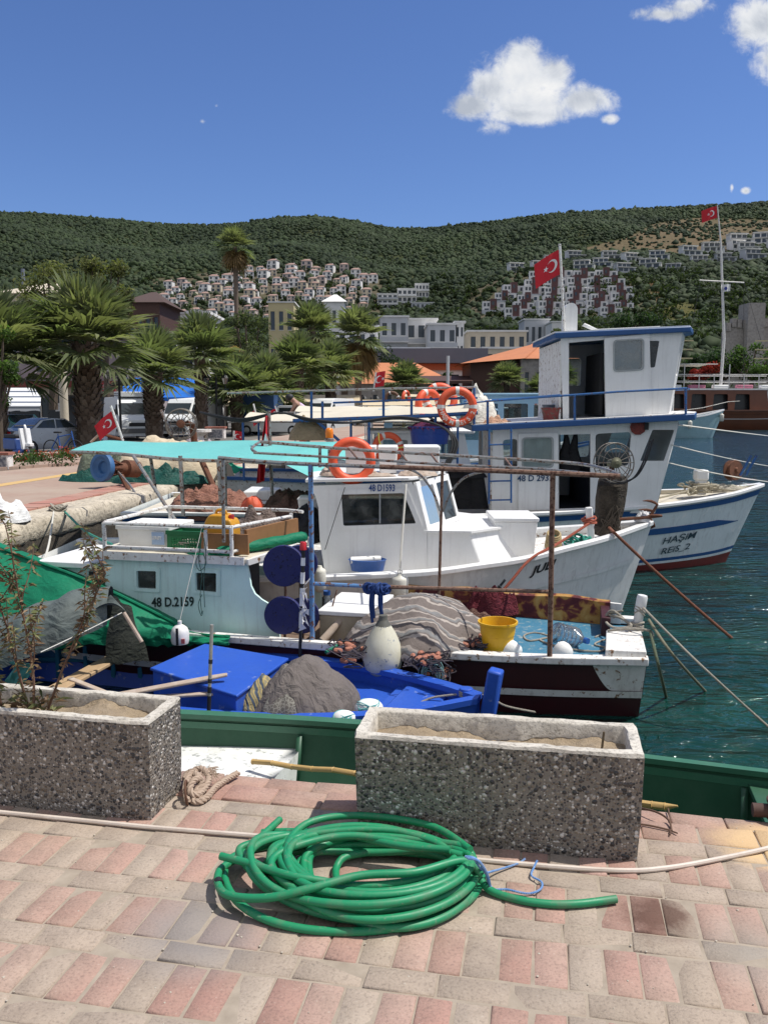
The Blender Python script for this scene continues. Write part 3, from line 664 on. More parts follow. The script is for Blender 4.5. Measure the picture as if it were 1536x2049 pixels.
# ------------------------------------------------------------------ boat building
def curve(xs, ys):
 xs, ys = list(xs), list(ys); n = len(xs); m = []
 for i in range(n):
  a, b = max(i-1, 0), min(i+1, n-1); m.append((ys[b]-ys[a])/(xs[b]-xs[a]))
 def f(x):
  if x <= xs[0]: return ys[0]
  if x >= xs[-1]: return ys[-1]
  i = max(k for k in range(n) if xs[k] <= x); i = min(i, n-2); h = xs[i+1]-xs[i]; t = (x-xs[i])/h
  return (2*t**3-3*t*t+1)*ys[i]+(t**3-2*t*t+t)*h*m[i]+(-2*t**3+3*t*t)*ys[i+1]+(t**3-t*t)*h*m[i+1]
 return f
class Hull:
 def __init__(s, fr, L, b, zg, zb=-1.35, rake=.5, w0=.35, p=.6, n=40, flare=.0):
  s.fr, s.L, s.b, s.zg, s.zb, s.rake, s.w0, s.p, s.n, s.flare = fr, L, b, zg, zb, rake, w0, p, n, flare
  s.st = [-L*(1-(i/n)**1.0)*1 if False else -L+L*(1-(1-i/n)**1.6) for i in range(n+1)]
 def H(s, x, k, side=-1, off=0.):
  q = math.exp(x/.9); w = s.w0*(1-.75*q); p_ = s.p+s.flare*q
  z = lerp(s.zb, s.zg(x), k); t = s.b(x)*(w+(1-w)*max(k, 0)**p_)
  return (x-s.rake*(1-k)*q, side*(t+off), z)
 def shell(s, mb, k0=0., k1=1., m=12, off=0.):
  for side in (-1, 1):
   mb.sheet([[s.H(x, lerp(k0, k1, j/m), side, off) for j in range(m+1)] for x in s.st])
  if off == 0.: mb.face([s.H(-s.L, lerp(k0, k1, j/m), -1) for j in range(m+1)]+[s.H(-s.L, lerp(k0, k1, j/m), 1) for j in range(m, -1, -1)])
  return mb
 def band(s, mb, k0, k1, off=.004, x0=None, x1=0., n=36, m=3, side=(-1, 1), kf=None):
  x0 = -s.L if x0 is None else x0
  for sd in side:
   g = []
   for i in range(n+1):
    x = lerp(x0, x1, 1-(1-i/n)**1.5); a, b = (k0, k1) if kf is None else kf(x)
    g.append([s.H(x, lerp(a, b, j/m), sd, off) for j in range(m+1)])
   mb.sheet(g)
  return mb
 def rail(s, mb, w=.09, h=.05, dz=0., x0=None, x1=0., k=1., inn=.6, side=(-1, 1)):
  x0 = -s.L if x0 is None else x0
  for sd in side:
   rg = []
   for i in range(s.n+1):
    x = lerp(x0, x1, 1-(1-i/s.n)**1.6); p = s.H(x, k, sd); o, ii = abs(p[1])+w*(1-inn), max(abs(p[1])-w*inn, .0)
    rg.append([(p[0], sd*ii, p[2]+dz), (p[0], sd*o, p[2]+dz), (p[0], sd*o, p[2]+dz+h), (p[0], sd*ii, p[2]+dz+h)])
   mb.loft(rg)
  return mb
 def deck(s, mb, zd, x0=None, x1=-.02, inset=.04):
  x0 = -s.L if x0 is None else x0; g = []
  for i in range(s.n+1):
   x = lerp(x0, x1, i/s.n); hw = max(s.b(x)-inset, .004); g.append([(x, t*hw, zd(x)) for t in (-1, -.5, 0, .5, 1)])
  return mb.sheet(g)
 def bulwark(s, mb, zd, inset=.05, x0=None, x1=0.):
  x0 = -s.L if x0 is None else x0
  for sd in (-1, 1):
   mb.sheet([[(lerp(x0, x1, i/s.n), sd*max(s.b(lerp(x0, x1, i/s.n))-inset, .003), z) for z in (zd(lerp(x0, x1, i/s.n)), s.zg(lerp(x0, x1, i/s.n)))] for i in range(s.n+1)])
  return mb
 def pick(s, px, py, side=-1):
  best = None
  for i in range(241):
   x = -s.L+s.L*i/240
   for j in range(41):
    h = s.H(x, j/40, side); q = PR(*s.fr.w(h)); d = (q[0]-px)**2+(q[1]-py)**2
    if best is None or d < best[0]: best = (d, x, j/40)
  return best[1], best[2]
def rpoly(pts, r=.04, n=4):
 """polygon with rounded corners"""
 out = []; m = len(pts)
 for i in range(m):
  p0, p1, p2 = (Vector(pts[i-1]), Vector(pts[i]), Vector(pts[(i+1) % m])); a = (p0-p1); b = (p2-p1); rr = min(r, a.length*.45, b.length*.45)
  a = p1+a.normalized()*rr; b = p1+b.normalized()*rr
  for k in range(n+1):
   t = k/n; out.append(((1-t)**2*a+2*t*(1-t)*p1+t*t*b)[:])
 return out
def panel(name, mat, parent, outer, holes, th, O=(0, 0, 0), ex=(1, 0, 0), ey=(0, 0, 1), fr=None, bevel=0, label=None):
 """flat wall with true openings: outlines in the (ex, ey) plane, th along ex x ey"""
 cu = bpy.data.curves.new('pan', 'CURVE'); cu.dimensions = '2D'; cu.fill_mode = 'BOTH'; cu.extrude = th/2
 for pl in [outer]+holes:
  sp = cu.splines.new('POLY'); sp.points.add(len(pl)-1); sp.use_cyclic_u = True
  for q, p in zip(sp.points, pl): q.co = (p[0], p[1], 0, 1)
 o = bpy.data.objects.new('pan', cu); COL.objects.link(o); bpy.context.view_layer.update()
 me = bpy.data.meshes.new_from_object(o.evaluated_get(bpy.context.evaluated_depsgraph_get()))
 ex, ey, O = V3(ex).normalized(), V3(ey).normalized(), V3(O); nz = ex.cross(ey).normalized()
 mb = MB(fr); mb.add([O+ex*v.co.x+ey*v.co.y+nz*v.co.z for v in me.vertices], [tuple(p.vertices) for p in me.polygons])
 bpy.data.objects.remove(o); bpy.data.meshes.remove(me)
 ob = mb.build(name, mat, parent, bevel=bevel, ang=30)
 if label: ob['label'] = label
 return ob
def glassmat(name, tint=(.55, .62, .62), rough=.02, mixv=.0, dirt=.15):
 if name in MATS: return MATS[name]
 m = bpy.data.materials.new(name); t = NT(m); t.n.remove(t.n['Principled BSDF'])
 tr = t.new('ShaderNodeBsdfTransparent'); tr.inputs[0].default_value = (*tint, 1); gl = t.new('ShaderNodeBsdfGlossy'); gl.inputs['Roughness'].default_value = rough
 df = t.new('ShaderNodeBsdfDiffuse'); df.inputs[0].default_value = (.35, .36, .34, 1)
 fs = t.new('ShaderNodeFresnel'); fs.inputs[0].default_value = 1.5; m1 = t.new('ShaderNodeMixShader'); m2 = t.new('ShaderNodeMixShader')
 t.set(m1.inputs[0], t.math('ADD', t.math('MULTIPLY', fs.outputs[0], 1.3), mixv)); t.L.new(tr.outputs[0], m1.inputs[1]); t.L.new(gl.outputs[0], m1.inputs[2])
 t.set(m2.inputs[0], t.math('MULTIPLY', t.ramp(t.noise(t.pos(), 6, 5), [(.4, 0), (.7, 1)]), dirt)); t.L.new(m1.outputs[0], m2.inputs[1]); t.L.new(df.outputs[0], m2.inputs[2])
 t.L.new(m2.outputs[0], t.n['Material Output'].inputs[0]); MATS[name] = m; return m
GLASS = glassmat('window_glass'); GDARK = glassmat('dark_glass', (.12, .14, .14), .03, .03, .25)
WHITE = M('white_paint', (.80, .80, .79), .42, dirt=.22, dcol=(.50, .49, .45), sc=3, streak=.16, fine=40)
WHITE2 = M('white_paint_worn', (.76, .75, .72), .55, dirt=.45, dcol=(.45, .42, .36), sc=7, streak=.35, rust=.08, rustc=(.22, .12, .06))
WTURQ = M('white_paint_cabin', (.60, .80, .76), .5, dirt=.3, dcol=(.42, .50, .47), sc=4, streak=.25)
BLUEP = M('blue_paint', (.012, .075, .24), .42, dirt=.4, dcol=(.03, .10, .22), sc=8, streak=.15)
BLUEB = M('bright_blue_paint', (.018, .085, .46), .5, dirt=.6, dcol=(.03, .10, .44), sc=4, rust=-.10, rustc=(.16, .22, .46), fine=30)
BLUED = M('blue_paint_inside', (.012, .10, .22), .6, dirt=.5, dcol=(.02, .06, .10), sc=6)
GREENP = M('green_boat_paint', (.020, .085, .045), .5, dirt=.5, dcol=(.05, .12, .07), sc=6, streak=.1)
MAROON = M('maroon_paint', (.055, .012, .016), .45, dirt=.5, dcol=(.03, .012, .014), sc=6, streak=.2)
RED = M('antifoul_red', (.16, .022, .018), .6, dirt=.5, dcol=(.06, .03, .02), sc=9)
PIPE = M('galvanised_pipe', (.33, .34, .33), .45, .6, dirt=.6, dcol=(.16, .11, .08), sc=12, rust=.22, rustc=(.17, .075, .04))
RPIPE = M('rusty_pipe', (.20, .12, .085), .7, .2, dirt=.6, dcol=(.30, .17, .11), sc=16, rust=.3, rustc=(.10, .045, .03))
LBPIPE = M('light_blue_pipe', (.10, .24, .48), .5, dirt=.5, dcol=(.22, .30, .40), sc=12, rust=.25, rustc=(.16, .07, .04))
BPIPE = M('blue_pipe', (.015, .10, .30), .45, dirt=.4, sc=12, dcol=(.04, .12, .22), rust=.1)
WPIPE = M('white_pipe', (.68, .68, .66), .5, dirt=.5, dcol=(.36, .30, .24), sc=14, rust=.12)
WOOD = M('raw_wood', (.42, .29, .165), .75, dirt=.5, dcol=(.27, .17, .09), sc=9, fine=50, bump=.4)
WOODW = M('weathered_wood', (.40, .31, .24), .85, dirt=.6, dcol=(.55, .50, .45), sc=11, bump=.5)
FOAM = M('foam_white', (.76, .76, .74), .8, dirt=.35, dcol=(.55, .52, .46), sc=7, fine=120, bump=.3)
ORANGE = M('lifebuoy_orange', (.72, .085, .025), .5, dirt=.4, dcol=(.78, .20, .10), sc=5)
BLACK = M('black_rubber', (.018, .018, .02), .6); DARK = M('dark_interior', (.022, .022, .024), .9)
ROPE = M('rope_grey', (.34, .31, .26), .95, dirt=.5, dcol=(.18, .16, .12), fine=160, bump=.6); ROPEG = M('rope_green', (.03, .24, .18), .9, fine=160, bump=.5)
ROPER = M('rope_rust', (.19, .075, .045), .95, fine=160, bump=.5); ROPEW = M('rope_white', (.6, .58, .52), .9, fine=160, bump=.5); ROPEO = M('rope_orange', (.34, .09, .055), .9, fine=160, bump=.5)
NAVY = M('navy_foam', (.012, .016, .10), .75, dirt=.5, dcol=(.03, .03, .09), sc=14, rust=.05, rustc=(.005, .005, .02), bump=.3)
RUSTY = M('rusted_iron', (.16, .065, .035), .85, .2, dirt=.7, dcol=(.07, .035, .025), sc=18, bump=.5, bd=.006)
YEL = M('yellow_plastic', (.70, .40, .012), .42, dirt=.3, dcol=(.55, .30, .03)); BUOYM = M('buoy_pale', (.62, .60, .48), .5, dirt=.6, dcol=(.36, .33, .22), sc=5, rust=.06, rustc=(.16, .20, .28))
NETR = cloth('net_brown', (.34, .17, .125), (.19, .09, .07), .9, 1., 7, dirt=.8); NETG = cloth('net_green', (.02, .20, .13), (.01, .09, .07), .9, 1., 9); NETD = cloth('net_dark', (.12, .065, .05), (.20, .12, .10), .9, 1., 9)
TEAL = cloth('tarp_green', (.008, .185, .095), (.005, .105, .06), .35, .6, 3, dirt=.6); GREYT = cloth('tarp_grey', (.085, .108, .106), (.145, .16, .15), .55, .75, 3, dirt=.8)
FLAGR = M('flag_red', (.56, .018, .03), .8, dirt=.3, dcol=(.40, .012, .022), sc=9, bump=.1); FLAGW = M('flag_white', (.78, .77, .76), .8, bump=.1)
def flag(label, hoist_top, hoist_bot, fly, pole=None, group=None, wave=.05, pr=.012, pmat=None, cres=1.):
 """red flag with white crescent and star: hoist = two points on the pole, fly = vector of its length"""
 ht, hb, fl = V3(hoist_top), V3(hoist_bot), V3(fly); r = thing('red_flag', label, 'flag', hb if pole is None else pole[0], 0, group)
 up = ht-hb; nz = fl.cross(up).normalized()
 def pt(u, v): return hb+up*v+fl*u+nz*wave*max(u, 0)**.7*math.sin(u*7+v*1.6)-Vector((0, 0, .10*up.length*u*u*.8))
 def sheetp(mat, name, f, n, m, off):
  g = []
  for i in range(n+1):
   row = []
   for j in range(m+1):
    u, v = f(i/n, j/m); row.append(pt(u, v)+nz*off)
   g.append(row)
  return g
 MB().sheet(sheetp(None, '', lambda a, b: (a, b), 24, 12, 0)).build('cloth', FLAGR, r)
 for off in (-.0025-.012*cres*.1, .0025+.012*cres*.1):
  em = MB(); asp = up.length/fl.length
  g = []
  for i in range(17):                      # crescent: between two arcs
   a = math.radians(35)+math.radians(290)*i/16; o = (.36+.25*asp*math.cos(a), .5+.25*math.sin(a)); inn = (.36+.0625*asp+.20*asp*math.cos(lerp(.35, 2*math.pi-.35, i/16)), .5+.20*math.sin(lerp(.35, 2*math.pi-.35, i/16)))
   if i in (0, 16): inn = o
   g.append([pt(*o)+nz*off, pt(*inn)+nz*off])
  em.sheet(g)
  st = []
  for k in range(10):
   a = math.pi+k*math.pi/5; q = .125 if k % 2 == 0 else .05; st.append(pt(.36+.30*asp+q*asp*math.cos(a), .5+q*math.sin(a))+nz*off)
  c = sum(st, Vector())/10; em.add([c]+st, [(0, 1+k, 1+(k+1) % 10) for k in range(10)])
  em.build('crescent_and_star', FLAGW, r, flat=True)
 if pole is not None: MB().tube([pole[0], pole[1]], pr, 8).build('flag_pole', pmat or WPIPE, r)
 return r
def lifebuoy(label, c, ax, Ro, group=None, bands=True, word=None, tilt=0, mat=None):
 r = thing('lifebuoy', label, 'lifebuoy', c, 0, group); rr = Ro*.205; Rm = Ro-rr; x, y = frame_of(ax)
 if y.z < 0: y = -y
 x = V3(ax).normalized().cross(y)*-1
 MB().torus(c, ax, Rm, rr, 40, 12).build('ring', mat or ORANGE, r)
 a_ = V3(ax).normalized()
 if bands:
  for k in range(4):
   a0 = math.radians(90*k+tilt); b = MB(); C = V3(c)
   b.tube([C+(x*math.cos(a0+d)+y*math.sin(a0+d))*Rm for d in (-.11, -.04, .04, .11)], rr*1.03, 14, caps=False); b.build('reflective_band', M('buoy_band', (.72, .70, .66), .5), r)
 if word:
  w, a0, a1, sz = word
  for i, ch in enumerate(w):
   if ch == ' ': continue
   a = math.radians(lerp(a0, a1, i/(len(w)-1))); rd = x*math.cos(a)+y*math.sin(a); tg = (x*-math.sin(a)+y*math.cos(a))
   text('letter', ch, M('letter_pale', (.78, .70, .62), .6), r, V3(c)+rd*(Rm-sz*.36)-tg*sz*.3+a_*rr*.99, tg, -rd if False else rd*-1 if False else -rd, sz, bold=.02) if False else text('letter', ch, M('letter_pale', (.78, .70, .62), .6), r, V3(c)+rd*(Rm+sz*.36)-tg*sz*.3+a_*rr*.99, tg, -rd, sz, bold=.02, out=.0)
 return r
def box_part(mb, x0, x1, y0, y1, z0, z1): return mb.box(x0, x1, y0, y1, z0, z1)
# ------------------------------------------------------------------ green rowing boat along the quay
class FrG(Fr):                                             # the far side is slimmer than the near one
 def w(s, p): return Fr.w(s, (p[0], p[1]*(gfar(p[0])/max(gb(p[0]), .02) if p[1] > 0 else 1), p[2]))
GB = FrG(.2, 4.72, -13); gfar = curve([-2.9, -2.3, -1.68, -.53, .3, 1.29, 1.92, 2.6, 3.], [.03, .28, .47, .63, .58, .43, .31, .16, .05])
gb = curve([-2.9, -2.3, -1.7, -.9, 0, .9, 1.7, 2.4, 3.0], [.03, .33, .58, .74, .78, .76, .68, .55, .36])
r = thing('rowing_boat', 'dark green rowing boat moored tight along the paved quay edge', 'boat', GB.w((0, 0, -1)), GB.yaw)
gz = lambda s: -.55+.012*s*s
def gsec(s, f, z): return (s, f*gb(s), z)
ss = [lerp(-2.9, 3., i/50) for i in range(51)]
b = MB(GB)
b.sheet([[gsec(s, f, z(s)) for f, z in [(-1, gz), (-.97, lambda s: -.7), (-.80, lambda s: -1.), (-.4, lambda s: -1.12), (0, lambda s: -1.15), (.4, lambda s: -1.12), (.80, lambda s: -1.), (.97, lambda s: -.7), (1, gz)]] for s in ss])
b.sheet([[(s, max(gb(s)-.03, .002)*f, z) for f, z in [(-1, gz(s)), (-.96, -.72), (-.82, -.93), (0, -.96), (.82, -.93), (.96, -.72), (1, gz(s))]] for s in ss])
b.build('hull', GREENP, r)
b = MB(GB)
for sd in (-1, 1):
 b.loft([[(s, sd*(gb(s)-.07 if gb(s) > .1 else .0), gz(s)-.004), (s, sd*(gb(s)+.035), gz(s)-.004), (s, sd*(gb(s)+.035), gz(s)+.028), (s, sd*(gb(s)-.07 if gb(s) > .1 else 0), gz(s)+.028)] for s in ss])
 b.loft([[(s, sd*max(gb(s)-.045, 0), gz(s)-.075), (s, sd*max(gb(s)-.02, .001), gz(s)-.075), (s, sd*max(gb(s)-.02, .001), gz(s)-.03), (s, sd*max(gb(s)-.045, 0), gz(s)-.03)] for s in ss])
b.build('gunwale', M('green_gunwale', (.04, .145, .085), .45, dirt=.5, dcol=(.07, .17, .11), sc=10, streak=0), r)
b = MB(GB)
sx1 = GB.pz(560, 1545, -.70)[0]
g = [[(s, f*max(gb(s)-.045, .003), -.695-.02*abs(f)) for f in (-1, -.5, 0, .5, 1)] for s in [lerp(-2.85, sx1, i/20) for i in range(21)]]
b.sheet(g); b.face([(sx1, f*(gb(sx1)-.045), z) for f, z in ((-1, -.715), (0, -.695), (1, -.715), (1, -.95), (-1, -.95))])
b.build('white_foredeck', M('foredeck_white', (.72, .72, .69), .6, dirt=.4, dcol=(.45, .45, .40), sc=9, rust=.1, rustc=(.35, .36, .34)), r)
s2 = GB.pz(1500, 1575, -.56)[0]
b = MB(GB); b.box(s2, s2+.28, -.6, gb(s2)-.05, -.60, -.565); b.build('thwart', GREENP, r, bevel=.004)
for k in range(5):
 b = MB(GB); s_ = lerp(-.9, 1.8, k/4); b.add([(s_-.018, gb(s_)*.97-.045, gz(s_)-.08), (s_+.018, gb(s_)*.97-.045, gz(s_)-.08), (s_+.018, gb(s_)*.80-.03, -.92), (s_-.018, gb(s_)*.80-.03, -.92)], [(0, 1, 2, 3)]); b.build('rib', GREENP, r, solid=.02)
bb = MB(); bam = M('bamboo', (.50, .33, .12), .5, dirt=.5, dcol=(.36, .22, .08), sc=12)
def bamboo(p, q, r0, label, tip=False):
 mb = MB(); p, q = V3(p), V3(q); L = (q-p).length; n = 7
 pts = []; rs = []
 for i in range(n):
  for d, rr in ((.0, 1.0), (.02, 1.0), (.035, 1.18), (.05, 1.0)):
   u = min((i+d/.14*.14)/n, 1); pts.append(p.lerp(q, u)+Vector((0, 0, .006*math.sin(i*1.9)))); rs.append(r0*rr)
 pts.append(q); rs.append(r0*(.25 if tip else .9)); mb.tube(pts, rs, 9); return tag(mb.build('bamboo_cane', bam), label, 'cane')
pa = G(505, 1524, -.64); bamboo(pa, G(800, 1558, -.50), .016, 'split bamboo cane resting on the white foredeck of the green boat')
bamboo(G(1180, 1606, -.42), G(1355, 1613, -.34), .018, 'short bamboo cane end poking out right of the planter behind the hose', True)
b = MB(); c = V3(G(1318, 1604, -.885)); ax = V3((.97, -.2, .0));
b.lathe([(.0, -.13), (.032, -.125), (.036, -.10), (.036, .04), (.03, .07), (.014, .10), (.013, .13), (0, .13)], c, ax, 14)
r = thing('water_bottle', 'clear plastic water bottle lying in the dark bottom of the green boat', 'bottle', c)
b.build('bottle', glassmat('bottle_plastic', (.55, .62, .70), .1, .05, .2), r); b = MB(); b.lathe([(.0365, -.06), (.0368, .0)], c, ax, 14, caps=False); b.build('bottle_label', M('label_blue', (.10, .16, .30), .5), r)
# ------------------------------------------------------------------ blue boat
B0 = Fr(.67, 5.84, -20)
b0 = curve([-4.4, -3.6, -2.8, -2.0, -1.3, -.8, -.35, 0], [.55, .70, .76, .76, .68, .53, .30, .04]); z0 = curve([-4.4, -2.8, -1.3, -.5, 0], [-.66, -.63, -.60, -.565, -.52])
h0 = Hull(B0, 4.4, b0, z0, rake=.25, w0=.45)
r = thing('blue_boat', 'bright blue open fishing boat with hatch box and raised blue stem post', 'boat', B0.w((0, 0, -1)), B0.yaw)
h0.shell(MB(B0)).build('hull', BLUEB, r)
b = MB(B0); h0.rail(b, .11, .04, inn=.7); b.build('gunwale', BLUEB, r)
zd = lambda s: -.70+.03*max(0, s+1.2)
b = MB(B0); h0.deck(b, zd, -1.62, -.1, .02); h0.bulwark(b, zd, .04, -1.62); b.build('foredeck', BLUEB, r)
b = MB(B0); b.add([(-.75, -.46, -.64), (-.75, .46, -.64), (-.62, .40, -.64), (-.62, -.40, -.64)], [(0, 1, 2, 3)]); b.box(-.66, -.3, -.36, .36, -.72, -.595); b.build('bow_locker', BLUEB, r, bevel=.012)
b = MB(B0); h0.deck(b, lambda s: -1.02, -4.38, -1.6, .1); h0.bulwark(b, lambda s: -1.02, .055, -4.38, -1.6)
b.build('hold', BLUED, r)
for k in range(10):
 s_ = -4.1+k*.27
 for sd in (-1, 1): MB(B0).box(s_-.02, s_+.02, sd*(b0(s_)-.085)-.02, sd*(b0(s_)-.085)+.02, -1.02, z0(s_)).build('rib', M('turquoise_rib', (.02, .17, .27), .6, dirt=.4), r)
b = MB(B0); h0.rail(b, .05, .03, -.16, -4.3, -1.6, inn=1.6); b.build('stringer', MATS['turquoise_rib'], r)
b = MB(B0); b.box(-1.64, -1.60, -.72, .72, -1.02, -.69); b.build('bulkhead', BLUEB, r)
p = [B0.pz(x, y, -.47)[:2] for x, y in [(410, 1293), (578, 1322), (474, 1398), (300, 1342)]]
b = MB(B0); b.prism([(q[0], q[1], -.47) for q in p], (0, 0, .024)); cx_ = sum(q[0] for q in p)/4; cy_ = sum(q[1] for q in p)/4
b.prism([(lerp(q[0], cx_, .04), lerp(q[1], cy_, .04), -.72) for q in p], (0, 0, .2499)); b.build('hatch_box', BLUEB, r, bevel=.008)
p = [B0.pz(x, y, -.66)[:2] for x, y in [(370, 1393), (480, 1408), (442, 1452), (330, 1440)]]
b = MB(B0); b.prism([(q[0], q[1], -.8) for q in p], (0, 0, .14)); b.build('engine_cover', BLUEB, r, bevel=.008)
e0 = B0.pt(960, 1436, 0.); e1 = B0.pt(992, 1340, 0.)
b = MB(B0); b.bar((e0[0]+.02, 0, -.85), (e1[0], 0, e1[2]), .115, .10); b.build('stem_post', BLUEB, r, bevel=.016)
b = MB(B0); q = B0.pz(932, 1382, -.50); b.lathe([(.04, -.14), (.04, -.02), (.05, -.015), (.05, .02), (.0, .022)], (q[0], q[1], -.50), n=10); b.build('mooring_bitt', BLUEB, r, bevel=.005)
rp = MB(B0);
for k in range(3): rp.torus((q[0], q[1], -.535+.012*k), (.05*k, .1, 1), .048, .0075, 18, 6)
twist(rp, [(q[0]-.04, q[1], -.53), B0.pz(870, 1395, -.57), B0.pz(845, 1404, -.6), B0.pz(820, 1418, -.62)], .008, 3, .03)
twist(rp, [(q[0]+.04, q[1], -.53), B0.pz(975, 1392, -.5), B0.pz(1010, 1412, -.55), B0.pz(1070, 1425, -.62)], .007, 3, .03)
tag(rp.build('bow_rope', ROPE), 'grey rope wound round the bitt at the bow of the blue boat', 'rope')
# planks and oar blades lying across it
def plank(px, z, w, th, label, mat, taper=1., name='plank'):
 p, q = V3(G(px[0], px[1], z[0])), V3(G(px[2], px[3], z[1])); x, y = frame_of(q-p)
 if abs(y.z) < abs(x.z): x, y = y, x
 mb = MB(); mb.loft([[P_+x*w*sx*k/2+y*th*sy/2 for sx, sy in ((-1, -1), (1, -1), (1, 1), (-1, 1))] for P_, k in ((p, 1), (p.lerp(q, .85), lerp(1, taper, .3)), (q, taper))])
 return tag(mb.build(name, mat, bevel=.006), label, 'plank')
plank((60, 1408, 247, 1306), (-.55, -.55), .145, .028, 'wide new pine plank laid slanting across the open hold of the blue boat', WOOD)
plank((140, 1358, 240, 1398), (-.53, -.58), .05, .02, 'short thin wooden batten crossing the wide pine plank', WOODW)
plank((225, 1393, 455, 1350), (-.50, -.395), .085, .02, 'whitened wooden oar blade reaching right over the blue hatch box', WOODW, .5, 'oar_blade')
plank((250, 1398, 462, 1386), (-.54, -.50), .055, .02, 'slim weathered board lying below the whitened oar blade', WOODW, .8)
# taped pole standing in the boat
p0, p1 = V3(P(417, 1452, 5.75)), V3(P(424, 1250, 5.75)); r = thing('taped_pole', 'thin upright metal pole with bands of black tape standing in the blue boat', 'pole', p0)
MB().tube([p0, p1], .0125, 8).build('pole', M('pole_grey', (.42, .41, .38), .5, .3, dirt=.5, dcol=(.2, .17, .14), sc=18), r)
for u0, u1 in ((.02, .30), (.33, .39), (.43, .47), (.62, .66)): MB().tube([p0.lerp(p1, u0), p0.lerp(p1, u1)], .0145, 8).build('tape_band', BLACK, r)
# heap of nets under a grey cloth
c = B0.pz(610, 1440, -.64); c = (c[0]-.02, c[1]+.08)
m1, t = newmat('grey_wool'); p = t.pos(); nn = t.noise(p, 5, 6, .6); t.set(t.b.inputs['Base Color'], t.mix(t.noise(p, 150, 3, .7), t.mix(t.ramp(nn, [(.35, 0), (.7, 1)]), (.115, .098, .092), (.21, .185, .175)), (.16, .14, .13))); t.b.inputs['Roughness'].default_value = 1
t.b.inputs['Specular IOR Level'].default_value = .1; bb_ = t.bump(t.noise(t.map(p, (1, 1, .5)), 9, 4, .55, 1.5), .75, .05); t.set(t.b.inputs['Normal'], t.bump(t.noise(p, 220, 3), .5, .004, bb_))
def draped(fr, outline, base, top, seed, n=26, m=14, amp=.05, foldn=9):
 """cloth over a heap: outline in (s, t), rises from base to top with hanging folds"""
 C = Vector((sum(o[0] for o in outline)/len(outline), sum(o[1] for o in outline)/len(outline))); ol = smooth_path([(o[0], o[1], 0) for o in outline+outline[:1]], 6)[:-1]
 g = []
 for j in range(m+1):
  u = j/m; row = []
  for i, o in enumerate(ol):
   f = 1-u; e = math.sin(f*math.pi/2)**.85; q = C.lerp(Vector((o.x, o.y)), e)
   a = math.atan2(o.y-C.y, o.x-C.x)
   z = base+(top-base)*(u**.78)*(1+.18*fbm(q.x*3+seed, q.y*3, seed))
   k = 1+amp*f*(math.sin(a*foldn+seed*2+2.2*fbm(q.x*4, q.y*4, seed))+.5*math.sin(a*foldn*2.3+seed))
   q = C+(q-C)*k; z += .05*fbm(q.x*6, q.y*6, seed+2)+.016*fbm(q.x*22, q.y*22, 4)-.20*(top-base)*f**1.1*(1-f**4)*abs(math.sin(a*2.1+seed+1.2*fbm(q.x*3, q.y*3, 1)))
   row.append((q.x, q.y, z))
  g.append(row)
 return MB(fr).sheet(g, closed=True)
o1 = [B0.pz(x, y, -.60)[:2] for x, y in [(500, 1432), (560, 1440), (660, 1438), (712, 1416), (722, 1390), (650, 1362), (570, 1375), (515, 1402)]]
b = draped(B0, o1, -.70, -.24, 3, amp=.07)
tag(b.build('grey_cloth', m1, ang=80), 'heap of nets under a dark grey wool cloth in the blue boat', 'cloth')
m2, t = newmat('patterned_scarf'); p = t.map(t.pos(), (1, 1, 1), (.4, .5, .3)); wv = t.new('ShaderNodeTexWave', wave_type='BANDS'); t.set(wv.inputs[0], p); wv.inputs['Scale'].default_value = 7; wv.inputs['Distortion'].default_value = 5
t.set(t.b.inputs['Base Color'], t.ramp(wv.outputs['Fac'], [(.0, (.05, .07, .11)), (.3, (.12, .14, .14)), (.42, (.33, .25, .09)), (.75, (.40, .31, .13)), (1, (.20, .18, .12))])); t.b.inputs['Roughness'].default_value = .95; t.set(t.b.inputs['Normal'], t.bump(t.noise(p, 14, 4, .5, 1), .7, .03))
o2 = [B0.pz(x, y, -.66)[:2] for x, y in [(470, 1443), (520, 1446), (560, 1444), (575, 1410), (540, 1382), (515, 1400), (484, 1424)]]
tag(draped(B0, o2, -.74, -.40, 8, amp=.09, foldn=13).build('patterned_cloth', m2, ang=80), 'yellow and navy patterned cloth hanging at the left of the grey heap', 'cloth')
m3, t = newmat('lace_cloth'); p = t.pos(); v = t.new('ShaderNodeTexVoronoi', feature='DISTANCE_TO_EDGE'); t.set(v.inputs['Vector'], p); v.inputs['Scale'].default_value = 38
t.set(t.b.inputs['Base Color'], t.mix(t.ramp(v.outputs['Distance'], [(.05, 0), (.12, 1)]), (.21, .20, .175), (.10, .09, .08))); t.b.inputs['Roughness'].default_value = 1
o3 = [B0.pz(x, y, -.60)[:2] for x, y in [(522, 1436), (560, 1444), (610, 1435), (620, 1395), (580, 1362), (540, 1380)]]
tag(draped(B0, o3, -.66, -.335, 5, amp=.05).build('knitted_cloth', m3, ang=80), 'knitted dark cloth showing between the patterned cloth and the grey cloth', 'cloth')
for px, py, rr, lb, sd in [(688, 1436, .08, 'white float wrapped in turquoise net beside the grey heap', 1), (738, 1416, .10, 'coil of pale turquoise netting tucked behind the planter corner', 2)]:
 c = G(px, py, -.55); mb = MB(); mb.sph(c, (rr, rr*.8, rr*.62), 16, 10); rn = thing('net_float', lb, 'net float', c); mb.build('float', FOAM, rn); mb = MB()
 for k in range(16): mb.torus(c, (math.sin(k*1.9)*.5, math.cos(k*2.3)*.4, .8), rr*(.62+.38*random.random()), .0035, 20, 5, oval=.85)
 mb.build('netting', M('net_aqua', (.10, .36, .36), .9), rn)
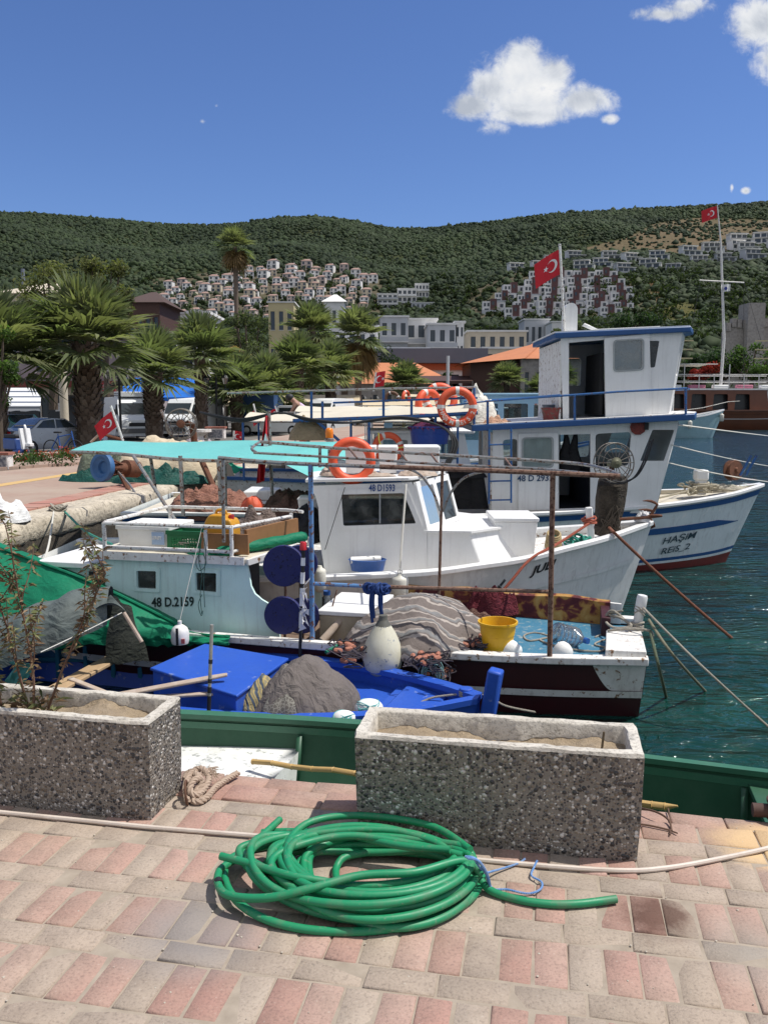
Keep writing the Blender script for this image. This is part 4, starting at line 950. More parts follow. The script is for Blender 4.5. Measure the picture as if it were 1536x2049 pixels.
# tarpaulin rolled over a ridge pole on the after part, with its prop
def ridge():
 L0, L1 = V3(P(-90, 1322, 6.55)), V3(P(222, 1204, 6.75)); g = []; n = 40
 ax = (L1-L0).normalized(); side = Vector((-ax.y, ax.x, 0)).normalized(); up = Vector((0, 0, 1))
 for i in range(n+1):
  u = i/n; c = L0.lerp(L1, u); row = []
  for j in range(21):
   v = j/20; a = lerp(-1.05, 2.6, v)*1.0; rad = .285*(1+.16*fbm(u*5, v*3, 1)+.05*math.sin(u*23+v*5))*(1-.25*max(0, u-.85)/.15)
   sd_ = side*-math.sin(a-.9)*rad*1.1; row.append(c+sd_+up*(math.cos(a-.9)*rad-.10)+ax*.02*fbm(u*9, v*6, 7))
  g.append(row)
 return g
rt_ = thing('grey_tarpaulin', 'faded grey tarpaulin thrown over a ridge above the stern of the blue boat', 'tarpaulin', P(60, 1330, 6.6))
b = MB(); b.sheet(ridge());
fl = [[V3(P(lerp(150, 222, i/10), lerp(1245, 1190, i/10), 6.62))+V3((0, 0, 0)) for i in range(11)], [V3(P(lerp(200, 255, i/10), lerp(1212, 1226, i/10)-12*math.sin(i/10*3.1), 6.5)) for i in range(11)]]
b.sheet([[fl[0][i].lerp(fl[1][i], k/6) for k in range(7)] for i in range(11)])
b.build('cloth', GREYT, rt_, ang=80)
b = MB(); b.sheet([[V3(P(lerp(226, 208, k/10), lerp(1192, 1330, k/10), 6.75)).lerp(V3(P(lerp(262, 300, k/10), lerp(1215, 1322, k/10), 6.95)), i/6)+Vector((0, .03*math.sin(i*1.4+k*.8), 0)) for i in range(7)] for k in range(11)])
b.build('end_flap', cloth('tarp_dark', (.028, .032, .026), (.055, .058, .048), .4, .8, 5), rt_, ang=80)
tag(MB().tube([P(248, 1226, 6.6), P(284, 1285, 6.55)], .016, 8).build('wooden_prop', WOODW), 'short weathered stick propping up the edge of the grey tarpaulin', 'stick')
tag(MB().tube(sag(P(244, 1226, 6.58), P(82, 1305, 5.9), .005), .004, 6).build('white_line', ROPEW), 'taut white line running down from the tip of the grey tarpaulin', 'rope')
b = MB(); b.sheet([[V3(P(lerp(18, 60, i/6)+6*math.sin(j), lerp(1325, 1392, j/8), 5.6-.2*i/6))+Vector((0, .03*math.sin(i*2+j), 0)) for i in range(7)] for j in range(9)])
tag(b.build('teal_cloth', cloth('cloth_teal', (.05, .20, .19), (.10, .28, .27), .5, .8, 6), ang=80), 'pale teal cloth hanging behind the weeds at the left', 'cloth')
# ------------------------------------------------------------------ white and maroon boat with the pale cabin
B1 = Fr(2.2, 7.15, -13)
b1 = curve([-6.2, -5.2, -4.2, -3.0, -1.8, -.8, 0], [.72, .82, .88, .88, .84, .76, .66]); z1 = curve([-6.2, -4.4, -2.4, -1, 0], [-.36, -.42, -.46, -.47, -.45])
c1 = curve([-6.2, -4, -2, 0], [.20, .20, .19, .12])           # the hull is a little off the frame's axis
class Hull1(Hull):
 def H(s, x, k, side=-1, off=0.):
  p = Hull.H(s, x, k, side, off); return (p[0]-.06*(1-k)*math.exp(x/.6), p[1]+c1(x), p[2])
h1 = Hull1(B1, 6.2, b1, z1, zb=-1.4, rake=0., w0=.62, p=.5)
h1.st = [-6.2+6.2*i/40 for i in range(41)]
R1 = thing('fishing_boat', 'white and maroon fishing boat with pale cabin, roof rack and long pipe awning frame', 'boat', B1.w((0, 0, -1)), B1.yaw)
b = MB(B1); h1.shell(b); b.face([h1.H(0, j/12, -1) for j in range(13)]+[h1.H(0, j/12, 1) for j in range(12, -1, -1)]); b.build('hull', MAROON, R1)
def endk(x): return 0, 0
b = MB(B1); h1.band(b, .62, .685, .02, n=40); b.build('rubbing_strake', WHITE2, R1)
cx = h1.pick(1212, 1345)[0]
b = MB(B1)
h1.band(b, .685, .97, .006, cx-.10, 0., n=24, kf=lambda x: (.685+.235*max(0, 1-((x-(cx-.10))/.16))**1.5 if x < cx+.06 else .685, .97)); b.face([V3(h1.H(0, k, sd))+Vector((.005, 0, 0)) for sd in (-1, 1) for k in ((.62, .97) if sd == -1 else (.97, .62))]); b.build('white_corner', WHITE2, R1)
b = MB(B1)
def rail1(mb, w, h, dz, inn):
 for sd in (-1, 1):
  rg = []
  for i in range(41):
   x = -6.2+6.21*i/40; p = h1.H(min(x, 0), 1, sd); o = p[1]+sd*w*(1-inn); ii = p[1]-sd*w*inn
   rg.append([(x, ii, p[2]+dz), (x, o, p[2]+dz), (x, o, p[2]+dz+h), (x, ii, p[2]+dz+h)])
  mb.loft(rg)
rail1(b, .11, .06, -.05, .55); b.build('gunwale', WHITE2, R1, bevel=.008)
# far bulwark hung with a flowered cloth
b = MB(B1)
t_ = lambda x: b1(x)+c1(x)-.06
b.loft([[(x, t_(x)-.02, -.50), (x, t_(x)+.02, -.50), (x, t_(x)+.02, -.30+.01*math.sin(x*9)), (x, t_(x)-.02, -.30+.01*math.sin(x*9))] for x in [-2.9+2.75*i/20 for i in range(21)]]); b.build('far_bulwark', WHITE2, R1)
m, t = newmat('flowered_cloth'); p = t.pos(); n = t.noise(p, 8, 3, .5, .6); t.set(t.b.inputs['Base Color'], t.ramp(n, [(.36, (.075, .012, .018)), (.46, (.14, .03, .025)), (.53, (.36, .18, .045)), (.68, (.44, .27, .09))])); t.b.inputs['Roughness'].default_value = .9
t.set(t.b.inputs['Normal'], t.bump(t.noise(p, 12, 4), .5, .02))
b = MB(B1); b.sheet([[(x, t_(x)+dt+.008*math.sin(x*13+z*9), z+.012*math.sin(x*7)) for dt, z in ((.045, -.45), (.04, -.29), (0, -.272), (-.04, -.29), (-.05, -.40), (-.055, -.52))] for x in [-2.3+2.05*i/30 for i in range(31)]])
tag(b.build('flowered_cloth', m), 'mustard and dark red flowered cloth draped along the far rail of the maroon boat', 'cloth')
MDB = M('deck_blue', (.035, .16, .26), .6, dirt=.6, dcol=(.10, .22, .28), sc=6, rust=.1, rustc=(.25, .30, .30))
b = MB(B1)
g = [[(x, c1(x)+f*(b1(x)-.05), -.515+.02*(1-f*f)) for f in (-1, -.5, 0, .5, 1)] for x in [-2.15+2.1*i/10 for i in range(11)]]; b.sheet(g); b.build('foredeck', MDB, R1)
b = MB(B1); g = [[(x, c1(x)+f*(b1(x)-.05), -.56) for f in (-1, 0, 1)] for x in [-6.15+4*i/10 for i in range(11)]]; b.sheet(g); b.build('deck', M('deck_brown', (.18, .12, .085), .8, dirt=.6), R1)
b = MB(B1)
pb = [B1.pz(x, y, -.40)[:2] for x, y in [(1212, 1262), (1278, 1258), (1306, 1292), (1212, 1316)]]
b.prism([(pb[0][0], pb[0][1], -.51), (-.005, pb[0][1]+.12, -.51), (-.005, -.53, -.51), (pb[0][0]-.02, -.56, -.51)], (0, 0, .115)); b.build('bow_box', WHITE2, R1, bevel=.008)
b = MB(B1); b.box(-.34, -.26, .25, .75, -.51, -.33); b.build('bow_plank', MAROON, R1, bevel=.006)
# cabin
T1, T2 = -.52, .72
def q1(px, py, t=T1): p = B1.pt(px, py, t); return (p[0], p[2])
cab = [(-4.78, -.52), (-4.70, .165), q1(494, 1123), q1(500, 1150), q1(503, 1172), q1(511, 1188), q1(526, 1200), q1(541, 1209), q1(551, 1226), q1(558, 1250), (-3.06, -.52)]
win = [[q1(276, 1141), q1(315, 1142), q1(315, 1178), q1(277, 1176)], [q1(393, 1145), q1(435, 1146), q1(435, 1185), q1(394, 1181)]]
panel('cabin_wall', WTURQ, R1, cab, [rpoly(w, .012) for w in win], .03, (0, T1, 0), fr=B1)
panel('cabin_wall', WTURQ, R1, cab, [rpoly(w, .012) for w in win], .03, (0, T2, 0), fr=B1)
b = MB(B1); b.box(-4.75, -4.72, T1+.015, T2-.015, -.52, .15); b.build('cabin_back', WTURQ, R1)
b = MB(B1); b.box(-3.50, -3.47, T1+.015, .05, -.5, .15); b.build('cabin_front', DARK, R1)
for w in win:
 f = MB(B1); cxw = (w[0][0]+w[2][0])/2; czw = (w[0][1]+w[2][1])/2
 fo = rpoly([(cxw+(a-cxw)*1.38, czw+(c-czw)*1.34) for a, c in w], .015); fi = rpoly([(cxw+(a-cxw)*1.0, czw+(c-czw)*1.0) for a, c in w], .012)
 wf = panel('window_frame', WTURQ, R1, fo, [fi], .012, (0, T1-.021, 0), fr=B1)
 MB(B1).add([(w[0][0]-.01, T1+.004, w[2][1]-.01), (w[1][0]+.01, T1+.004, w[2][1]-.01), (w[1][0]+.01, T1+.004, w[0][1]+.01), (w[0][0]-.01, T1+.004, w[0][1]+.01)], [(0, 1, 2, 3)]).build('pane', GDARK, wf)
b = MB(B1)
b.prism([(-4.86, T1-.06, .18), (-3.34, T1-.06, .18), (-3.10, T1+.30, .20), (-3.06, .45, .21), (-3.3, T2+.06, .21), (-4.82, T2+.06, .21)], (0, 0, .04)); b.build('cabin_roof', M('roof_cream', (.62, .57, .46), .65, dirt=.5, dcol=(.40, .33, .24), sc=6), R1, bevel=.008)
b = MB(B1); b.box(-4.88, -3.36, T1-.075, T1-.045, .165, .235); b.build('roof_trim', WHITE2, R1)
b = MB(B1); b.bar((-3.34, T1-.055, .19), (-3.02, T1+.42, .27), .05, .05); b.build('roof_brow', WHITE2, R1)
x0, z0_ = q1(306, 1213); x1, z1_ = q1(405, 1211)
text('registration_number', '48 D.2159', M('letter_dark', (.012, .028, .025), .6), R1, (x0, T1-.016, z0_), (x1-x0, 0, z1_-z0_), (0, 0, 1), .118, width=(x1-x0)/(.118*4.95), bold=.022, fr=B1)
# roof rack of white pipe
def pipe(mb, pts, r=.014): return mb.tube(pts, r, 8)
TA, TB, ZB, ZT = T1-.05, T2-.02, .275, .49
xa = -4.70; xb = -3.48; xc = -3.22
b = MB(B1)
for z in (ZB, ZT): pipe(b, [(xa, TA, z), (xb, TA, z)], .017)
pipe(b, [(xa, TA, ZT), (xa-.03, TA+.1, ZT+.0), (xa-.02, TB, ZT), (xc-.2, TB, ZT), (xc, TB-.1, ZT)], .017); pipe(b, [(xb, TA, ZT), (xc, TB-.45, ZT)], .017); pipe(b, [(xb, TA, ZB), (xc, TB-.45, ZB+.02)], .014)
for x in (xa, xb): pipe(b, [(x, TA, .20), (x, TA, ZT)], .019)
for x in (xa, -4.2, -3.6): pipe(b, [(x, TB, .22), (x, TB, ZT)], .017)
pipe(b, [(xc, TB-.45, .22), (xc, TB-.45, ZT+.03)], .017); pipe(b, [(-3.72, TA, .22), (-3.72, TA, ZT-.03)], .017)
b.build('roof_rack', WPIPE, R1)
# things lying in the rack
FB = thing('fish_box', 'white foam fish box with a pale blue brand square, inside the white roof rack', 'box', B1.w((-4.4, 0, .225)), B1.yaw)
bx0, bx1 = q1(232, 1090, -.42)[0], q1(337, 1090, -.42)[0]
b = MB(B1); rg = []
for z, g_ in ((.225, -.015), (.41, 0)): rg.append([(x, y, z) for x, y in rpoly([(bx0-g_, -.40-g_), (bx1+g_, -.40-g_), (bx1+g_, .10+g_), (bx0-g_, .10+g_)], .03)])
b.loft(rg); b.build('box_body', FOAM, FB, ang=50)
b = MB(B1); b.loft([[(x, y, z) for x, y in rpoly([(bx0-.012, -.412), (bx1+.012, -.412), (bx1+.012, .112), (bx0-.012, .112)], .03)] for z in (.411, .45)]); b.build('lid', FOAM, FB, bevel=.006)
lx0, lx1 = q1(304, 1082, -.42)[0], q1(329, 1080, -.42)[0]; lm = MB(B1); lm.add([(lx0, -.4175, .285), (lx1, -.4175, .285), (lx1, -.4215, .40), (lx0, -.4215, .40)], [(0, 1, 2, 3)]); lm.build('brand_square', M('label_pale_blue', (.34, .46, .64), .7, dirt=.4), FB)
text('brand_lettering', 'LERØY', FOAM, FB, (lx0+.008, -.424, .335), (1, 0, 0), (0, 0, 1), .042, width=(lx1-lx0-.016)/(.042*3.45), fr=B1, bold=.02)
CR = thing('plastic_crate', 'dark green ventilated plastic crate between the foam box and the yellow jerrycan', 'crate', B1.w((-3.9, 0, .225)), B1.yaw)
cx0, cx1 = q1(336, 1090, -.42)[0], q1(408, 1090, -.42)[0]
MCR = M('crate_green', (.012, .15, .05), .5, dirt=.3)
for (O, ex, w) in (((cx0, -.42, .23), (1, 0, 0), cx1-cx0), ((cx0, -.12, .23), (1, 0, 0), cx1-cx0), ((cx0, -.42, .23), (0, 1, 0), .30), ((cx1, -.42, .23), (0, 1, 0), .30)):
 hs = []
 for i in range(11):
  for j in range(4):
   u, v = w*(.10+.80*(i+.5)/11), .04+.025*j
   if j == 3 and False: continue
   rr_ = w*.80/11*.33; hs.append([(u-rr_, v-.008), (u+rr_, v-.008), (u+rr_, v+.008), (u-rr_, v+.008)])
 panel('crate_side', MCR, CR, [(0, 0), (w, 0), (w, .19), (0, .19)], hs, .012, O, ex, (0, 0, 1), fr=B1)
b = MB(B1); b.box(cx0-.012, cx1+.012, -.435, -.425, .385, .42); b.box(cx0-.012, cx1+.012, -.115, -.105, .385, .42); b.box(cx0-.012, cx0-.002, -.425, -.115, .385, .42); b.box(cx1+.002, cx1+.012, -.425, -.115, .385, .42); b.build('crate_rim', MCR, CR); b = MB(B1); b.box(cx0, cx1, -.415, -.125, .228, .236); b.build('crate_floor', MCR, CR)
def jerry(x, y, z, w, d, h, label):
 r = thing('jerrycan', label, 'jerrycan', B1.w((x, y, z)), B1.yaw); b = MB(B1)
 pr = [(-w/2, 0), (w/2, 0), (w/2, h*.72), (w*.40, h*.86), (w*.26, h*.86), (w*.18, h*.97), (-w*.30, h*.97), (-w*.42, h*.86), (-w/2, h*.74)]
 pp = rpoly(pr, .022, 3); b.prism([(x+a, y, z+c) for a, c in pp], (0, d, 0)); b.build('can', M('jerry_amber', (.56, .27, .015), .45, dirt=.4, dcol=(.42, .20, .02), sc=9), r, bevel=.015, segs=3)
 b = MB(B1); b.tube(smooth_path([(x-w*.22, y+d/2, z+h*.92), (x-w*.16, y+d/2, z+h*1.05), (x+w*.1, y+d/2, z+h*1.05), (x+w*.16, y+d/2, z+h*.93)], 4), .013, 8); b.build('handle', MATS['jerry_amber'], r)
 b = MB(B1); b.lathe([(.024, 0), (.024, .035), (0, .035)], (x+w*.33, y+d/2, z+h*.85), n=12); b.build('cap', M('cap_red', (.45, .03, .03), .5), r)
jx0, jx1 = q1(411, 1110, -.44)[0], q1(468, 1110, -.44)[0]
jerry((jx0+jx1)/2, -.46, .23, jx1-jx0, .19, .36, 'amber yellow plastic jerrycan strapped inside the corner of the white roof rack')
b = MB(B1); b.box(jx0-.01, jx1+.16, -.50, -.475, .24, .42); b.bar((jx1+.1, -.4, .37), (xc+.06, .25, .40), .03, .15)
tag(b.build('plywood_board', M('ply_brown', (.27, .13, .05), .7, dirt=.5, sc=7)), 'brown plywood boards leaning against the jerrycan in the roof rack', 'board')
c = B1.pz(520, 1058, .33); b = MB(B1); b.mound(c[0], c[1]-.05, .22, .34, .26, .24, 4, rough=.55, freq=5)
tag(b.build('net_heap', cloth('net_greybrown', (.20, .155, .135), (.09, .065, .055), 1., 1., 9), ang=80), 'grey-brown heap of netting on the roof beside the plywood boards', 'net')
def roll(fr, p, q, r, label, mat, name='tarp_roll', seed=0, squash=.8):
 p, q = V3(p), V3(q); x, y = frame_of(q-p); g = []
 for i in range(25):
  u = i/24; row = []
  for k in range(16):
   a = 2*math.pi*k/16; rr_ = r*(1+.22*fbm(u*5+seed, math.cos(a)*1.2, math.sin(a)*1.2)+.08*math.sin(u*28+a*2)*abs(math.sin(u*3.1)))*(1 if .03 < u < .97 else .75)
   row.append(p.lerp(q, u)+(x*math.cos(a)+y*math.sin(a)*squash)*rr_)
  g.append(row)
 b = MB(fr); b.loft(g); return tag(b.build(name, mat, ang=70), label, 'tarpaulin')
roll(B1, (-3.62, T1-.03, .265), (-3.02, T1+.60, .33), .062, 'rolled bright green tarpaulin on the sloping front edge of the cabin roof', TEAL, seed=3)
b = MB(B1); b.mound(-3.78, T1+.06, .222, .17, .08, .05, 9, rough=.6); tag(b.build('green_rag', TEAL, ang=80), 'crumpled green rag under the crate on the cabin roof', 'cloth')
ms_ = MB(B1)
for k in range(14):
 p = V3((random.uniform(-4.1, -3.6), random.uniform(-.4, .2), .27)); ms_.tube(smooth_path([p+Vector((random.uniform(-.15, .15), random.uniform(-.1, .1), random.uniform(-.03, .05))) for _ in range(5)], 5), .006, 5)
tag(ms_.build('rope_tangle', ROPE), 'tangle of grey rope on the cabin roof behind the crate', 'rope')
# cords dangling over the cabin side
b = MB(B1)
for k, (pt_) in enumerate([[(404, 1076), (398, 1120), (404, 1150), (401, 1190), (404, 1228)], [(408, 1076), (412, 1110), (408, 1160), (410, 1215)], [(402, 1100), (392, 1125), (400, 1142), (412, 1128), (406, 1105)], [(404, 1190), (397, 1210), (403, 1232), (406, 1222)]]):
 b.tube(smooth_path([(*[B1.pt(x, y, TA-.035)[0]], TA-.035, B1.pt(x, y, TA-.035)[2]) for x, y in pt_], 5), .0035, 5)
tag(b.build('dangling_cord', M('cord_green', (.06, .13, .11), .9)), 'thin dark green cords dangling down the pale cabin side', 'rope')
# white stern locker
b = MB(B1); b.box(-5.38, -4.86, -.50, .35, -.54, .06); LK = thing('stern_locker', 'white locker with overhanging lid at the stern behind the pale cabin', 'locker', B1.w((-5.1, 0, -.54)), B1.yaw); b.build('locker_body', WTURQ, LK, bevel=.01)
b = MB(B1); b.box(-5.42, -4.80, -.56, .40, .063, .115); b.build('lid', WHITE, LK, bevel=.008); b = MB(B1); b.box(-4.90, -4.86, -.525, -.505, -.10, .03); b.build('latch', BLACK, LK)
# awning frame: long rails, posts, curved braces
F1 = -.62; F2 = .90
def q3(px, py, t): return B1.pt(px, py, t)
b = MB(B1); nr = [q3(437, 916, F1), q3(560, 926, F1), q3(760, 934, F1)]
b.tube(smooth_path(nr, 4), .017, 8); b.build('near_rail', PIPE, R1)
b = MB(B1); b.tube(smooth_path([q3(760, 934, F1), q3(960, 941, F1), q3(1240, 953, F1)], 6), .02, 8); b.build('near_rail', RPIPE, R1)
b = MB(B1); e = q3(1242, 952, F1); b.tube(smooth_path([q3(520, 884, F2), q3(504, 897, F2-.35), q3(512, 905, F2-.7)], 5), .014, 8); b.tube(smooth_path([q3(520, 884, F2), q3(700, 899, F2), q3(900, 911, F2), q3(1080, 922, F2), q3(1165, 929, F2-.05), q3(1215, 941, .1), e], 6), .016, 8)
b.build('far_rail', PIPE, R1)
b = MB(B1); b.tube(smooth_path([q3(508, 906, .2), q3(700, 917, .15), q3(900, 930, .1), q3(1060, 937, .0), q3(1200, 950, -.4)], 5), .012, 8); b.build('middle_rail', PIPE, R1)
for xs in (700, 800, 862, 1010):
 p, q = q3(xs, 899+(xs-700)*.06, F2), q3(xs+14, 917+(xs-700)*.062, .12); b = MB(B1); b.tube([p, q], .011, 6); b.build('cross_bar', RPIPE, R1)
zt = q3(625, 930, F1)[2]; pz_ = q3(625, 1285, F1)
b = MB(B1); b.tube([(pz_[0], F1, -.46), (pz_[0], F1, zt)], .021, 10); b.build('post', LBPIPE, R1)
pr_ = q3(1099, 1315, F1); b = MB(B1); b.tube([(pr_[0], F1, -.46), (pr_[0]-.01, F1, q3(1097, 945, F1)[2])], .022, 10); b.build('post', RPIPE, R1)
fp = q3(878, 1192, F2); ft_ = q3(885, 925, F2); b = MB(B1); b.tube([(fp[0], F2, -.35), ft_], .015, 8); b.build('post', RPIPE, R1)
for pts in ([(808, 936), (840, 950), (866, 985), (880, 1022)], [(886, 1024), (902, 985), (930, 955), (970, 943)]):
 b = MB(B1); b.tube(smooth_path([q3(x, y, F2-.01*i) for i, (x, y) in enumerate(pts)], 6), .012, 8); b.build('brace', PIPE, R1)
for x0_, y0_, x1_, y1_, t in ((446, 920, 448, 1085, F1+.02), (640, 895, 640, 935, F2)):
 b = MB(B1); b.tube([q3(x0_, y0_, t), q3(x1_, y1_, t)], .0165, 8); b.build('post', PIPE, R1)
b = MB(B1); b.tube([q3(628, 1168, F1-.03), q3(735, 1173, F1-.03)], .017, 8); b.build('side_bar', LBPIPE, R1)
b = MB(B1); b.tube([q3(730, 1173, F1-.03), q3(1097, 1184, F1-.03)], .0165, 8); b.build('side_bar', RPIPE, R1)
# turquoise awning
g = []
for i in range(25):
 u = i/24; p = V3(P(lerp(142, 562, u), lerp(901, 926, u), lerp(10.4, 9.75, u))); f = V3(P(lerp(250, 692, u), lerp(884, 882, u), lerp(12.9, 11.4, u))); row = []
 for j in range(13):
  v = j/12; q = p.lerp(f, v); q.z += .05*math.sin(v*math.pi)+.012*math.sin(u*9+v*3)-.03*math.sin(u*12.6)**2*math.sin(v*3.14)*.6; row.append(q)
 g.append(row)
MAQ = cloth('awning_turquoise', (.14, .45, .43), (.18, .50, .48), .12, .6, 2, dirt=.4)
b = MB(); b.sheet(g); e_ = g[24]; b.sheet([[p+Vector((.10*k, 0, -.05*k-.012*k*math.sin(i))) for i, p in enumerate(e_)] for k in range(4)])
AWN = thing('awning', 'bright turquoise cloth awning on pipes over the stern of the middle white boat', 'awning', P(350, 1030, 11.)); b.build('cloth', MAQ, AWN, ang=70)
b = MB(); b.tube([p-Vector((0, .02, .02)) for p in [r[0] for r in g]], .02, 8); b.build('edge_pipe', PIPE, AWN)
for x0_, y0_, x1_, y1_, Yv in ((361, 912, 367, 1032, 10.0), (437, 919, 446, 1075, 9.9), (450, 930, 452, 1060, 10.8), (300, 905, 312, 985, 11.8)): b = MB(); b.tube([P(x0_, y0_, Yv), P(x1_, y1_, Yv)], .024, 8); b.build('pole', PIPE, AWN)
b = MB(); b.tube([P(267, 912, 10.1), P(362, 1058, 9.2)], .02, 8); b.build('strut', PIPE, AWN)
# floats, net buoys, rope knot
kp = q3(755, 1178, F1-.05); b = MB(B1)
for k in range(26):
 a = random.uniform(0, 6.28); b.torus((kp[0]+random.uniform(-.085, .085), F1-.05, kp[2]+random.uniform(-.01, .012)), (random.uniform(-.5, .5), random.uniform(-.9, .9), random.uniform(-.2, .2)), random.uniform(.028, .045), .009, 14, 6)
for dx, x2, y2 in ((-.05, 745, 1245), (-.03, 748, 1236), (.02, 764, 1236), (.03, 766, 1240), (0.035, 762, 1230)):
 e2 = q3(x2, y2, F1-.06); twist(b, [(kp[0]+dx, F1-.06, kp[2]-.02), (kp[0]+dx*1.1, F1-.07, (kp[2]+e2[2])/2), e2], .012, 3, .03)
tag(b.build('blue_rope', M('rope_navy', (.02, .055, .20), .9, fine=160, bump=.5)), 'dark blue rope knotted round the rusty side bar above the pale buoy', 'rope')
top, bot = q3(765, 1232, F1-.24), q3(768, 1352, F1-.24); Hh = top[2]-bot[2]; rw = .165
BU = thing('mooring_buoy', 'big pale pear-shaped buoy hanging from the blue rope knot over the maroon side', 'buoy', B1.w((top[0], F1-.24, bot[2])))
b = MB(B1); b.lathe([(.0, 0), (rw*.55, .012), (rw*.9, .07), (rw, .14), (rw*.97, .20), (rw*.84, .28), (rw*.62, .36), (rw*.38, .42), (rw*.22, .46), (.032, Hh-.03), (.03, Hh), (0, Hh)], (top[0], F1-.24, bot[2]), (.01, 0, 1), 28); b.build('buoy_body', BUOYM, BU, ang=70)
b = MB(B1); b.lathe([(rw*.40, .415), (rw*.24, .462), (.036, Hh-.03), (.034, Hh+.004), (0, Hh+.004)], (top[0], F1-.24, bot[2]), (.01, 0, 1), 20); b.build('buoy_neck', M('buoy_neck', (.10, .10, .085), .6), BU)
# striped blanket over nets
m, t = newmat('striped_blanket'); p = t.pos(); x_, y_, z_ = t.sep(t.map(p, (1, 1, 1), (0, 0, R(13))))
v = t.math('ADD', t.math('MULTIPLY', y_, 3.6), t.math('MULTIPLY', z_, 4.6)); v = t.math('ADD', v, t.math('MULTIPLY', t.noise(p, 2.6, 3), 2.2)); v = t.math('FRACT', v)
t.set(t.b.inputs['Base Color'], t.mix(.25, t.ramp(v, [(0, (.165, .14, .128)), (.30, (.165, .14, .128)), (.33, (.38, .335, .30)), (.42, (.38, .335, .30)), (.45, (.14, .12, .11)), (.62, (.20, .20, .20)), (.70, (.20, .20, .20)), (.73, (.34, .30, .27)), (.80, (.34, .30, .27)), (.83, (.165, .14, .128))]), t.mix(t.noise(p, 60, 4, .7), (0, 0, 0), (1, 1, 1)), 'OVERLAY'))
t.b.inputs['Roughness'].default_value = 1; t.b.inputs['Specular IOR Level'].default_value = .1; bb_ = t.bump(t.noise(p, 6, 4, .5, .8), .55, .05); t.set(t.b.inputs['Normal'], t.bump(t.noise(p, 160, 3), .5, .004, bb_))
MBL = m
def pz1(x, y, z): return B1.pz(x, y, z)[:2]
ob = [pz1(x, y, -.42) for x, y in [(690, 1284), (720, 1300), (790, 1303), (870, 1310), (900, 1302), (935, 1282), (975, 1256), (965, 1235), (900, 1212), (800, 1210), (725, 1236), (698, 1262)]]
b = draped(B1, ob, -.50, -.10, 6, m=18, amp=.05, foldn=7);
tag(b.build('striped_blanket', MBL, ang=80), 'grey and cream striped blanket spread over a heap of nets amidships', 'blanket')
# net remains with cork floats
corks = MB(B1); nets = MB(B1); MCORK = M('cork_float', (.34, .13, .085), .8, dirt=.5, dcol=(.42, .22, .15), sc=20)
for px, py, n, sx, z in ((700, 1300, 9, 25, -.42), (862, 1318, 14, 30, -.44), (940, 1280, 22, 28, -.46), (740, 1290, 6, 14, -.45), (880, 1345, 7, 20, -.62), (712, 1312, 6, 12, -.52)):
 for k in range(n):
  c = B1.pz(px+random.gauss(0, sx*.6), py+random.gauss(0, 9), z); a = random.uniform(0, 6.28); d = Vector((math.cos(a), math.sin(a), random.uniform(-.3, .3)))*.035; c = V3(c)+Vector((0, -.03, .02)); corks.tube([c-d, c-d*.6, c+d*.6, c+d], [.012, .021, .021, .012], 7)
 for k in range(n*2):
  c = V3(B1.pz(px+random.gauss(0, sx*.7), py+random.gauss(0, 10), z)); nets.tube(smooth_path([c+Vector((random.uniform(-.08, .08), random.uniform(-.05, .02), random.uniform(-.03, .06))) for _ in range(5)], 4), .0055, 4)
tag(corks.build('cork_floats', MCORK), 'reddish cork net floats spilling out round the striped blanket', 'net floats', kind='stuff'); tag(nets.build('net_cord', M('cord_dark', (.06, .05, .06), .9)), 'dark tangled net cords spilling over the gunwale below the blanket', 'net', kind='stuff')
c = B1.pz(868, 1322, -.47); b = MB(B1)
for k in range(9): b.torus((c[0]+random.uniform(-.03, .03), c[1]-.10, -.56+random.uniform(-.04, .04)), (random.uniform(-.4, .4), 1, random.uniform(-.3, .3)), random.uniform(.05, .085), .0045, 18, 5, oval=1.25)
tag(b.build('cord_loops', M('cord_pale_teal', (.20, .34, .34), .9)), 'loops of pale teal cord hanging over the maroon side right of the buoy', 'rope')
c = B1.pz(955, 1265, -.47); b = MB(B1); b.mound(c[0]-.05, c[1]+.05, -.51, .24, .22, .18, 12, rough=.6, freq=5); tag(b.build('net_heap', NETD, ang=80), 'dark brown net heap between the striped blanket and the yellow bucket', 'net')
c = B1.pz(975, 1230, -.40); b = MB(B1); b.mound(c[0], .78, -.46, .26, .2, .22, 15, rough=.6, freq=5); tag(b.build('net_heap', cloth('net_wine', (.12, .022, .03), (.05, .012, .02), 1., 1., 9), ang=80), 'wine red net bundled at the far rail behind the striped blanket', 'net')
p = V3(B1.pz(652, 1305, -.44)); q = V3(B1.pz(690, 1284, -.40)); b = MB(B1); b.tube([p, p.lerp(q, .5), q], [.016, .016, .011], 8); tag(b.build('green_nozzle', M('green_plastic', (.01, .16, .09), .45)), 'short green plastic pipe end on the gunwale left of the blanket', 'pipe')
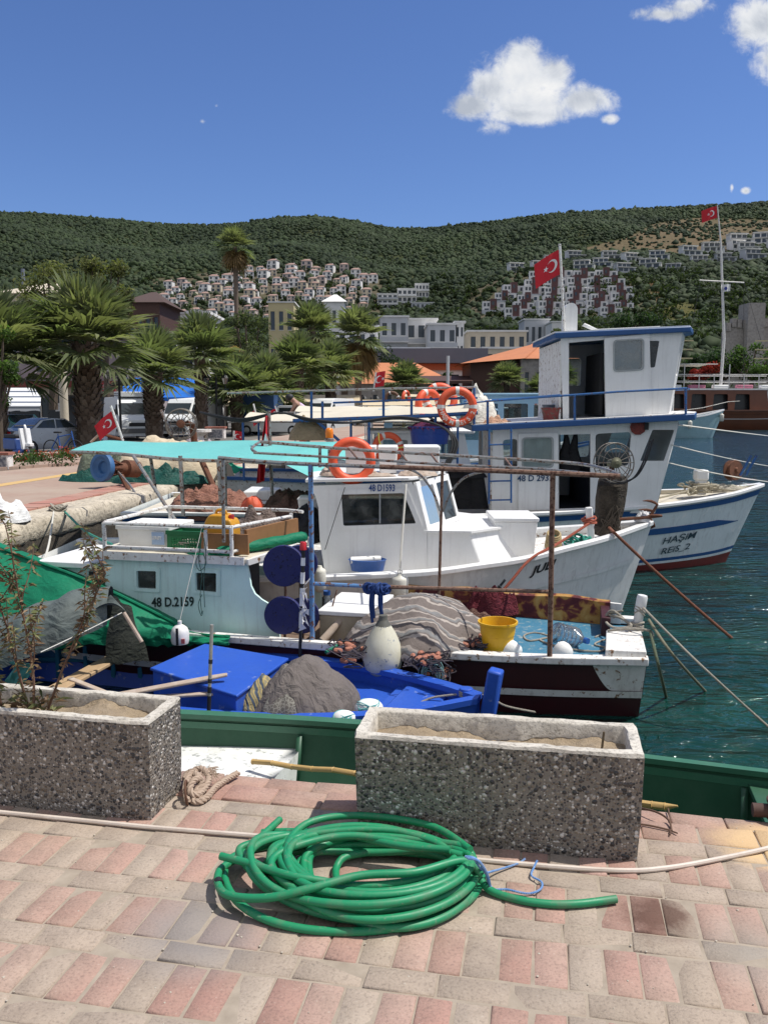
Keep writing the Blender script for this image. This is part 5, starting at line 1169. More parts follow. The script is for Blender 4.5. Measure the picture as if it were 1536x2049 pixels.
# bucket, blocks, bottle, white posts
def bucket(fr, c, r0, r1, h, label, mat, handle=True, name='bucket'):
 r = thing(name, label, 'bucket', fr.w(c), fr.yaw); b = MB(fr); b.lathe([(0, 0), (r0, 0), (lerp(r0, r1, .55), h*.55), (lerp(r0, r1, .56)+.004, h*.56), (r1, h), (r1+.012, h), (r1+.012, h-.018), (r1+.003, h-.02), (r1-.004, h-.002), (lerp(r0, r1, .2), h*.1), (0, h*.06)], c, n=28, caps=False); b.build('pail', mat, r, ang=50)
 if handle: b = MB(fr); b.torus((c[0], c[1], c[2]+h-.02), (0, 1, .25), r1+.006, .0035, 20, 6, math.pi*.0, math.pi); b.build('handle', M('wire', (.3, .3, .3), .4, .8), r)
 return r
c = B1.pz(994, 1302, -.50); bucket(B1, (c[0], c[1]+.02, -.505), .115, .155, .255, 'yellow plastic bucket on the blue deck right of the striped blanket', YEL, False)
for px, py, sx, lb, sd in ((1018, 1306, .095, 'worn white foam block against the yellow bucket', 1), (1125, 1310, .075, 'rounded white foam block on the gunwale by the rusty post', 2)):
 c = B1.pz(px, py, -.49); b = MB(B1); b.sph((c[0], c[1]+.04, -.475), (sx, .07, .075), 14, 10, f=lambda d: 1+.10*fbm(d[0]*2+sd, d[1]*2, d[2]*2)+.12*max(abs(d[0]), abs(d[2]))**3)
 tag(b.build('foam_block', FOAM, ang=60), lb, 'foam block')
c0, c1_ = V3(B1.pz(1112, 1268, -.42)), V3(B1.pz(1178, 1286, -.42)); ax = (c1_-c0).normalized(); r = thing('demijohn', 'large ribbed clear plastic water bottle lying on the blue deck', 'bottle', B1.w(tuple(c0)), B1.yaw); pr = []; L = .30
for i in range(25): u = i/24; pr.append(((.088 if u < .72 else lerp(.088, .022, ((u-.72)/.28)**.8))*(1+.05*math.sin(u*44) if u < .72 else 1), u*L))
b = MB(B1); b.lathe([(0, 0), (.07, -.006)]+pr+[(.022, L+.035), (0, L+.036)], c0+Vector((0, 0, .01)), ax, 20, caps=False); b.build('bottle', glassmat('clear_plastic', (.72, .84, .92), .12, .10, .28), r, ang=60); b = MB(B1); b.lathe([(.026, L+.01), (.026, L+.045), (0, L+.045)], c0+Vector((0, 0, .01)), ax, 12); b.build('cap', M('cap_blue', (.02, .10, .35), .4), r)
b = MB(B1)
twist(b, [B1.pz(x, y, -.49) for x, y in [(1100, 1275), (1060, 1282), (1048, 1272), (1070, 1266), (1100, 1274), (1080, 1280), (1110, 1292), (1150, 1300), (1200, 1303), (1215, 1290)]], .008, 3, .03); twist(b, [B1.pz(x, y, -.49) for x, y in [(1190, 1275), (1210, 1268), (1225, 1275), (1200, 1283), (1190, 1290), (1215, 1296)]], .008, 3, .03)
tag(b.build('deck_rope', ROPE), 'loose beige rope lying on the blue foredeck round the clear bottle', 'rope')
pb_, pt_ = V3(q3(1272, 1262, .15)), V3(q3(1285, 1190, .15)); BP = thing('bow_post', 'white plastic bow post wound with rope at the squared end of the maroon boat', 'post', B1.w(tuple(pb_)), B1.yaw)
b = MB(B1); d = (pt_-pb_); b.lathe([(.040, -.12), (.040, d.length*.50), (.046, d.length*.52), (.046, d.length*.93), (.040, d.length*.985), (.02, d.length), (0, d.length)], pb_, d, 18); b.build('post', M('pvc_white', (.74, .74, .74), .35, dirt=.3, dcol=(.5, .48, .42)), BP, ang=50)
b = MB(B1)
for k in range(4): b.torus(pb_+d.normalized()*(.02+.016*k), d+Vector((.1*(-1)**k, .05, 0)), .052, .009, 20, 7)
for k in range(3): b.torus(pb_+d.normalized()*(d.length*.52+.012*k), d+Vector((.2*(-1)**k, .1, 0)), .05, .0065, 20, 6)
twist(b, [pb_+Vector((-.05, -.02, .05)), q3(1225, 1222, .3), q3(1210, 1240, .3), q3(1228, 1256, .1), q3(1262, 1252, .05), q3(1240, 1236, .2), q3(1215, 1230, .35), q3(1245, 1222, .25)], .011, 3, .035)
twist(b, [q3(1215, 1262, .0), q3(1260, 1258, -.05), q3(1298, 1262, -.05), q3(1305, 1272, -.1)], .011, 3, .035)
b.build('rope_turns', ROPE, BP)
for lb, pts, mt, rr_ in (('short dark green mooring rope hanging straight down from the white bow post into the water', [q3(1300, 1262, -.05), B1.l(P(1316, 1330, 6.75)), B1.l(G(1332, 1395, -1.0))], M('rope_weedy', (.10, .12, .075), .95, fine=160, bump=.5), .012), ('mooring rope running out from the white bow post to where it meets the water', [q3(1297, 1240, .1), B1.l(P(1345, 1310, 6.75)), B1.l(G(1410, 1383, -1.0))], M('rope_olive', (.20, .19, .13), .95, fine=160, bump=.5), .011), ('long pale mooring rope from the white bow post out past the right photo edge', [q3(1286, 1216, .1), B1.l(P(1400, 1330, 6.6)), B1.l(G(1545, 1462, -.98)), B1.l(G(1640, 1540, -1.02))], ROPE, .009)):
 b = MB(B1); twist(b, pts, rr_, 3, .04); tag(b.build('mooring_line', mt), lb, 'rope')
# navy discs of the dan buoys, white taped stick
def disc(px, py, t, R_, label, tl):
 c = q3(px, py, t); b = MB(B1); ax = Vector((tl, -1, .06)); b.lathe([(0, -.024), (R_*.97, -.024), (R_, -.016), (R_, .016), (R_*.97, .024), (0, .024)], c, ax, 36); d = thing('marker_disc', label, 'marker disc', B1.w(c), B1.yaw, 'navy foam marker discs stacked by the blue post'); b.build('disc', NAVY, d, ang=35)
 x, y = frame_of(ax)
 for k in range(4): b = MB(B1); b.sph(V3(c)+ax.normalized()*.0245+(x*math.cos(k*1.6)+y*math.sin(k*1.6))*R_*(.35+.2*(k % 2)), (.006, .004, .006), 6, 5); b.build('hole', BLACK, d); b = MB(B1); b.tube([(c[0], c[1]+.03, c[2]-.3), (c[0], c[1]+.03, c[2])], .012, 6); b.build('stick', RPIPE, d)
disc(568, 1132, -.60, .178, 'upper navy foam marker disc facing the camera, left of the blue post', .12); disc(567, 1231, -.58, .166, 'lower navy foam marker disc facing the camera, left of the blue post', .10)
disc(598, 1128, -.40, .165, 'upper rear navy marker disc half hidden behind the front one', .3); disc(603, 1232, -.40, .16, 'lower rear navy marker disc half hidden behind the front one', .3)
s0, s1 = V3(q3(600, 1322, F1-.10)), V3(q3(607, 1100, F1-.10)); DB = thing('dan_pole', 'black and white taped marker pole with a red cap and shredded white plastic', 'pole', B1.w(tuple(s0)), B1.yaw)
b = MB(B1); b.tube([s0, s1], .016, 8); b.build('pole', BLACK, DB)
for u0, u1 in ((.30, .44), (.50, .66), (.70, .80), (.86, .93)): b = MB(B1); b.tube([s0.lerp(s1, u0), s0.lerp(s1, u1)], .0185, 10); b.build('white_tape', WHITE, DB)
b = MB(B1); b.lathe([(.03, 0), (.028, .06), (.022, .068), (0, .068)], s1, (0, 0, 1), 14); b.build('red_cap', M('red_plastic', (.55, .02, .03), .4), DB)
b = MB(B1)
for k in range(16):
 c = s0.lerp(s1, random.uniform(.28, .72))+Vector((random.uniform(0, .03), -.02, 0)); a = random.uniform(0, 6.28)
 b.add([c+Vector((random.uniform(-.03, .05), random.uniform(-.02, .02), random.uniform(-.06, .06))) for _ in range(4)], [(0, 1, 2), (1, 2, 3)])
b.build('plastic_shreds', M('plastic_white', (.75, .75, .77), .3), DB)
# chests, log, fenders amidships
def chest(fr, s0, s1, t0, t1, z0, z1, label, m1=WHITE, m2=WHITE2, name='deck_chest', tp=.0):
 r = thing(name, label, 'chest', fr.w(((s0+s1)/2, (t0+t1)/2, z0)), fr.yaw); b = MB(fr); b.loft([[(s0+tp, t0+tp, z0), (s1-tp, t0+tp, z0), (s1-tp, t1-tp, z0), (s0+tp, t1-tp, z0)], [(s0, t0, z1-.045), (s1, t0, z1-.045), (s1, t1, z1-.045), (s0, t1, z1-.045)]]); b.build('chest_body', m2, r, bevel=.008); b = MB(fr); b.box(s0-.015, s1+.015, t0-.015, t1+.015, z1-.042, z1); b.build('lid', m1, r, bevel=.008); return r
a_, c_ = pz1(626, 1240, -.25), pz1(735, 1205, -.25)
chest(B1, a_[0]-.05, a_[0]+.44, -.36, .38, -.56, -.25, 'low white deck chest behind the blue post, its lid in full sun', WHITE, M('chest_beige', (.40, .34, .25), .7, dirt=.5))
p, q = V3(q3(640, 1288, -.50)), V3(q3(690, 1232, -.30)); b = MB(B1); b.tube([p, q], [.036, .030], 14); lg = thing('wooden_roller', 'short weathered wooden roller propped on the gunwale right of the blue post', 'roller', B1.w(tuple(p)), B1.yaw); b.build('roller', WOODW, lg); b = MB(B1); b.tube([p-(q-p).normalized()*.02, p+(q-p).normalized()*.03], .042, 14); b.build('end_ring', BLACK, lg)
b = MB(B1); b.tube([q3(661, 1228, -.2), q3(674, 1180, -.2)], .007, 6); tag(b.build('thin_stick', RPIPE), 'thin dark stick standing against the low white deck chest', 'stick')
# big green tarp over the stern
def tsheet(rows, n=18):
 rr_ = [smooth_path(r, n//(len(r)-1)+1) for r in rows]; k = min(len(r) for r in rr_); return [r[:k] for r in rr_]
top_ = [(-60, 1075), (60, 1120), (180, 1165), (285, 1215), (345, 1246), (380, 1268), (460, 1276)]; low_ = [(-60, 1300), (60, 1296), (180, 1292), (285, 1290), (345, 1290), (380, 1286), (460, 1284)]
A_r = [V3(P(x, y, Yv)) for (x, y), Yv in zip(top_, (7.9, 7.75, 7.6, 7.45, 7.38, 7.33, 7.2))]; C_r = [V3(P(x, y, Yv)) for (x, y), Yv in zip(low_, (7.3, 7.3, 7.3, 7.25, 7.22, 7.2, 7.1))]
A_s, C_s = smooth_path(A_r, 7), smooth_path(C_r, 7); n = len(A_s)
g = [[A_s[i].lerp(C_s[i], j/12)+Vector((0, -.10*math.sin(j/12*3.1)*(1+.4*math.sin(i*.7))+.035*fbm(i*.35, j*.5, 2), .03*fbm(i*.3, j*.4, 9)*min(j, 3))) for j in range(13)] for i in range(n)]
bk = [[A_s[i]+Vector((.02*k, .18*k, -.02*k*k+.015*fbm(i*.5, k, 3))) for k in range(4)] for i in range(n)]
b = MB(); b.sheet(g); b.sheet(bk); GT = thing('green_tarpaulin', 'large translucent green tarpaulin sagging along the side rail below the pale cabin', 'tarpaulin', P(200, 1280, 7.3)); b.build('cloth', TEAL, GT, ang=80)
b = MB(); b.tube([p+Vector((0, -.01, .012)) for p in A_s], .014, 6); b.build('hem', TEAL, GT)
# small fender bottle on the green edge, hanging by a line
c = P(361, 1288, 7.0); r = thing('bottle_float', 'white plastic bottle float with a black strap, sitting on the green tarpaulin edge', 'float', c); b = MB(); b.lathe([(0, 0), (.068, .004), (.075, .03), (.075, .10), (.062, .135), (.034, .158), (.018, .165), (.017, .195), (0, .197)], c, n=20); b.build('bottle', M('float_white', (.74, .73, .70), .45, dirt=.2), r, ang=50)
b = MB(); b.box(c[0]-.016, c[0]+.004, c[1]-.082, c[1]-.072, c[2]+.01, c[2]+.15); b.build('strap', BLACK, r); b = MB(); b.box(c[0]+.025, c[0]+.055, c[1]-.074, c[1]-.066, c[2]+.02, c[2]+.06); b.build('red_print', M('print_red', (.5, .12, .12), .7), r)
tag(MB().tube(sag((c[0], c[1], c[2]+.19), P(405, 1052, 7.3), .0), .0032, 5).build('float_line', ROPEW), 'thin white line from the roof rack down to the small bottle float', 'rope')
# ------------------------------------------------------------------ white double-ended boat with the raked cabin
B2 = Fr(3.08, 9.81, 0)
b2 = curve([-7, -5, -4, -3, -2.2, -1.5, -1, -.6, -.3, 0], [1.1, 1.3, 1.32, 1.25, 1.08, .85, .64, .42, .22, .03]); z2 = curve([-7, -4, -3, -2.5, -2.12, -1.58, -1.15, -.58, -.07, 0], [-.17, -.165, -.14, -.125, -.09, -.045, .03, .115, .215, .235])
h2 = Hull(B2, 7., b2, z2, zb=-1.5, rake=.52, w0=.5, p=.55, flare=.35)
R2 = thing('fishing_boat', 'all white fishing boat with raked cabin windows, moored in the middle of the row', 'boat', B2.w((0, 0, -1)), 0)
b = MB(B2); h2.shell(b, m=14); WH2 = M('hull_white', (.76, .77, .76), .4, dirt=.35, dcol=(.46, .47, .45), sc=3, streak=.3, rust=.03, rustc=(.78, .78, .76), fine=30); b.build('hull', WH2, R2)
b = MB(B2); h2.rail(b, .13, .055, -.05, x1=-.02, inn=.5); b.build('gunwale', WHITE, R2, bevel=.01)
b = MB(B2); h2.band(b, .735, .765, .022, x1=-.12); b.build('rubbing_strake', WH2, R2)
zd2 = lambda s: z2(s)-.10
b = MB(B2); h2.deck(b, zd2, -6.95, -.1, .06); h2.bulwark(b, zd2, .06, -6.95, -.08); b.build('deck', WHITE2, R2)
T1, T2 = -.80, .80
def q2(px, py, t=-.8): p = B2.pt(px, py, t); return (p[0], p[2])
zc = .215
cw = [(-3.70, -.27), q2(640, 1080), q2(637, 1015), q2(632, 995), q2(620, 972), (-2.79, .735), (-2.745, .66), (-2.63, zc), (-2.62, -.25)]
wo = [q2(683, 989), q2(807, 986), q2(832, 1047), q2(687, 1052)]
panel('cabin_wall', WHITE, R2, cw, [rpoly(wo, .02)], .03, (0, T1, 0), fr=B2); panel('cabin_wall', WHITE, R2, cw, [rpoly(wo, .02)], .03, (0, T2, 0), fr=B2)
fo = rpoly([(wo[0][0]-.045, wo[0][1]+.045), (wo[1][0]+.035, wo[1][1]+.045), (wo[2][0]+.07, wo[2][1]-.04), (wo[3][0]-.045, wo[3][1]-.04)], .03)
wf = panel('window_frame', WHITE, R2, fo, [rpoly(wo, .02)], .016, (0, T1-.023, 0), fr=B2)
for t in (T1, T2): MB(B2).add([(wo[0][0]-.01, t, wo[0][1]+.01), (wo[1][0]+.01, t, wo[1][1]+.01), (wo[2][0]+.01, t, wo[2][1]-.01), (wo[3][0]-.01, t, wo[3][1]-.01)], [(0, 1, 2, 3)]).build('pane', GLASS if t > 0 else GDARK, wf)
for k in (.0, .62):
 x = lerp(wo[0][0], wo[1][0], .62);
b = MB(B2); b.box(x-.008, x+.008, T1-.012, T1+.012, wo[2][1], wo[0][1]); b.build('window_bar', M('alu', (.45, .47, .48), .35, .7), wf)
b = MB(B2); b.prism([(-3.90, T1-.05, .735), (-2.82, T1-.05, .755), (-2.70, T1+.1, .755), (-2.38, 0, .765), (-2.70, T2-.1, .755), (-2.82, T2+.05, .755), (-3.9, T2+.05, .735)], (0, 0, .035)); b.build('cabin_roof', WHITE, R2, bevel=.008)
b = MB(B2); b.box(-3.73, -3.70, T1+.1, T2-.1, -.2, .2); b.build('cabin_back', WHITE2, R2)
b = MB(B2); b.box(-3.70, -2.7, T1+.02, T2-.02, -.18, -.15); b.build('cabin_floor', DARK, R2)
# V-shaped windscreen: one leaning panel each side of the centre line
for sd in (-1, 1):
 A0, A1 = Vector((-2.63, sd*-T1*1., zc)), Vector((-2.22, 0, zc+.01)); B_, B1_ = Vector((-2.76, sd*-T1, .735)), Vector((-2.40, 0, .745))
 ex = (A1-A0); w = ex.length; ex = ex/w; ey = (B_-A0); ey = ey-ex*ey.dot(ex); h = ey.length; ey = ey/h
 def loc(p): d = p-A0; return (d.dot(ex), d.dot(ey))
 qd = [loc(A0), loc(A1), loc(B1_), loc(B_)]
 def ins(u, v): return tuple(Vector(qd[0]).lerp(Vector(qd[1]), u).lerp(Vector(qd[3]).lerp(Vector(qd[2]), u), v))
 hole = [ins(.10, .10), ins(.46, .10), ins(.46, .88), ins(.10, .88)]; hole2 = [ins(.56, .10), ins(.94, .10), ins(.94, .88), ins(.56, .88)]
 fr_ = panel('windscreen', WHITE, R2, qd, [rpoly(hole, .02), rpoly(hole2, .02)], .03, A0, ex, ey, fr=B2)
 for hl in (hole, hole2): MB(B2).add([A0+ex*p[0]+ey*p[1] for p in hl], [(0, 1, 2, 3)]).build('pane', GLASS, fr_)
# raised trunk ahead of the cabin
b = MB(B2)
b.loft([[(-2.63, T1, -.2), (-2.05, T1+.02, -.16), (-1.45, -.30, -.13), (-1.45, .30, -.13), (-2.05, -T1-.02, -.16), (-2.63, -T1, -.2)], [(-2.63, T1, zc), (-2.18, T1+.02, zc-.01), (-1.70, -.32, zc-.015), (-1.70, .32, zc-.015), (-2.18, -T1-.02, zc-.01), (-2.63, -T1, zc)]])
b.build('foredeck_trunk', WHITE, R2, bevel=.012)
b = MB(B2); b.prism([(-2.66, T1-.03, zc-.012), (-2.16, T1-.02, zc-.022), (-1.66, -.34, zc-.027), (-1.66, .34, zc-.027), (-2.16, .82, zc-.022), (-2.66, .83, zc-.012)], (0, 0, .024)); b.build('trunk_top', WHITE, R2)
chest(B2, -1.87, -1.40, -.46, .22, -.15, .31, 'white box locker on the foredeck ahead of the raked cabin', WHITE, WHITE, 'deck_locker', .03)
x0, z0_ = B2.pt(738, 984, -.80)[0::2]; x1 = B2.pt(797, 985, -.80)[0]
text('registration_number', '48 D1593', M('letter_blue', (.012, .055, .21), .6), R2, (x0, T1-.045, z0_+.012), (1, 0, 0), (0, 0, 1), .10, width=(x1-x0)/(.10*4.55), bold=.02, fr=B2)
s0, k0 = h2.pick(1060, 1150); s1, k1 = h2.pick(1119, 1132)
p0, p1 = V3(h2.H(s0, k0, -1, .006)), V3(h2.H(s1, k1, -1, .006)); up = V3(h2.H(s0, k0+.1, -1, .006))-p0
text('boat_name', 'JULI', M('letter_black', (.015, .016, .018), .6), R2, p0, p1-p0, up, .125, shear=.35, width=(p1-p0).length/(.125*2.35), bold=.03, fr=B2)
# things on the cabin roof
def foambox(fr, x0, x1, y0, y1, z0, z1, label, lidh=.035):
 r = thing('foam_box', label, 'box', fr.w(((x0+x1)/2, (y0+y1)/2, z0)), fr.yaw); b = MB(fr); b.loft([[(x, y, z) for x, y in rpoly([(x0+g, y0+g), (x1-g, y0+g), (x1-g, y1-g), (x0+g, y1-g)], .025)] for z, g in ((z0, .012), (z1-lidh, 0))]); b.build('box_body', FOAM, r, ang=50)
 b = MB(fr); b.loft([[(x, y, z) for x, y in rpoly([(x0-.006, y0-.006), (x1+.006, y0-.006), (x1+.006, y1+.006), (x0-.006, y1+.006)], .025)] for z in (z1-lidh+.001, z1)]); b.build('lid', FOAM, r, bevel=.006); return r
zr = .795
foambox(B2, B2.pt(690, 900, -.45)[0], B2.pt(752, 900, -.45)[0], -.45, -.05, zr, 1.09, 'pinkish white foam box on the cabin roof behind the bright lifebuoy'); foambox(B2, B2.pt(757, 900, -.40)[0], B2.pt(795, 900, -.40)[0], -.40, .10, zr, 1.085, 'middle white foam box on the raked cabin roof'); foambox(B2, B2.pt(810, 900, -.40)[0], B2.pt(880, 900, -.40)[0], -.40, .15, zr, 1.085, 'large white foam box at the forward right end of the cabin roof')
lifebuoy('bright orange-red lifebuoy leaning on the raked white cabin roof', B2.w(B2.pt(704, 922, -.72)), (.12, -1, .10), .252, 'orange lifebuoys', False)
c = B2.pt(659, 905, -.60); r = thing('beacon_lamp', 'amber beacon lamp on a short pole at the cabin roof corner', 'lamp', B2.w(c)); b = MB(B2); b.tube([(c[0], c[1], .74), (c[0], c[1], c[2]+.03)], .018, 8); b.build('pole', PIPE, r); b = MB(B2); zt = B2.pt(659, 880, -.60)[2]; b.lathe([(.05, -.012), (.05, .012), (.036, .02), (.042, .03)], (c[0], c[1], zt), n=16); b.build('base', PIPE, r)
b = MB(B2); b.lathe([(.042, .02), (.044, .075), (.040, .11), (.025, .125), (0, .128)], (c[0], c[1], zt), n=18); b.build('amber_lens', M('amber_lens', (.78, .22, .01), .2, dirt=.2), r, ang=60)
b = MB(B2); b.mound(-2.72, -.62, .79, .22, .10, .05, 3, rough=.7, freq=6); b.mound(-3.2, -.70, .79, .25, .06, .035, 5, rough=.7, freq=6); b.mound(-3.66, -.55, .785, .12, .1, .07, 8, rough=.7); tag(b.build('roof_clutter', WOODW, ang=80), 'pieces of bleached driftwood and rag along the near edge of the cabin roof', 'driftwood', kind='stuff')
# rope and fender by the window, thin whip line
fp = B2.pt(800, 1180, -1.42); c = (fp[0], fp[1], B2.pt(800, 1202, -1.42)[2])
def fender(fr, c, h, r0, label, mat, ln=None):
 r = thing('fender', label, 'fender', fr.w(c), fr.yaw); b = MB(fr); b.lathe([(0, 0), (r0*.6, .012), (r0, .05), (r0, h*.78), (r0*.92, h*.86), (r0*.42, h*.93), (r0*.36, h), (0, h+.002)], c, n=20); b.build('fender_body', mat, r, ang=60)
 if ln is not None: b = MB(fr); b.tube([(c[0], c[1], c[2]+h), ln], .006, 5); b.torus((c[0], c[1], c[2]+h+.02), (0, 1, 0), .02, .005, 12, 5); b.build('lanyard', ROPEW, r)
 return r
MFEN = M('fender_white', (.66, .64, .56), .45, dirt=.4, dcol=(.45, .42, .34), sc=8)
fender(B2, c, B2.pt(800, 1148, -1.42)[2]-c[2], .082, 'white cylinder fender hanging amidships on the white boat by a thin rope', MFEN, B2.pt(812, 968, -.95)); c = B2.pt(640, 1186, -1.4); fender(B2, c, B2.pt(640, 1132, -1.4)[2]-c[2], .062, 'white plastic fender standing just right of the blue post', MFEN, None)
b = MB(B2); twist(b, [B2.pt(812, 970, -.9), B2.pt(806, 1050, -1.0), B2.pt(800, 1135, -1.3)], .011, 3, .05); tag(b.build('white_rope', ROPEW), 'white twisted rope hanging down across the dark cabin window', 'rope')
b = MB(B2); b.tube(sag(B2.pt(690, 975, -.85), B2.pt(650, 1100, -1.0), .0), .004, 5); tag(b.build('cabin_cord', M('cord_black', (.03, .03, .03), .9)), 'thin dark cord slanting down across the white cabin wall', 'rope')
c = B2.pt(735, 1143, -1.0); r = thing('oval_tub', 'blue oval tub holding white rolls on the side deck under the cabin window', 'tub', B2.w(c)); w_ = .19; b = MB(B2); rg = []
for rr_, z in ((.0, .01), (.88, .01), (1.0, .12), (1.06, .125), (1.0, .13), (.93, .11), (.8, .02), (.0, .02)): rg.append([(c[0]+w_*rr_*math.cos(a*math.pi/12), c[1]+.12*rr_*math.sin(a*math.pi/12), c[2]+z) for a in range(24)])
b.loft(rg, caps=False); b.build('tub', M('tub_blue', (.02, .09, .32), .45, dirt=.3), r, ang=50)
for k in (-1, 1): b = MB(B2); b.tube([(c[0]-.17, c[1]-.04*k, c[2]+.115), (c[0]+.14, c[1]-.03*k, c[2]+.13)], .03, 10); b.build('white_roll', FOAM, r)
# bow: wrapped post, wheel hauler, grapnel, chain locker clutter
pb_, pt_ = V3(B2.pt(1212, 1072, 0)), V3(B2.pt(1224, 958, 0)); r = thing('wrapped_post', 'thick bow post wrapped in dark weathered canvas and cord', 'post', B2.w(tuple(pb_))); g = []; d = pt_-pb_
for i in range(19):
 u = i/18; rr_ = lerp(.125, .165, min(1, u*1.6))*(.86 if u > .97 else 1)*(1.0-.25*max(0, .15-u)/.15); row = []
 for k in range(22): a = 2*math.pi*k/22; row.append(pb_+d*u*(1+(.10*math.sin(a*1+.6) if u > .9 else 0))+Vector((math.cos(a), math.sin(a), 0))*rr_*(1+.10*math.sin(a*5+u*3)+.14*fbm(math.cos(a)*2.2, math.sin(a)*2.2, u*1.3)))
 g.append(row)
b = MB(B2); b.loft(g); b.build('canvas', cloth('canvas_dark', (.075, .062, .048), (.022, .019, .016), .8, .9, 7, dirt=.9), r, ang=70)
b = MB(B2)
for k in range(7): b.torus(pb_+d*(.02+.022*k), d+Vector((random.uniform(-.02, .02), random.uniform(-.02, .02), 0)), .135+random.uniform(0, .012), .009, 22, 6)
for k in range(9): b.tube(smooth_path([pb_+d*.08+Vector((random.uniform(-.15, .15), -.13, 0)), pb_+d*random.uniform(.3, .6)+Vector((random.uniform(-.14, .14), -.165, 0)), pb_+d*.1+Vector((random.uniform(-.15, .15), -.14, -.02))], 5), .0055, 5)
b.build('cord_turns', M('cord_brown', (.10, .08, .06), .95), r)
wc = V3(B2.pt(1232, 926, -.10)); r = thing('net_hauler_wheel', 'spoked wire wheel of a net hauler mounted on top of the wrapped bow post', 'wheel', B2.w(tuple(wc))); R_ = .222; ax = Vector((.25, -1, .12)).normalized(); x, y = frame_of(ax)
MIR = M('iron_grey', (.15, .145, .13), .6, .5, dirt=.6, dcol=(.10, .07, .05), sc=20, rust=.1)
b = MB(B2); b.torus(wc, ax, R_, .007, 40, 6); b.torus(wc+ax*-.09, ax, R_*1.04, .007, 40, 6); b.torus(wc, ax, R_*.72, .005, 36, 6); b.build('rim', MIR, r)
b = MB(B2)
for k in range(16): a = 2*math.pi*k/16; d_ = x*math.cos(a)+y*math.sin(a); b.tube([wc+d_*.05, wc+d_*R_*.72, wc+d_*R_, wc+d_*R_*1.04-ax*.09], .0045, 5)
b.build('spokes', MIR, r)
b = MB(B2); b.lathe([(0, -.13), (.05, -.13), (.05, -.02), (.062, -.01), (.062, .012), (.03, .02), (.02, .03), (0, .03)], wc, ax, 18); b.build('hub', M('hub_olive', (.13, .13, .08), .6, .2, dirt=.5), r)
b = MB(B2); b.bar(wc-ax*.1, pt_+Vector((0, 0, -.05)), .05, .05); b.build('bracket', RUSTY, r)
hz_ = [(1300, 882), (1288, 920), (1268, 955), (1240, 968), (1218, 965)]
b = MB(B2)
for o in (0, 6): b.tube(smooth_path([B2.pt(x_+o, y_-o*.6, -.2) for x_, y_ in hz_], 6), .010, 7)
tag(b.build('hydraulic_hose', BLACK), 'pair of black hydraulic hoses curving up from the net hauler wheel', 'hose')
def grapnel(c, label):
 c = V3(c); r = thing('grapnel_anchor', label, 'anchor', B2.w(tuple(c))); b = MB(B2); b.tube([c+Vector((-.62, .05, -.05)), c], .018, 8); b.build('shank', RUSTY, r)
 for a in (1.5, .35, -.9, 2.9):
  d_ = Vector((.12, math.cos(a), math.sin(a))).normalized(); pts = [c]
  for k in range(1, 9): u = k/8; pts.append(c+Vector((.10*math.sin(u*2.2)-.20*max(0, u-.5)*1.6, 0, 0))+Vector((0, d_.y, d_.z))*.19*math.sin(u*1.75))
  b = MB(B2); b.tube(pts, [.016]*7+[.012, .003], 7); b.build('fluke', RUSTY, r)
grapnel(B2.pt(1298, 1035, -.1), 'rusty grapnel anchor with curved flukes hanging over the white bow')
b = MB(B2); c = B2.pt(1286, 1037, 0); b.mound(c[0], -.02, c[2]-.03, .10, .09, .10, 6, rough=.5, freq=4); tag(b.build('white_rag', cloth('rag_white', (.70, .70, .70), (.5, .5, .5), .5), ang=70), 'crumpled white rag at the very tip of the white bow', 'rag')
b = MB(B2); c0_ = V3(B2.pt(1183, 1062, -.25)); b.bar(c0_-Vector((0, 0, .12)), V3(B2.pt(1177, 1015, -.25)), .07, .07); tag(b.build('bow_bitt', WHITE, bevel=.01), 'white square bitt left of the wrapped bow post', 'bitt')
b = MB(B2)
for k in range(7): b.torus(V3(B2.pt(1178, 1042, -.25))+Vector((random.uniform(-.02, .02), 0, random.uniform(-.03, .03))), (random.uniform(-.4, .4), random.uniform(-.4, .4), 1), .065, .010, 16, 6)
twist(b, [B2.pt(1180, 1046, -.3), B2.pt(1120, 1085, -.62), B2.pt(1062, 1118, -.95), B2.pt(1020, 1165, -1.1), B2.pt(978, 1212, -1.15)], .014, 3, .05); tag(b.build('orange_rope', ROPEO), 'faded orange rope tied round the white bitt and slanting down over the hull side', 'rope')
b = MB(B2); c = B2.pt(1142, 1085, -.4)
for k in range(14): p = V3(c)+Vector((random.uniform(-.16, .20), random.uniform(-.1, .15), random.uniform(-.02, .05))); b.torus(p, (random.uniform(-1, 1), random.uniform(-1, 1), 1), random.uniform(.04, .07), .012, 14, 6)
tag(b.build('green_rope', ROPEG), 'heap of bright green rope on the foredeck left of the wrapped post', 'rope')
b = MB(B2); c = V3(B2.pt(1107, 1090, -.45))
for k in range(8): b.torus(c+Vector((0, 0, .02*k-.02)), (random.uniform(-.2, .2), -.6, 1), .09-.003*k, .012, 18, 6)
tag(b.build('rope_coil', M('rope_straw', (.42, .32, .17), .95)), 'coil of straw coloured rope beside the white box locker', 'rope')
b = MB(B2); twist(b, [B2.pt(1218, 1056, -.16), B2.pt(1228, 1066, -.47)]+sag(B2.pt(1228, 1066, -.47), B2.l(G(1463, 1277, -1.)), .02, 6), .016, 3, .06); tag(b.build('mooring_line', ROPER), 'rust red mooring rope running from the wrapped post straight into the water', 'rope')
b = MB(B2); twist(b, [B2.pt(1010, 1160, -1.2), B2.pt(990, 1185, -1.2), B2.pt(968, 1212, -1.2)], .012, 3, .05)
for k in range(5): b.torus(V3(B2.pt(992, 1188, -1.21))+Vector((.02*k-.04, 0, .015*k)), (1, random.uniform(-.3, .3), .6), .025, .009, 10, 5)
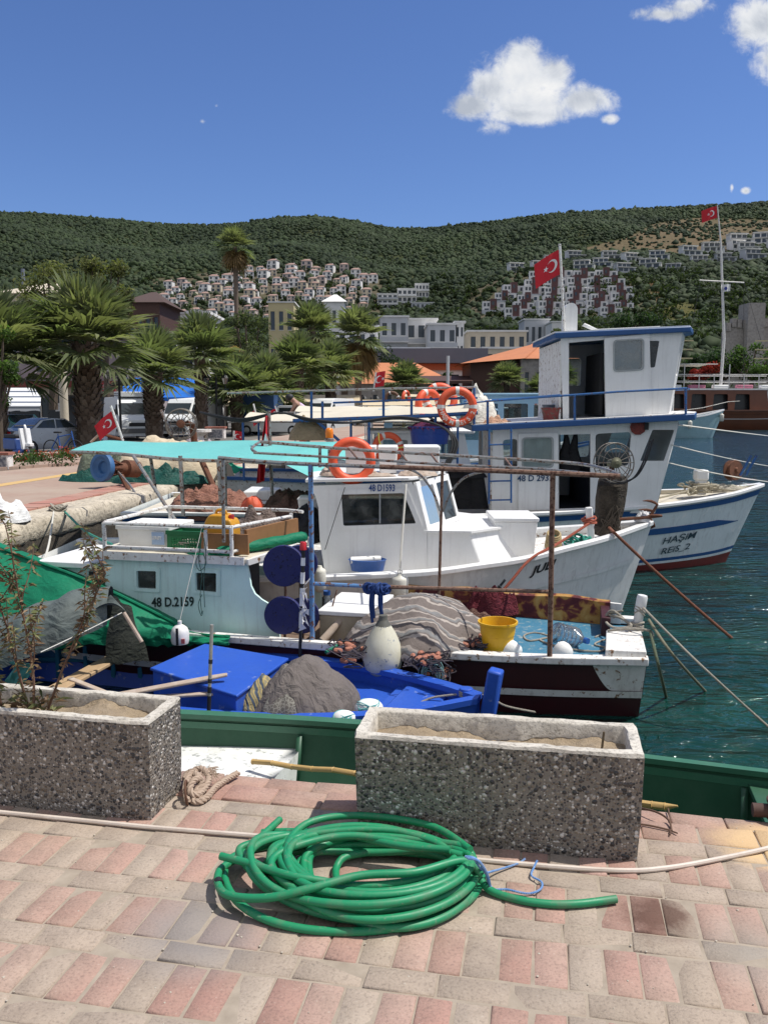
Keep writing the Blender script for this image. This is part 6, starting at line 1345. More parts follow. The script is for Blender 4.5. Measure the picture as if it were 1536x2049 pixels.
tag(b.build('black_knot', M('rope_black', (.03, .035, .04), .95)), 'black knotted rope end low against the white hull side', 'rope')
b = MB(B2); b.mound(-3.95, -.35, .05, .22, .3, .36, 7, rough=.3); tag(b.build('black_bag', cloth('bag_black', (.015, .015, .017), (.04, .04, .04), .6, .5), ang=80), 'black plastic bag at the after end of the white cabin', 'bag')
for px, py, z, lb in ((622, 1008, .55, 'upper small white foam box at the after side of the raked cabin'), (618, 1034, .38, 'lower small white foam box at the after side of the raked cabin')):
 c = B2.pt(px, py, -.1); foambox(B2, c[0]-.14, c[0]+.1, -.2, .2, c[2]-.06, c[2]+.07, lb, .02)
c = B2.pz(654, 1196, -.2); b = MB(B2); c = B2.pt(654, 1196, -1.5); r = thing('water_bottle', 'clear water bottle with a blue cap standing behind the blue post', 'bottle', B2.w(c)); b.lathe([(0, -.12), (.05, -.12), (.05, 0), (.02, .04), (.02, .05)], c, n=14); b.build('bottle', MATS['clear_plastic'], r); b = MB(B2); b.lathe([(.036, .03), (.036, .07), (0, .07)], c, n=12); b.build('cap', MATS['cap_blue'], r)
# ------------------------------------------------------------------ two-storey white and blue boat
B3 = Fr(6.07, 13.8, -1)
b3 = curve([-9, -7, -5, -4, -3, -2, -1.4, -.9, -.4, 0], [1.4, 1.6, 1.6, 1.5, 1.3, 1.02, .78, .54, .26, .03]); z3 = curve([-9, -5, -4.4, -3.6, -2.87, -2, -1.22, -.56, -.07, 0], [-.03, -.03, -.02, -.005, .02, .055, .11, .175, .265, .285])
h3 = Hull(B3, 9.9, b3, z3, zb=-1.55, rake=.75, w0=.48, p=.55, flare=.35)
R3 = thing('fishing_boat', 'tall white and blue fishing boat with two-storey wheelhouse and blue deck edges', 'boat', B3.w((0, 0, -1)), B3.yaw)
WH3 = M('hull_pale', (.68, .74, .75), .4, dirt=.4, dcol=(.42, .48, .48), sc=3, streak=.3, fine=30, rust=.04, rustc=(.75, .77, .76))
b = MB(B3); h3.shell(b, .40, 1., m=12); b.build('hull', WH3, R3); b = MB(B3); h3.shell(b, 0, .402, m=5, off=-.0005); b.build('red_bottom', RED, R3)
b = MB(B3); h3.band(b, .425, .455, .004); b.build('waterline_stripe', BLUEP, R3); b = MB(B3); h3.rail(b, .13, .05, -.045, inn=.45); b.build('gunwale', WHITE, R3, bevel=.008)
b = MB(B3); h3.band(b, .905, .955, .016); b.build('upper_stripe', BLUEP, R3)
xs_ = h3.pick(1482, 1027)[0]; b = MB(B3); h3.band(b, 0, 1, .014, -4.3, xs_, kf=lambda x: (.70, .70+.06*min(1, max(.12, (xs_-x)/.5)))); b.build('bow_stripe', BLUEP, R3)
zd3 = lambda s: z3(s)-.07
b = MB(B3); h3.deck(b, zd3, -9.85, -.1, .06); h3.bulwark(b, zd3, .06, -9.85, -.08); b.build('deck', M('deck_cream', (.60, .55, .45), .7, dirt=.5, dcol=(.42, .36, .27)), R3)
s0, k0 = h3.pick(1322, 1089); s1, k1 = h3.pick(1390, 1076)
ML3 = M('letter_teal', (.02, .05, .07), .6)
p0, p1 = V3(h3.H(s0, k0, -1, .012)), V3(h3.H(s1, k1, -1, .012)); up = V3(h3.H(s0, k0+.1, -1, .012))-p0
text('boat_name', 'HAŞiM', ML3, R3, p0, p1-p0, up, .15, shear=.3, width=(p1-p0).length/(.15*3.0), bold=.008, fr=B3, out=.015)
s0, k0 = h3.pick(1320, 1107); s1, k1 = h3.pick(1384, 1095); p0, p1 = V3(h3.H(s0, k0, -1, .012)), V3(h3.H(s1, k1, -1, .012))
text('boat_name', 'REiS_2', ML3, R3, p0, p1-p0, up, .14, shear=.3, width=(p1-p0).length/(.14*3.1), bold=.008, fr=B3, out=.02)
# lower house
TL = -1.12; TF = 1.12
def q4(px, py, t=TL): p = B3.pt(px, py, t); return (p[0], p[2])
ZA, ZR = -.06, 1.24
roofz = lambda s: lerp(1.15, 1.32, (s+4.7)/3.1)
low = [(-4.45, ZA), (-4.45, roofz(-4.45)), (-1.74, roofz(-1.74)), (-2.04, ZA)]
dw = [q4(1117, 870), q4(1180, 868), q4(1180, 1016), q4(1117, 1018)]; w1 = [q4(1005, 880), q4(1034, 878), q4(1034, 938), q4(1008, 940)]; w3 = [q4(1190, 868), q4(1262, 864), q4(1256, 932), q4(1190, 934)]; w4 = [q4(1304, 860), q4(1348, 860), q4(1327, 922), q4(1279, 922)]
panel('house_wall', WHITE, R3, low, [dw[::1], rpoly(w1, .05), rpoly(w3, .06), rpoly(w4, .02)], .035, (0, TL, 0), fr=B3)
panel('house_wall', WHITE, R3, low, [rpoly([(a+dx, c) for a, c in w3], .06) for dx in (-.1, -.85, -1.45)]+[rpoly(w4, .02)], .035, (0, TF, 0), fr=B3)
for w in (w1, w3, w4): MB(B3).add([(a, TL+.004, c) for a, c in w], [(0, 1, 2, 3)]).build('window_pane', GLASS, R3)
for dx in (-.1, -.85, -1.45): MB(B3).add([(a+dx, TF, c) for a, c in w3], [(0, 1, 2, 3)]).build('window_pane', GLASS, R3)
dp = [q4(1036, 868, TL-.04), q4(1115, 866, TL-.04), q4(1115, 1019, TL-.04), q4(1036, 1021, TL-.04)]; dwn = [q4(1046, 878, TL-.04), q4(1103, 876, TL-.04), q4(1103, 933, TL-.04), q4(1046, 935, TL-.04)]
DR = panel('sliding_door', WHITE, R3, dp, [rpoly(dwn, .05)], .035, (0, TL-.04, 0), fr=B3); MB(B3).add([(a, TL-.04, c) for a, c in dwn], [(0, 1, 2, 3)]).build('pane', GLASS, DR)
fr_i = panel('door_window_trim', M('rubber_grey', (.35, .37, .37), .6), DR, rpoly([(dwn[0][0]-.025, dwn[0][1]+.02), (dwn[1][0]+.025, dwn[1][1]+.02), (dwn[2][0]+.025, dwn[2][1]-.02), (dwn[3][0]-.025, dwn[3][1]-.02)], .06), [rpoly(dwn, .05)], .012, (0, TL-.066, 0), fr=B3)
x0, z0_ = B3.pt(1034, 963, TL-.06)[0::2]; x1 = B3.pt(1113, 961, TL-.06)[0]
text('registration_number', '48 D 2937', M('letter_blue3', (.02, .06, .14), .6), R3, (x0, TL-.062, z0_), (1, 0, .02), (0, 0, 1), .125, width=(x1-x0)/(.125*4.75), bold=.02, fr=B3)
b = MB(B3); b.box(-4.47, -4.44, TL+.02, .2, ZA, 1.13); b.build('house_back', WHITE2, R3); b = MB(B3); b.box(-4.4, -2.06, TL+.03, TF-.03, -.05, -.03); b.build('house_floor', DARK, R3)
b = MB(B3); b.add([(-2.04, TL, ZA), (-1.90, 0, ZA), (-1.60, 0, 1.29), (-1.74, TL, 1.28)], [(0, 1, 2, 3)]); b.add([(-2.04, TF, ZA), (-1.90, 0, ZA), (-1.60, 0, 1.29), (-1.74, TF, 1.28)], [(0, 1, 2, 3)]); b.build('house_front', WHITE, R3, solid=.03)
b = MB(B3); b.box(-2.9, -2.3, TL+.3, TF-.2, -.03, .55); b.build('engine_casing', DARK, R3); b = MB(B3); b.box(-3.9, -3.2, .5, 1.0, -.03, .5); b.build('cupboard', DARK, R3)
for t, lb in ((0, 'left'), (.14, 'right')):
 bx = lerp(dw[0][0], dw[1][0], .30+t*2.0); g = []
 for i in range(11):
  u = i/10; wd = lerp(.03, .11, min(1, u*1.4)); g.append([(bx+wd*math.cos(a)+.012*math.sin(u*9+t*9), TL+.17+.04*math.sin(a), lerp(1.10, .50, u)) for a in [k*math.pi/6 for k in range(12)]])
 b = MB(B3); b.loft(g); tag(b.build('hanging_coat', cloth('coat_black', (.012, .012, .014), (.03, .03, .032), .6, .6), ang=70), f'{lb} one of two black coats hanging in the open lower doorway', 'coat')
# upper deck with its blue edge
pl = [(-4.78, -1.38), (-1.58, -1.36), (-1.30, -.6), (-1.25, 0), (-1.30, .6), (-1.58, 1.36), (-4.78, 1.38)]
def slab(pl, zf, th):
 b = MB(B3); b.loft([[(s, t, zf(s)) for s, t in pl], [(s, t, zf(s)+th) for s, t in pl]]); return b
zf = lambda s: lerp(1.155, 1.32, (s+4.78)/3.2)
slab(pl, zf, .085).build('upper_deck_edge', BLUEP, R3, bevel=.01); slab([(s*.995-.01, t*.97) for s, t in pl], lambda s: zf(s)+.086, .012).build('upper_deck', WHITE2, R3)
zdk = lambda s: zf(s)+.098
# upper house, leaning forward
TU, TV = -.98, .98
def q5(px, py, t=TU): p = B3.pt(px, py, t); return (p[0], p[2])
up_ = [(-3.40, zdk(-3.40)), (-3.46, 2.50), (-1.98, 2.575), (-2.01, 1.345)]
dr = [q5(1137, 686), q5(1208, 680), q5(1210, 846), q5(1137, 848)]; wq = [q5(1297, 682), q5(1318, 682), q5(1309, 735), q5(1300, 736)]
pe = lambda s, z: (s, z)
uw = [(-3.40, zdk(-3.4)), (-3.46, 2.50), (-1.70, 2.59), (-1.86, 1.35)]
panel('wheelhouse_wall', WHITE, R3, uw, [dr, rpoly(wq, .02)], .035, (0, TU, 0), fr=B3)
wfar = [(-3.28, 1.85), (-2.75, 1.85), (-2.75, 2.32), (-3.28, 2.32)]; wfar2 = [(-2.55, 1.9), (-2.1, 1.9), (-2.1, 2.32), (-2.55, 2.32)]
panel('wheelhouse_wall', WHITE, R3, uw, [rpoly(wfar, .06), rpoly(wfar2, .06)], .035, (0, TV, 0), fr=B3)
for w in (wfar, wfar2): MB(B3).add([(a, TV, c) for a, c in w], [(0, 1, 2, 3)]).build('window_pane', GLASS, R3)
MB(B3).add([(a, TU, c) for a, c in wq], [(0, 1, 2, 3)]).build('window_pane', GLASS, R3)
du = [q5(1208, 677, TU-.04), q5(1298, 668, TU-.04), q5(1302, 836, TU-.04), q5(1211, 844, TU-.04)]; duw = [q5(1228, 683, TU-.04), q5(1284, 680, TU-.04), q5(1284, 738, TU-.04), q5(1228, 742, TU-.04)]
DU = panel('sliding_door', WHITE, R3, du, [rpoly(duw, .05)], .035, (0, TU-.04, 0), fr=B3); MB(B3).add([(a, TU-.04, c) for a, c in duw], [(0, 1, 2, 3)]).build('pane', glassmat('milky_glass', (.30, .34, .36), .05, .12, .5), DU)
panel('door_window_trim', MATS['rubber_grey'], DU, rpoly([(duw[0][0]-.02, duw[0][1]+.02), (duw[1][0]+.02, duw[1][1]+.02), (duw[2][0]+.02, duw[2][1]-.02), (duw[3][0]-.02, duw[3][1]-.02)], .06), [rpoly(duw, .05)], .012, (0, TU-.066, 0), fr=B3)
for sd in (-1, 1):
 A0, A1, B_, B1_ = Vector((-1.86, sd*TV, 1.35)), Vector((-1.62, sd*.30, 1.36)), Vector((-1.70, sd*TV, 2.59)), Vector((-1.44, sd*.30, 2.60))
 ex = (A1-A0); w = ex.length; ex = ex/w; ey = B_-A0; ey = (ey-ex*ey.dot(ex)); ey.normalize(); loc = lambda p: ((p-A0).dot(ex), (p-A0).dot(ey)); qd = [loc(A0), loc(A1), loc(B1_), loc(B_)]
 ins = lambda u, v: tuple(Vector(qd[0]).lerp(Vector(qd[1]), u).lerp(Vector(qd[3]).lerp(Vector(qd[2]), u), v))
 hl = [ins(.18, .50), ins(.82, .50), ins(.82, .92), ins(.18, .92)]; fr_ = panel('wheelhouse_front', WHITE, R3, qd, [rpoly(hl, .06)], .03, A0, ex, ey, fr=B3); MB(B3).add([A0+ex*p[0]+ey*p[1] for p in hl], [(0, 1, 2, 3)]).build('pane', MATS['milky_glass'], fr_)
A0 = Vector((-1.62, -.30, 1.36)); ex = Vector((0, 1, 0)); ey = Vector((.18, 0, 1.24)).normalized(); fr_ = panel('wheelhouse_front', WHITE, R3, [(0, 0), (.6, 0), (.6, 1.25), (0, 1.25)], [rpoly([(.08, .62), (.52, .62), (.52, 1.15), (.08, 1.15)], .05)], .03, A0, ex, ey, fr=B3); MB(B3).add([A0+ex*a+ey*c for a, c in ((.08, .62), (.52, .62), (.52, 1.15), (.08, 1.15))], [(0, 1, 2, 3)]).build('pane', MATS['milky_glass'], fr_)
b = MB(B3); b.box(-3.46, -3.43, TU+.02, TV-.02, 1.30, 2.47); b.build('wheelhouse_back', WHITE2, R3); b = MB(B3); b.box(-2.5, -1.9, TU+.25, TV-.25, 1.38, 1.95); b.box(-2.85, -2.80, -.9, .1, 1.38, 2.3); b.build('console', DARK, R3)
rl = [(-3.56, -1.08), (-1.60, -1.08), (-1.32, -.34), (-1.32, .34), (-1.60, 1.08), (-3.56, 1.08)]; zf2 = lambda s: lerp(2.50, 2.60, (s+3.56)/2.2)
slab(rl, zf2, .075).build('wheelhouse_roof_edge', BLUEP, R3, bevel=.01); slab([(s-.01, t*.97) for s, t in rl], lambda s: zf2(s)+.076, .02).build('wheelhouse_roof', WHITE, R3)
slab([(-2.95, -.75), (-1.95, -.75), (-1.95, .6), (-2.95, .6)], lambda s: zf2(s)+.097, .03).build('roof_hatch', WHITE, R3)
b = MB(B3); b.add([(-2.98, -.8, 2.64), (-2.86, -.8, 2.64), (-3.08, -.8, 2.74), (-3.12, -.8, 2.70)], [(0, 1, 2, 3)]); b.build('roof_flap', WHITE, R3, solid=.02)
c0, c1_ = q5(1128, 668, -.7), q5(1155, 607, -.7); b = MB(B3); pr = [(c0[0], 2.55), (c1_[0], 2.55), (c1_[0], c1_[1]-.06), (c1_[0]-.05, c1_[1]+.004), (c0[0]+.05, c1_[1]+.006), (c0[0], c1_[1]-.05)]; b.prism([(a, -.72, c) for a, c in rpoly(pr, .04)], (0, .26, 0)); b.build('exhaust_duct', WHITE, R3, ang=50)
for pts, rr_ in (([(970, 803), (1123, 792), (1235, 784), (1373, 777)], .015), ([(1371, 777), (1371, 838)], .018), ([(1149, 790), (1149, 848)], .018), ([(975, 802), (975, 862)], .018), ([(895, 812), (1000, 800), (1120, 790)], .011)):
 b = MB(B3); b.tube([B3.pt(x, y, -1.34) for x, y in pts], rr_, 8); b.build('railing', BPIPE, R3)
for z_ in (.0,):
 b = MB(B3); e = B3.pt(1373, 777, -1.34); b.tube([e, (e[0]+.28, -.6, e[2]), (e[0]+.3, .6, e[2]), (e[0], 1.34, e[2]), (-4.7, 1.34, e[2]-.18)], .015, 8); b.build('railing', BPIPE, R3)
LD = [q4(978, 858, -1.40), q4(978, 1008, -1.40), q4(1022, 856, -1.40), q4(1022, 1006, -1.40)]; b = MB(B3)
for i in (0, 2): b.tube([(LD[i][0], -1.40, LD[i][1]), (LD[i+1][0], -1.40, LD[i+1][1])], .014, 8)
for y in (890, 963, 1001): b.tube([B3.pt(978, y, -1.40), B3.pt(1022, y-1, -1.40)], .012, 8)
b.build('ladder', BPIPE, R3)
b = MB(B3); c = B3.pt(1275, 850, TL-.02); b.lathe([(0, 0), (.10, .01), (.12, .03), (.06, .05), (0, .05)], (c[0], TL-.02, c[2]-.03), (0, -1, 0), 10); b.build('horn_wreath', M('wreath_red', (.25, .05, .04), .8, dirt=.8, dcol=(.03, .03, .03), sc=40), R3); b = MB(B3); c = B3.pt(1291, 853, TL-.02); b.box(c[0]-.03, c[0]+.03, TL-.07, TL-.018, c[2]-.05, c[2]+.05); b.build('deck_light', BLACK, R3)
# after canopy frame of blue pipe
TC = -1.30
fz = [((455, 787), (765, 778), (948, 775)), ((586, 842), (760, 836), (880, 831), (955, 826)), ((666, 806), (800, 801), (955, 796))]
for i, pts in enumerate(fz): b = MB(B3); b.tube([B3.pt(x, y, TC) for x, y in pts], (.016, .028, .015)[i], 8); b.build('canopy_rail', BPIPE if i else PIPE, R3)
for (x, y0_, y1_) in ((623, 784, 840), (645, 803, 840), (767, 779, 836), (823, 802, 834), (948, 776, 860), (738, 838, 930), (871, 832, 930)): b = MB(B3); b.tube([B3.pt(x, y0_, TC), B3.pt(x, y1_, TC)], .019, 8); b.build('canopy_post', BPIPE, R3)
b = MB(B3); b.tube([B3.pt(633, 842, TC), B3.pt(690, 892, TC)], .022, 8); b.build('canopy_strut', BPIPE, R3)
b = MB(B3); A_, C_ = V3(B3.pt(586, 838, TC)), V3(B3.pt(955, 822, TC)); b.sheet([[A_.lerp(C_, i/12)+Vector((0, 2.5*j/6, .09*math.sin(j/6*3.14)-.02*abs(math.sin(i/12*3.14*3)))) for j in range(7)] for i in range(13)]); b.build('canopy_cloth', cloth('canopy_cream', (.62, .57, .46), (.52, .47, .37), .25, .8, 2), R3, ang=80)
for k in range(2):
 b = MB(B3); b.tube([B3.pt(612 if k == 0 else 870, 842, TC), (B3.pt(612 if k == 0 else 870, 842, TC)[0], 1.2, 1.32)], .02, 8); b.build('canopy_beam', BPIPE, R3)
c = B3.pt(600, 862, TC+.1); b = MB(B3); b.mound(c[0]+.12, TC+.2, c[2]-.14, .30, .18, .28, 4, rough=.4); tag(b.build('canvas_bundle', cloth('bundle_khaki', (.34, .27, .17), (.2, .16, .1), .7), ang=80), 'khaki canvas bundle slung under the blue canopy pipe', 'bundle')
lifebuoy('lettered orange lifebuoy hung on the blue rail of the two-storey boat', B3.w(B3.pt(914, 814, -1.42)), (.05, -1, .04), .29, 'orange lifebuoys', True, ('HAŞiM REiS 2', 195, 340, .085))
lifebuoy('orange lifebuoy with yellow cord standing behind the white foam boxes', B3.w(B3.pt(776, 896, -1.25)), (.1, -1, .15), .235, 'orange lifebuoys', True, None, 20)
b = MB(B3); b.tube(smooth_path([B3.pt(757, 866, -1.33), B3.pt(762, 890, -1.33), B3.pt(790, 896, -1.33), B3.pt(815, 893, -1.33)], 6), .012, 6); tag(b.build('yellow_cord', M('cord_yellow', (.58, .50, .10), .8)), 'yellow cord looped over the lifebuoy behind the foam boxes', 'rope')
def tub(fr, c, r0, r1, h, label, col, frill):
 r = bucket(fr, c, r0, r1, h, label, col, False, 'net_tub'); b = MB(fr)
 for k in range(26):
  a = k*.242; p = Vector((c[0]+r1*math.cos(a), c[1]+r1*math.sin(a), c[2]+h)); b.add([p, p+Vector((.02*math.cos(a)+.02, .02*math.sin(a), -.03-random.uniform(0, .05))), p+Vector((.02*math.cos(a)-.02, .02*math.sin(a), -.02))], [(0, 1, 2)])
 b.mound(c[0], c[1], c[2]+h*.9, r1*.98, r1*.98, .09, 5, rough=.5, freq=6); b.build('contents', frill, r, ang=80); return r
c = B3.pt(859, 888, -1.2); tub(B3, (c[0], -1.2, c[2]), .26, .30, .26, 'blue tub with red and navy net frill over its rim', M('tub_royal', (.012, .05, .28), .4), cloth('frill_maroon', (.16, .03, .06), (.02, .03, .14), .9, .9, 14))
c = B3.pt(1104, 848, -.9); bucket(B3, (c[0], -.85, c[2]), .115, .15, .24, 'worn dark red bucket on the upper deck beside the doorway', M('bucket_red', (.22, .035, .03), .5, dirt=.5, sc=12, rust=.2, rustc=(.10, .12, .09)))
c = B3.pt(1112, 832, -.6); bucket(B3, (c[0]-.05, -.5, c[2]-.05), .11, .14, .22, 'blue grey bucket half hidden behind the red bucket', M('bucket_grey', (.10, .12, .16), .5))
b = MB(B3); c = B3.pt(1000, 848, -1.1); b.mound(c[0]-.05, -1.0, c[2]-.06, .30, .25, .13, 5, rough=.6, freq=5); tag(b.build('net_heap', cloth('net_salmon', (.52, .32, .22), (.34, .18, .12), .9, 1., 9), ang=80), 'salmon coloured net heap at the after edge of the blue upper deck', 'net')
b = MB(B3); c = B3.pt(975, 832, -1.0); b.mound(c[0]-.1, -.7, c[2]-.1, .28, .35, .42, 9, rough=.4); tag(b.build('white_cloth', cloth('cloth_white', (.72, .70, .64), (.5, .47, .4), .6), ang=80), 'bundle of white sheeting slumped behind the salmon net heap', 'cloth')
b = MB(B3)
for k in range(2):
 for x_, w_ in ((925, 16), (952, 15)) if k == 0 else ((905, 12),):
  p = B3.pt(x_, 945, -1.0); q = B3.pt(x_+w_*.3, 1018 if k == 0 else 1000, -1.0); b.loft([[(lerp(p[0], q[0], u)+ .13*w_/14*math.cos(a)*(.8+.3*u), -1.0+.06*math.sin(a), lerp(p[2], q[2], u)) for a in [j*math.pi/6 for j in range(12)]] for u in (0, .25, .5, .75, 1)])
b.mound(B3.pt(930, 950, -1.)[0], -1., B3.pt(930, 955, -1.)[2], .34, .14, .12, 3); tag(b.build('oilskin_trousers', MATS['coat_black'], ang=70), 'black oilskin trousers hung out to dry aft of the blue ladder', 'trousers')
# foredeck gear
c = B3.pt(1407, 972, -.15); r = thing('bow_bollard', 'white square-headed bollard wound with rope on the pale foredeck', 'bollard', B3.w((c[0], 0, .1))); b = MB(B3); b.box(c[0]-.075, c[0]+.075, -.075, .075, .1, .36); b.build('post', WHITE, r, bevel=.02); b = MB(B3); b.box(c[0]-.10, c[0]+.10, -.10, .10, .33, .50); b.build('head', WHITE, r, bevel=.03, segs=3)
b = MB(B3)
for k in range(5): b.torus((c[0], 0, .20+.022*k), (random.uniform(-.1, .1), random.uniform(-.1, .1), 1), .125, .013, 18, 6)
for k in range(11): b.tube(smooth_path([V3((c[0]+random.uniform(-.3, .25), random.uniform(-.3, .2), random.uniform(.12, .3))) for _ in range(4)], 5), .014, 6)
twist(b, [(c[0]+.1, -.05, .22), (c[0]+.6, -.2, .18), (c[0]+.9, -.05, .25)], .014, 3, .05); twist(b, [(c[0]-.1, -.1, .2), (c[0]-.8, -.5, .10), (c[0]-1.2, -.6, .06)], .014, 3, .05); b.build('rope_turns', M('rope_cream', (.42, .38, .29), .95, fine=160, bump=.5), r)
c = V3(B3.pt(1465, 941, .1)); r = thing('rope_reel', 'rusty brown reel on the tip of the pale foredeck', 'reel', B3.w(tuple(c))); ax = Vector((.6, -1, .1)); b = MB(B3); b.lathe([(0, -.06), (.16, -.06), (.165, -.04), (.11, -.03), (.11, .04), (.165, .05), (.16, .07), (.05, .07), (.03, .1), (0, .1)], c, ax, 22); b.build('drum', RUSTY, r, ang=50);
for o in (0, .09): b = MB(B3); b.bar(c+Vector((.1+o, -.05, -.08)), c+Vector((.26+o, -.05, .24)), .03, .03); b.build('lever', BPIPE, r)
b = MB(B3); b.mound(-.55, 0, .16, .34, .12, .10, 8, rough=.6, freq=6); tag(b.build('canvas_strip', cloth('canvas_pale', (.42, .39, .32), (.25, .22, .17), .8), ang=80), 'pale wrinkled canvas strip lying at the bow tip under the reel', 'canvas')
flag('red flag with white crescent and star flying from the white pole on the wheelhouse roof', B3.w(B3.pt(1121, 497, -.75)), B3.w(B3.pt(1124, 546, -.75)), V3(B3.w(B3.pt(1072, 574, -.75)))-V3(B3.w(B3.pt(1124, 546, -.75))), (B3.w(B3.pt(1129, 672, -.75)), B3.w(B3.pt(1119, 488, -.75))), 'red crescent flags', .035, .020)
for lb, a, q_ in (('thin white mooring line from the two-storey boat to the right photo edge, upper one', B3.pt(1342, 890, -1.2), P(1600, 940, 24)), ('thin pale line stretching low across the water behind the pale bow', B3.pt(1320, 922, -1.1), P(1620, 972, 15)), ('very thin line across the far water toward the wooden ship', B3.pt(1340, 848, -1.), P(1620, 878, 60))):
 b = MB(); b.tube(sag(B3.w(a), q_, .06), .009 if 'very' not in lb else .015, 5); tag(b.build('mooring_line', ROPEW), lb, 'rope')
b = MB()
for k in range(3): b.tube(smooth_path([P(400, 825, 13), P(480, 838+3*k, 12.6), P(560, 826, 12.4), P(620, 838+2*k, 12.3), P(700, 846, 12.2), P(800, 838-2*k, 12.2), P(880, 852, 12.1), P(905+5*k, 885, 12.0), P(890+4*k, 930, 11.9)], 6), .016, 6)
tag(b.build('black_hoses', BLACK), 'bundle of black hoses looping along under the blue canopy rails', 'hose')
# ------------------------------------------------------------------ long left quay, promenade, road
EL = Fr(-5.62, 4.95, 0); ED = Vector((1.51, 10.68, 0)).normalized(); EN = Vector((-ED.y, ED.x, 0))
def lq(a, d, z=0.): return tuple(Vector((-4.76, 11.03, 0))+ED*a+EN*d+Vector((0, 0, z)))    # a along the edge, d inland
A0, A9 = -7.5, 66.; NE = 360
m, t = newmat('promenade_paving'); p = t.map(t.pos(), (1, 1, 1), (0, 0, R(-8))); br = t.new('ShaderNodeTexBrick'); t.set(br.inputs[0], p); br.inputs['Scale'].default_value = 5.; br.inputs['Color1'].default_value = (.36, .245, .19, 1); br.inputs['Color2'].default_value = (.31, .20, .155, 1); br.inputs['Mortar'].default_value = (.30, .25, .20, 1); br.inputs['Mortar Size'].default_value = .015
t.set(t.b.inputs['Base Color'], t.mix(t.ramp(t.noise(p, .7, 5, .6), [(.38, 0), (.7, .7)]), br.outputs[0], (.40, .33, .26))); t.b.inputs['Roughness'].default_value = .95
MPR = m
tag(MB().add([lq(A0, .78), lq(A9, .78), lq(A9, 4.6), lq(16, 4.6), lq(9, 5.2), lq(A0, 8)], [(0, 1, 2, 3, 4, 5)]).build('promenade', MPR, flat=True), kind='structure')
rg = []
for i in range(NE):
 a = lerp(A0, A9, (i/(NE-1))**1.5); j = lambda s: .07*fbm(a*1.9, s, 3)+.04*fbm(a*7, s, 5); rg.append([lq(a, .56, -.3), lq(a, .55, .012+j(1)*.3), lq(a, .30, .0+j(2)*.25), lq(a, .09+j(3)*.5, -.008+j(4)*.2), lq(a, .02+j(5)*.8, -.06+j(8)*.3), lq(a, .02+j(6)*1.2, -.26+j(7)*.6), lq(a, .12, -.38)])
b = MB(); b.sheet(rg); tag(b.build('quay_edge', MQW, ang=70), kind='structure')
rg = [[lq(lerp(A0, A9, i/149), .05+.05*fbm(i*.4, z*3, 2), z) for z in (-.25, -.5, -.8, -1.1, -1.7)] for i in range(150)]; b = MB(); b.sheet(rg); tag(b.build('quay_wall', MQD, ang=70), kind='structure')
m, t = newmat('red_kerb'); p = t.pos(); t.set(t.b.inputs['Base Color'], t.mix(t.ramp(t.noise(p, 2, 5, .6), [(.4, 0), (.7, 1)]), (.38, .17, .13), (.42, .26, .20))); t.b.inputs['Roughness'].default_value = .9
b = MB(); n = 190
for i in range(n): a = lerp(A0, 40, i/n); e = lerp(A0, 40, (i+1)/n)-.012; b.prism([lq(a, .54, -.02), lq(e, .54, -.02), lq(e, .98, -.02), lq(a, .98, -.02)], (0, 0, .055+random.uniform(-.004, .004)))
tag(b.build('kerb', m), kind='structure')
b = MB(); b.add([lq(-2, 3.25, .004), lq(14, 3.05, .004), lq(14, 3.37, .004), lq(-2, 3.57, .004)], [(0, 1, 2, 3)]); tag(b.build('yellow_line', M('tactile_yellow', (.56, .36, .13), .9, dirt=.5, dcol=(.46, .36, .24))), kind='structure')
m, t = newmat('asphalt'); p = t.pos(); t.set(t.b.inputs['Base Color'], t.mix(t.noise(p, .4, 5, .6), (.09, .085, .08), (.20, .185, .165))); t.b.inputs['Roughness'].default_value = .95
tag(MB().add([(-220, 14, -.47), (-5.4, 14, -.47), (4.2, 76, -.47), (36, 112, -.47), (420, 120, -.47), (420, 172, -.47), (-220, 172, -.47)], [(0, 1, 2, 3, 4, 5, 6)]).build('ground', m, flat=True), kind='structure')
b = MB(); b.sheet([[(x, y, -.47), (x, y, -1.6)] for x, y in ((4.2, 76), (36, 112), (420, 120))]); tag(b.build('far_quay_wall', concmat('far_quay_grey', (.32, .30, .26), (.18, .17, .15))), kind='structure')
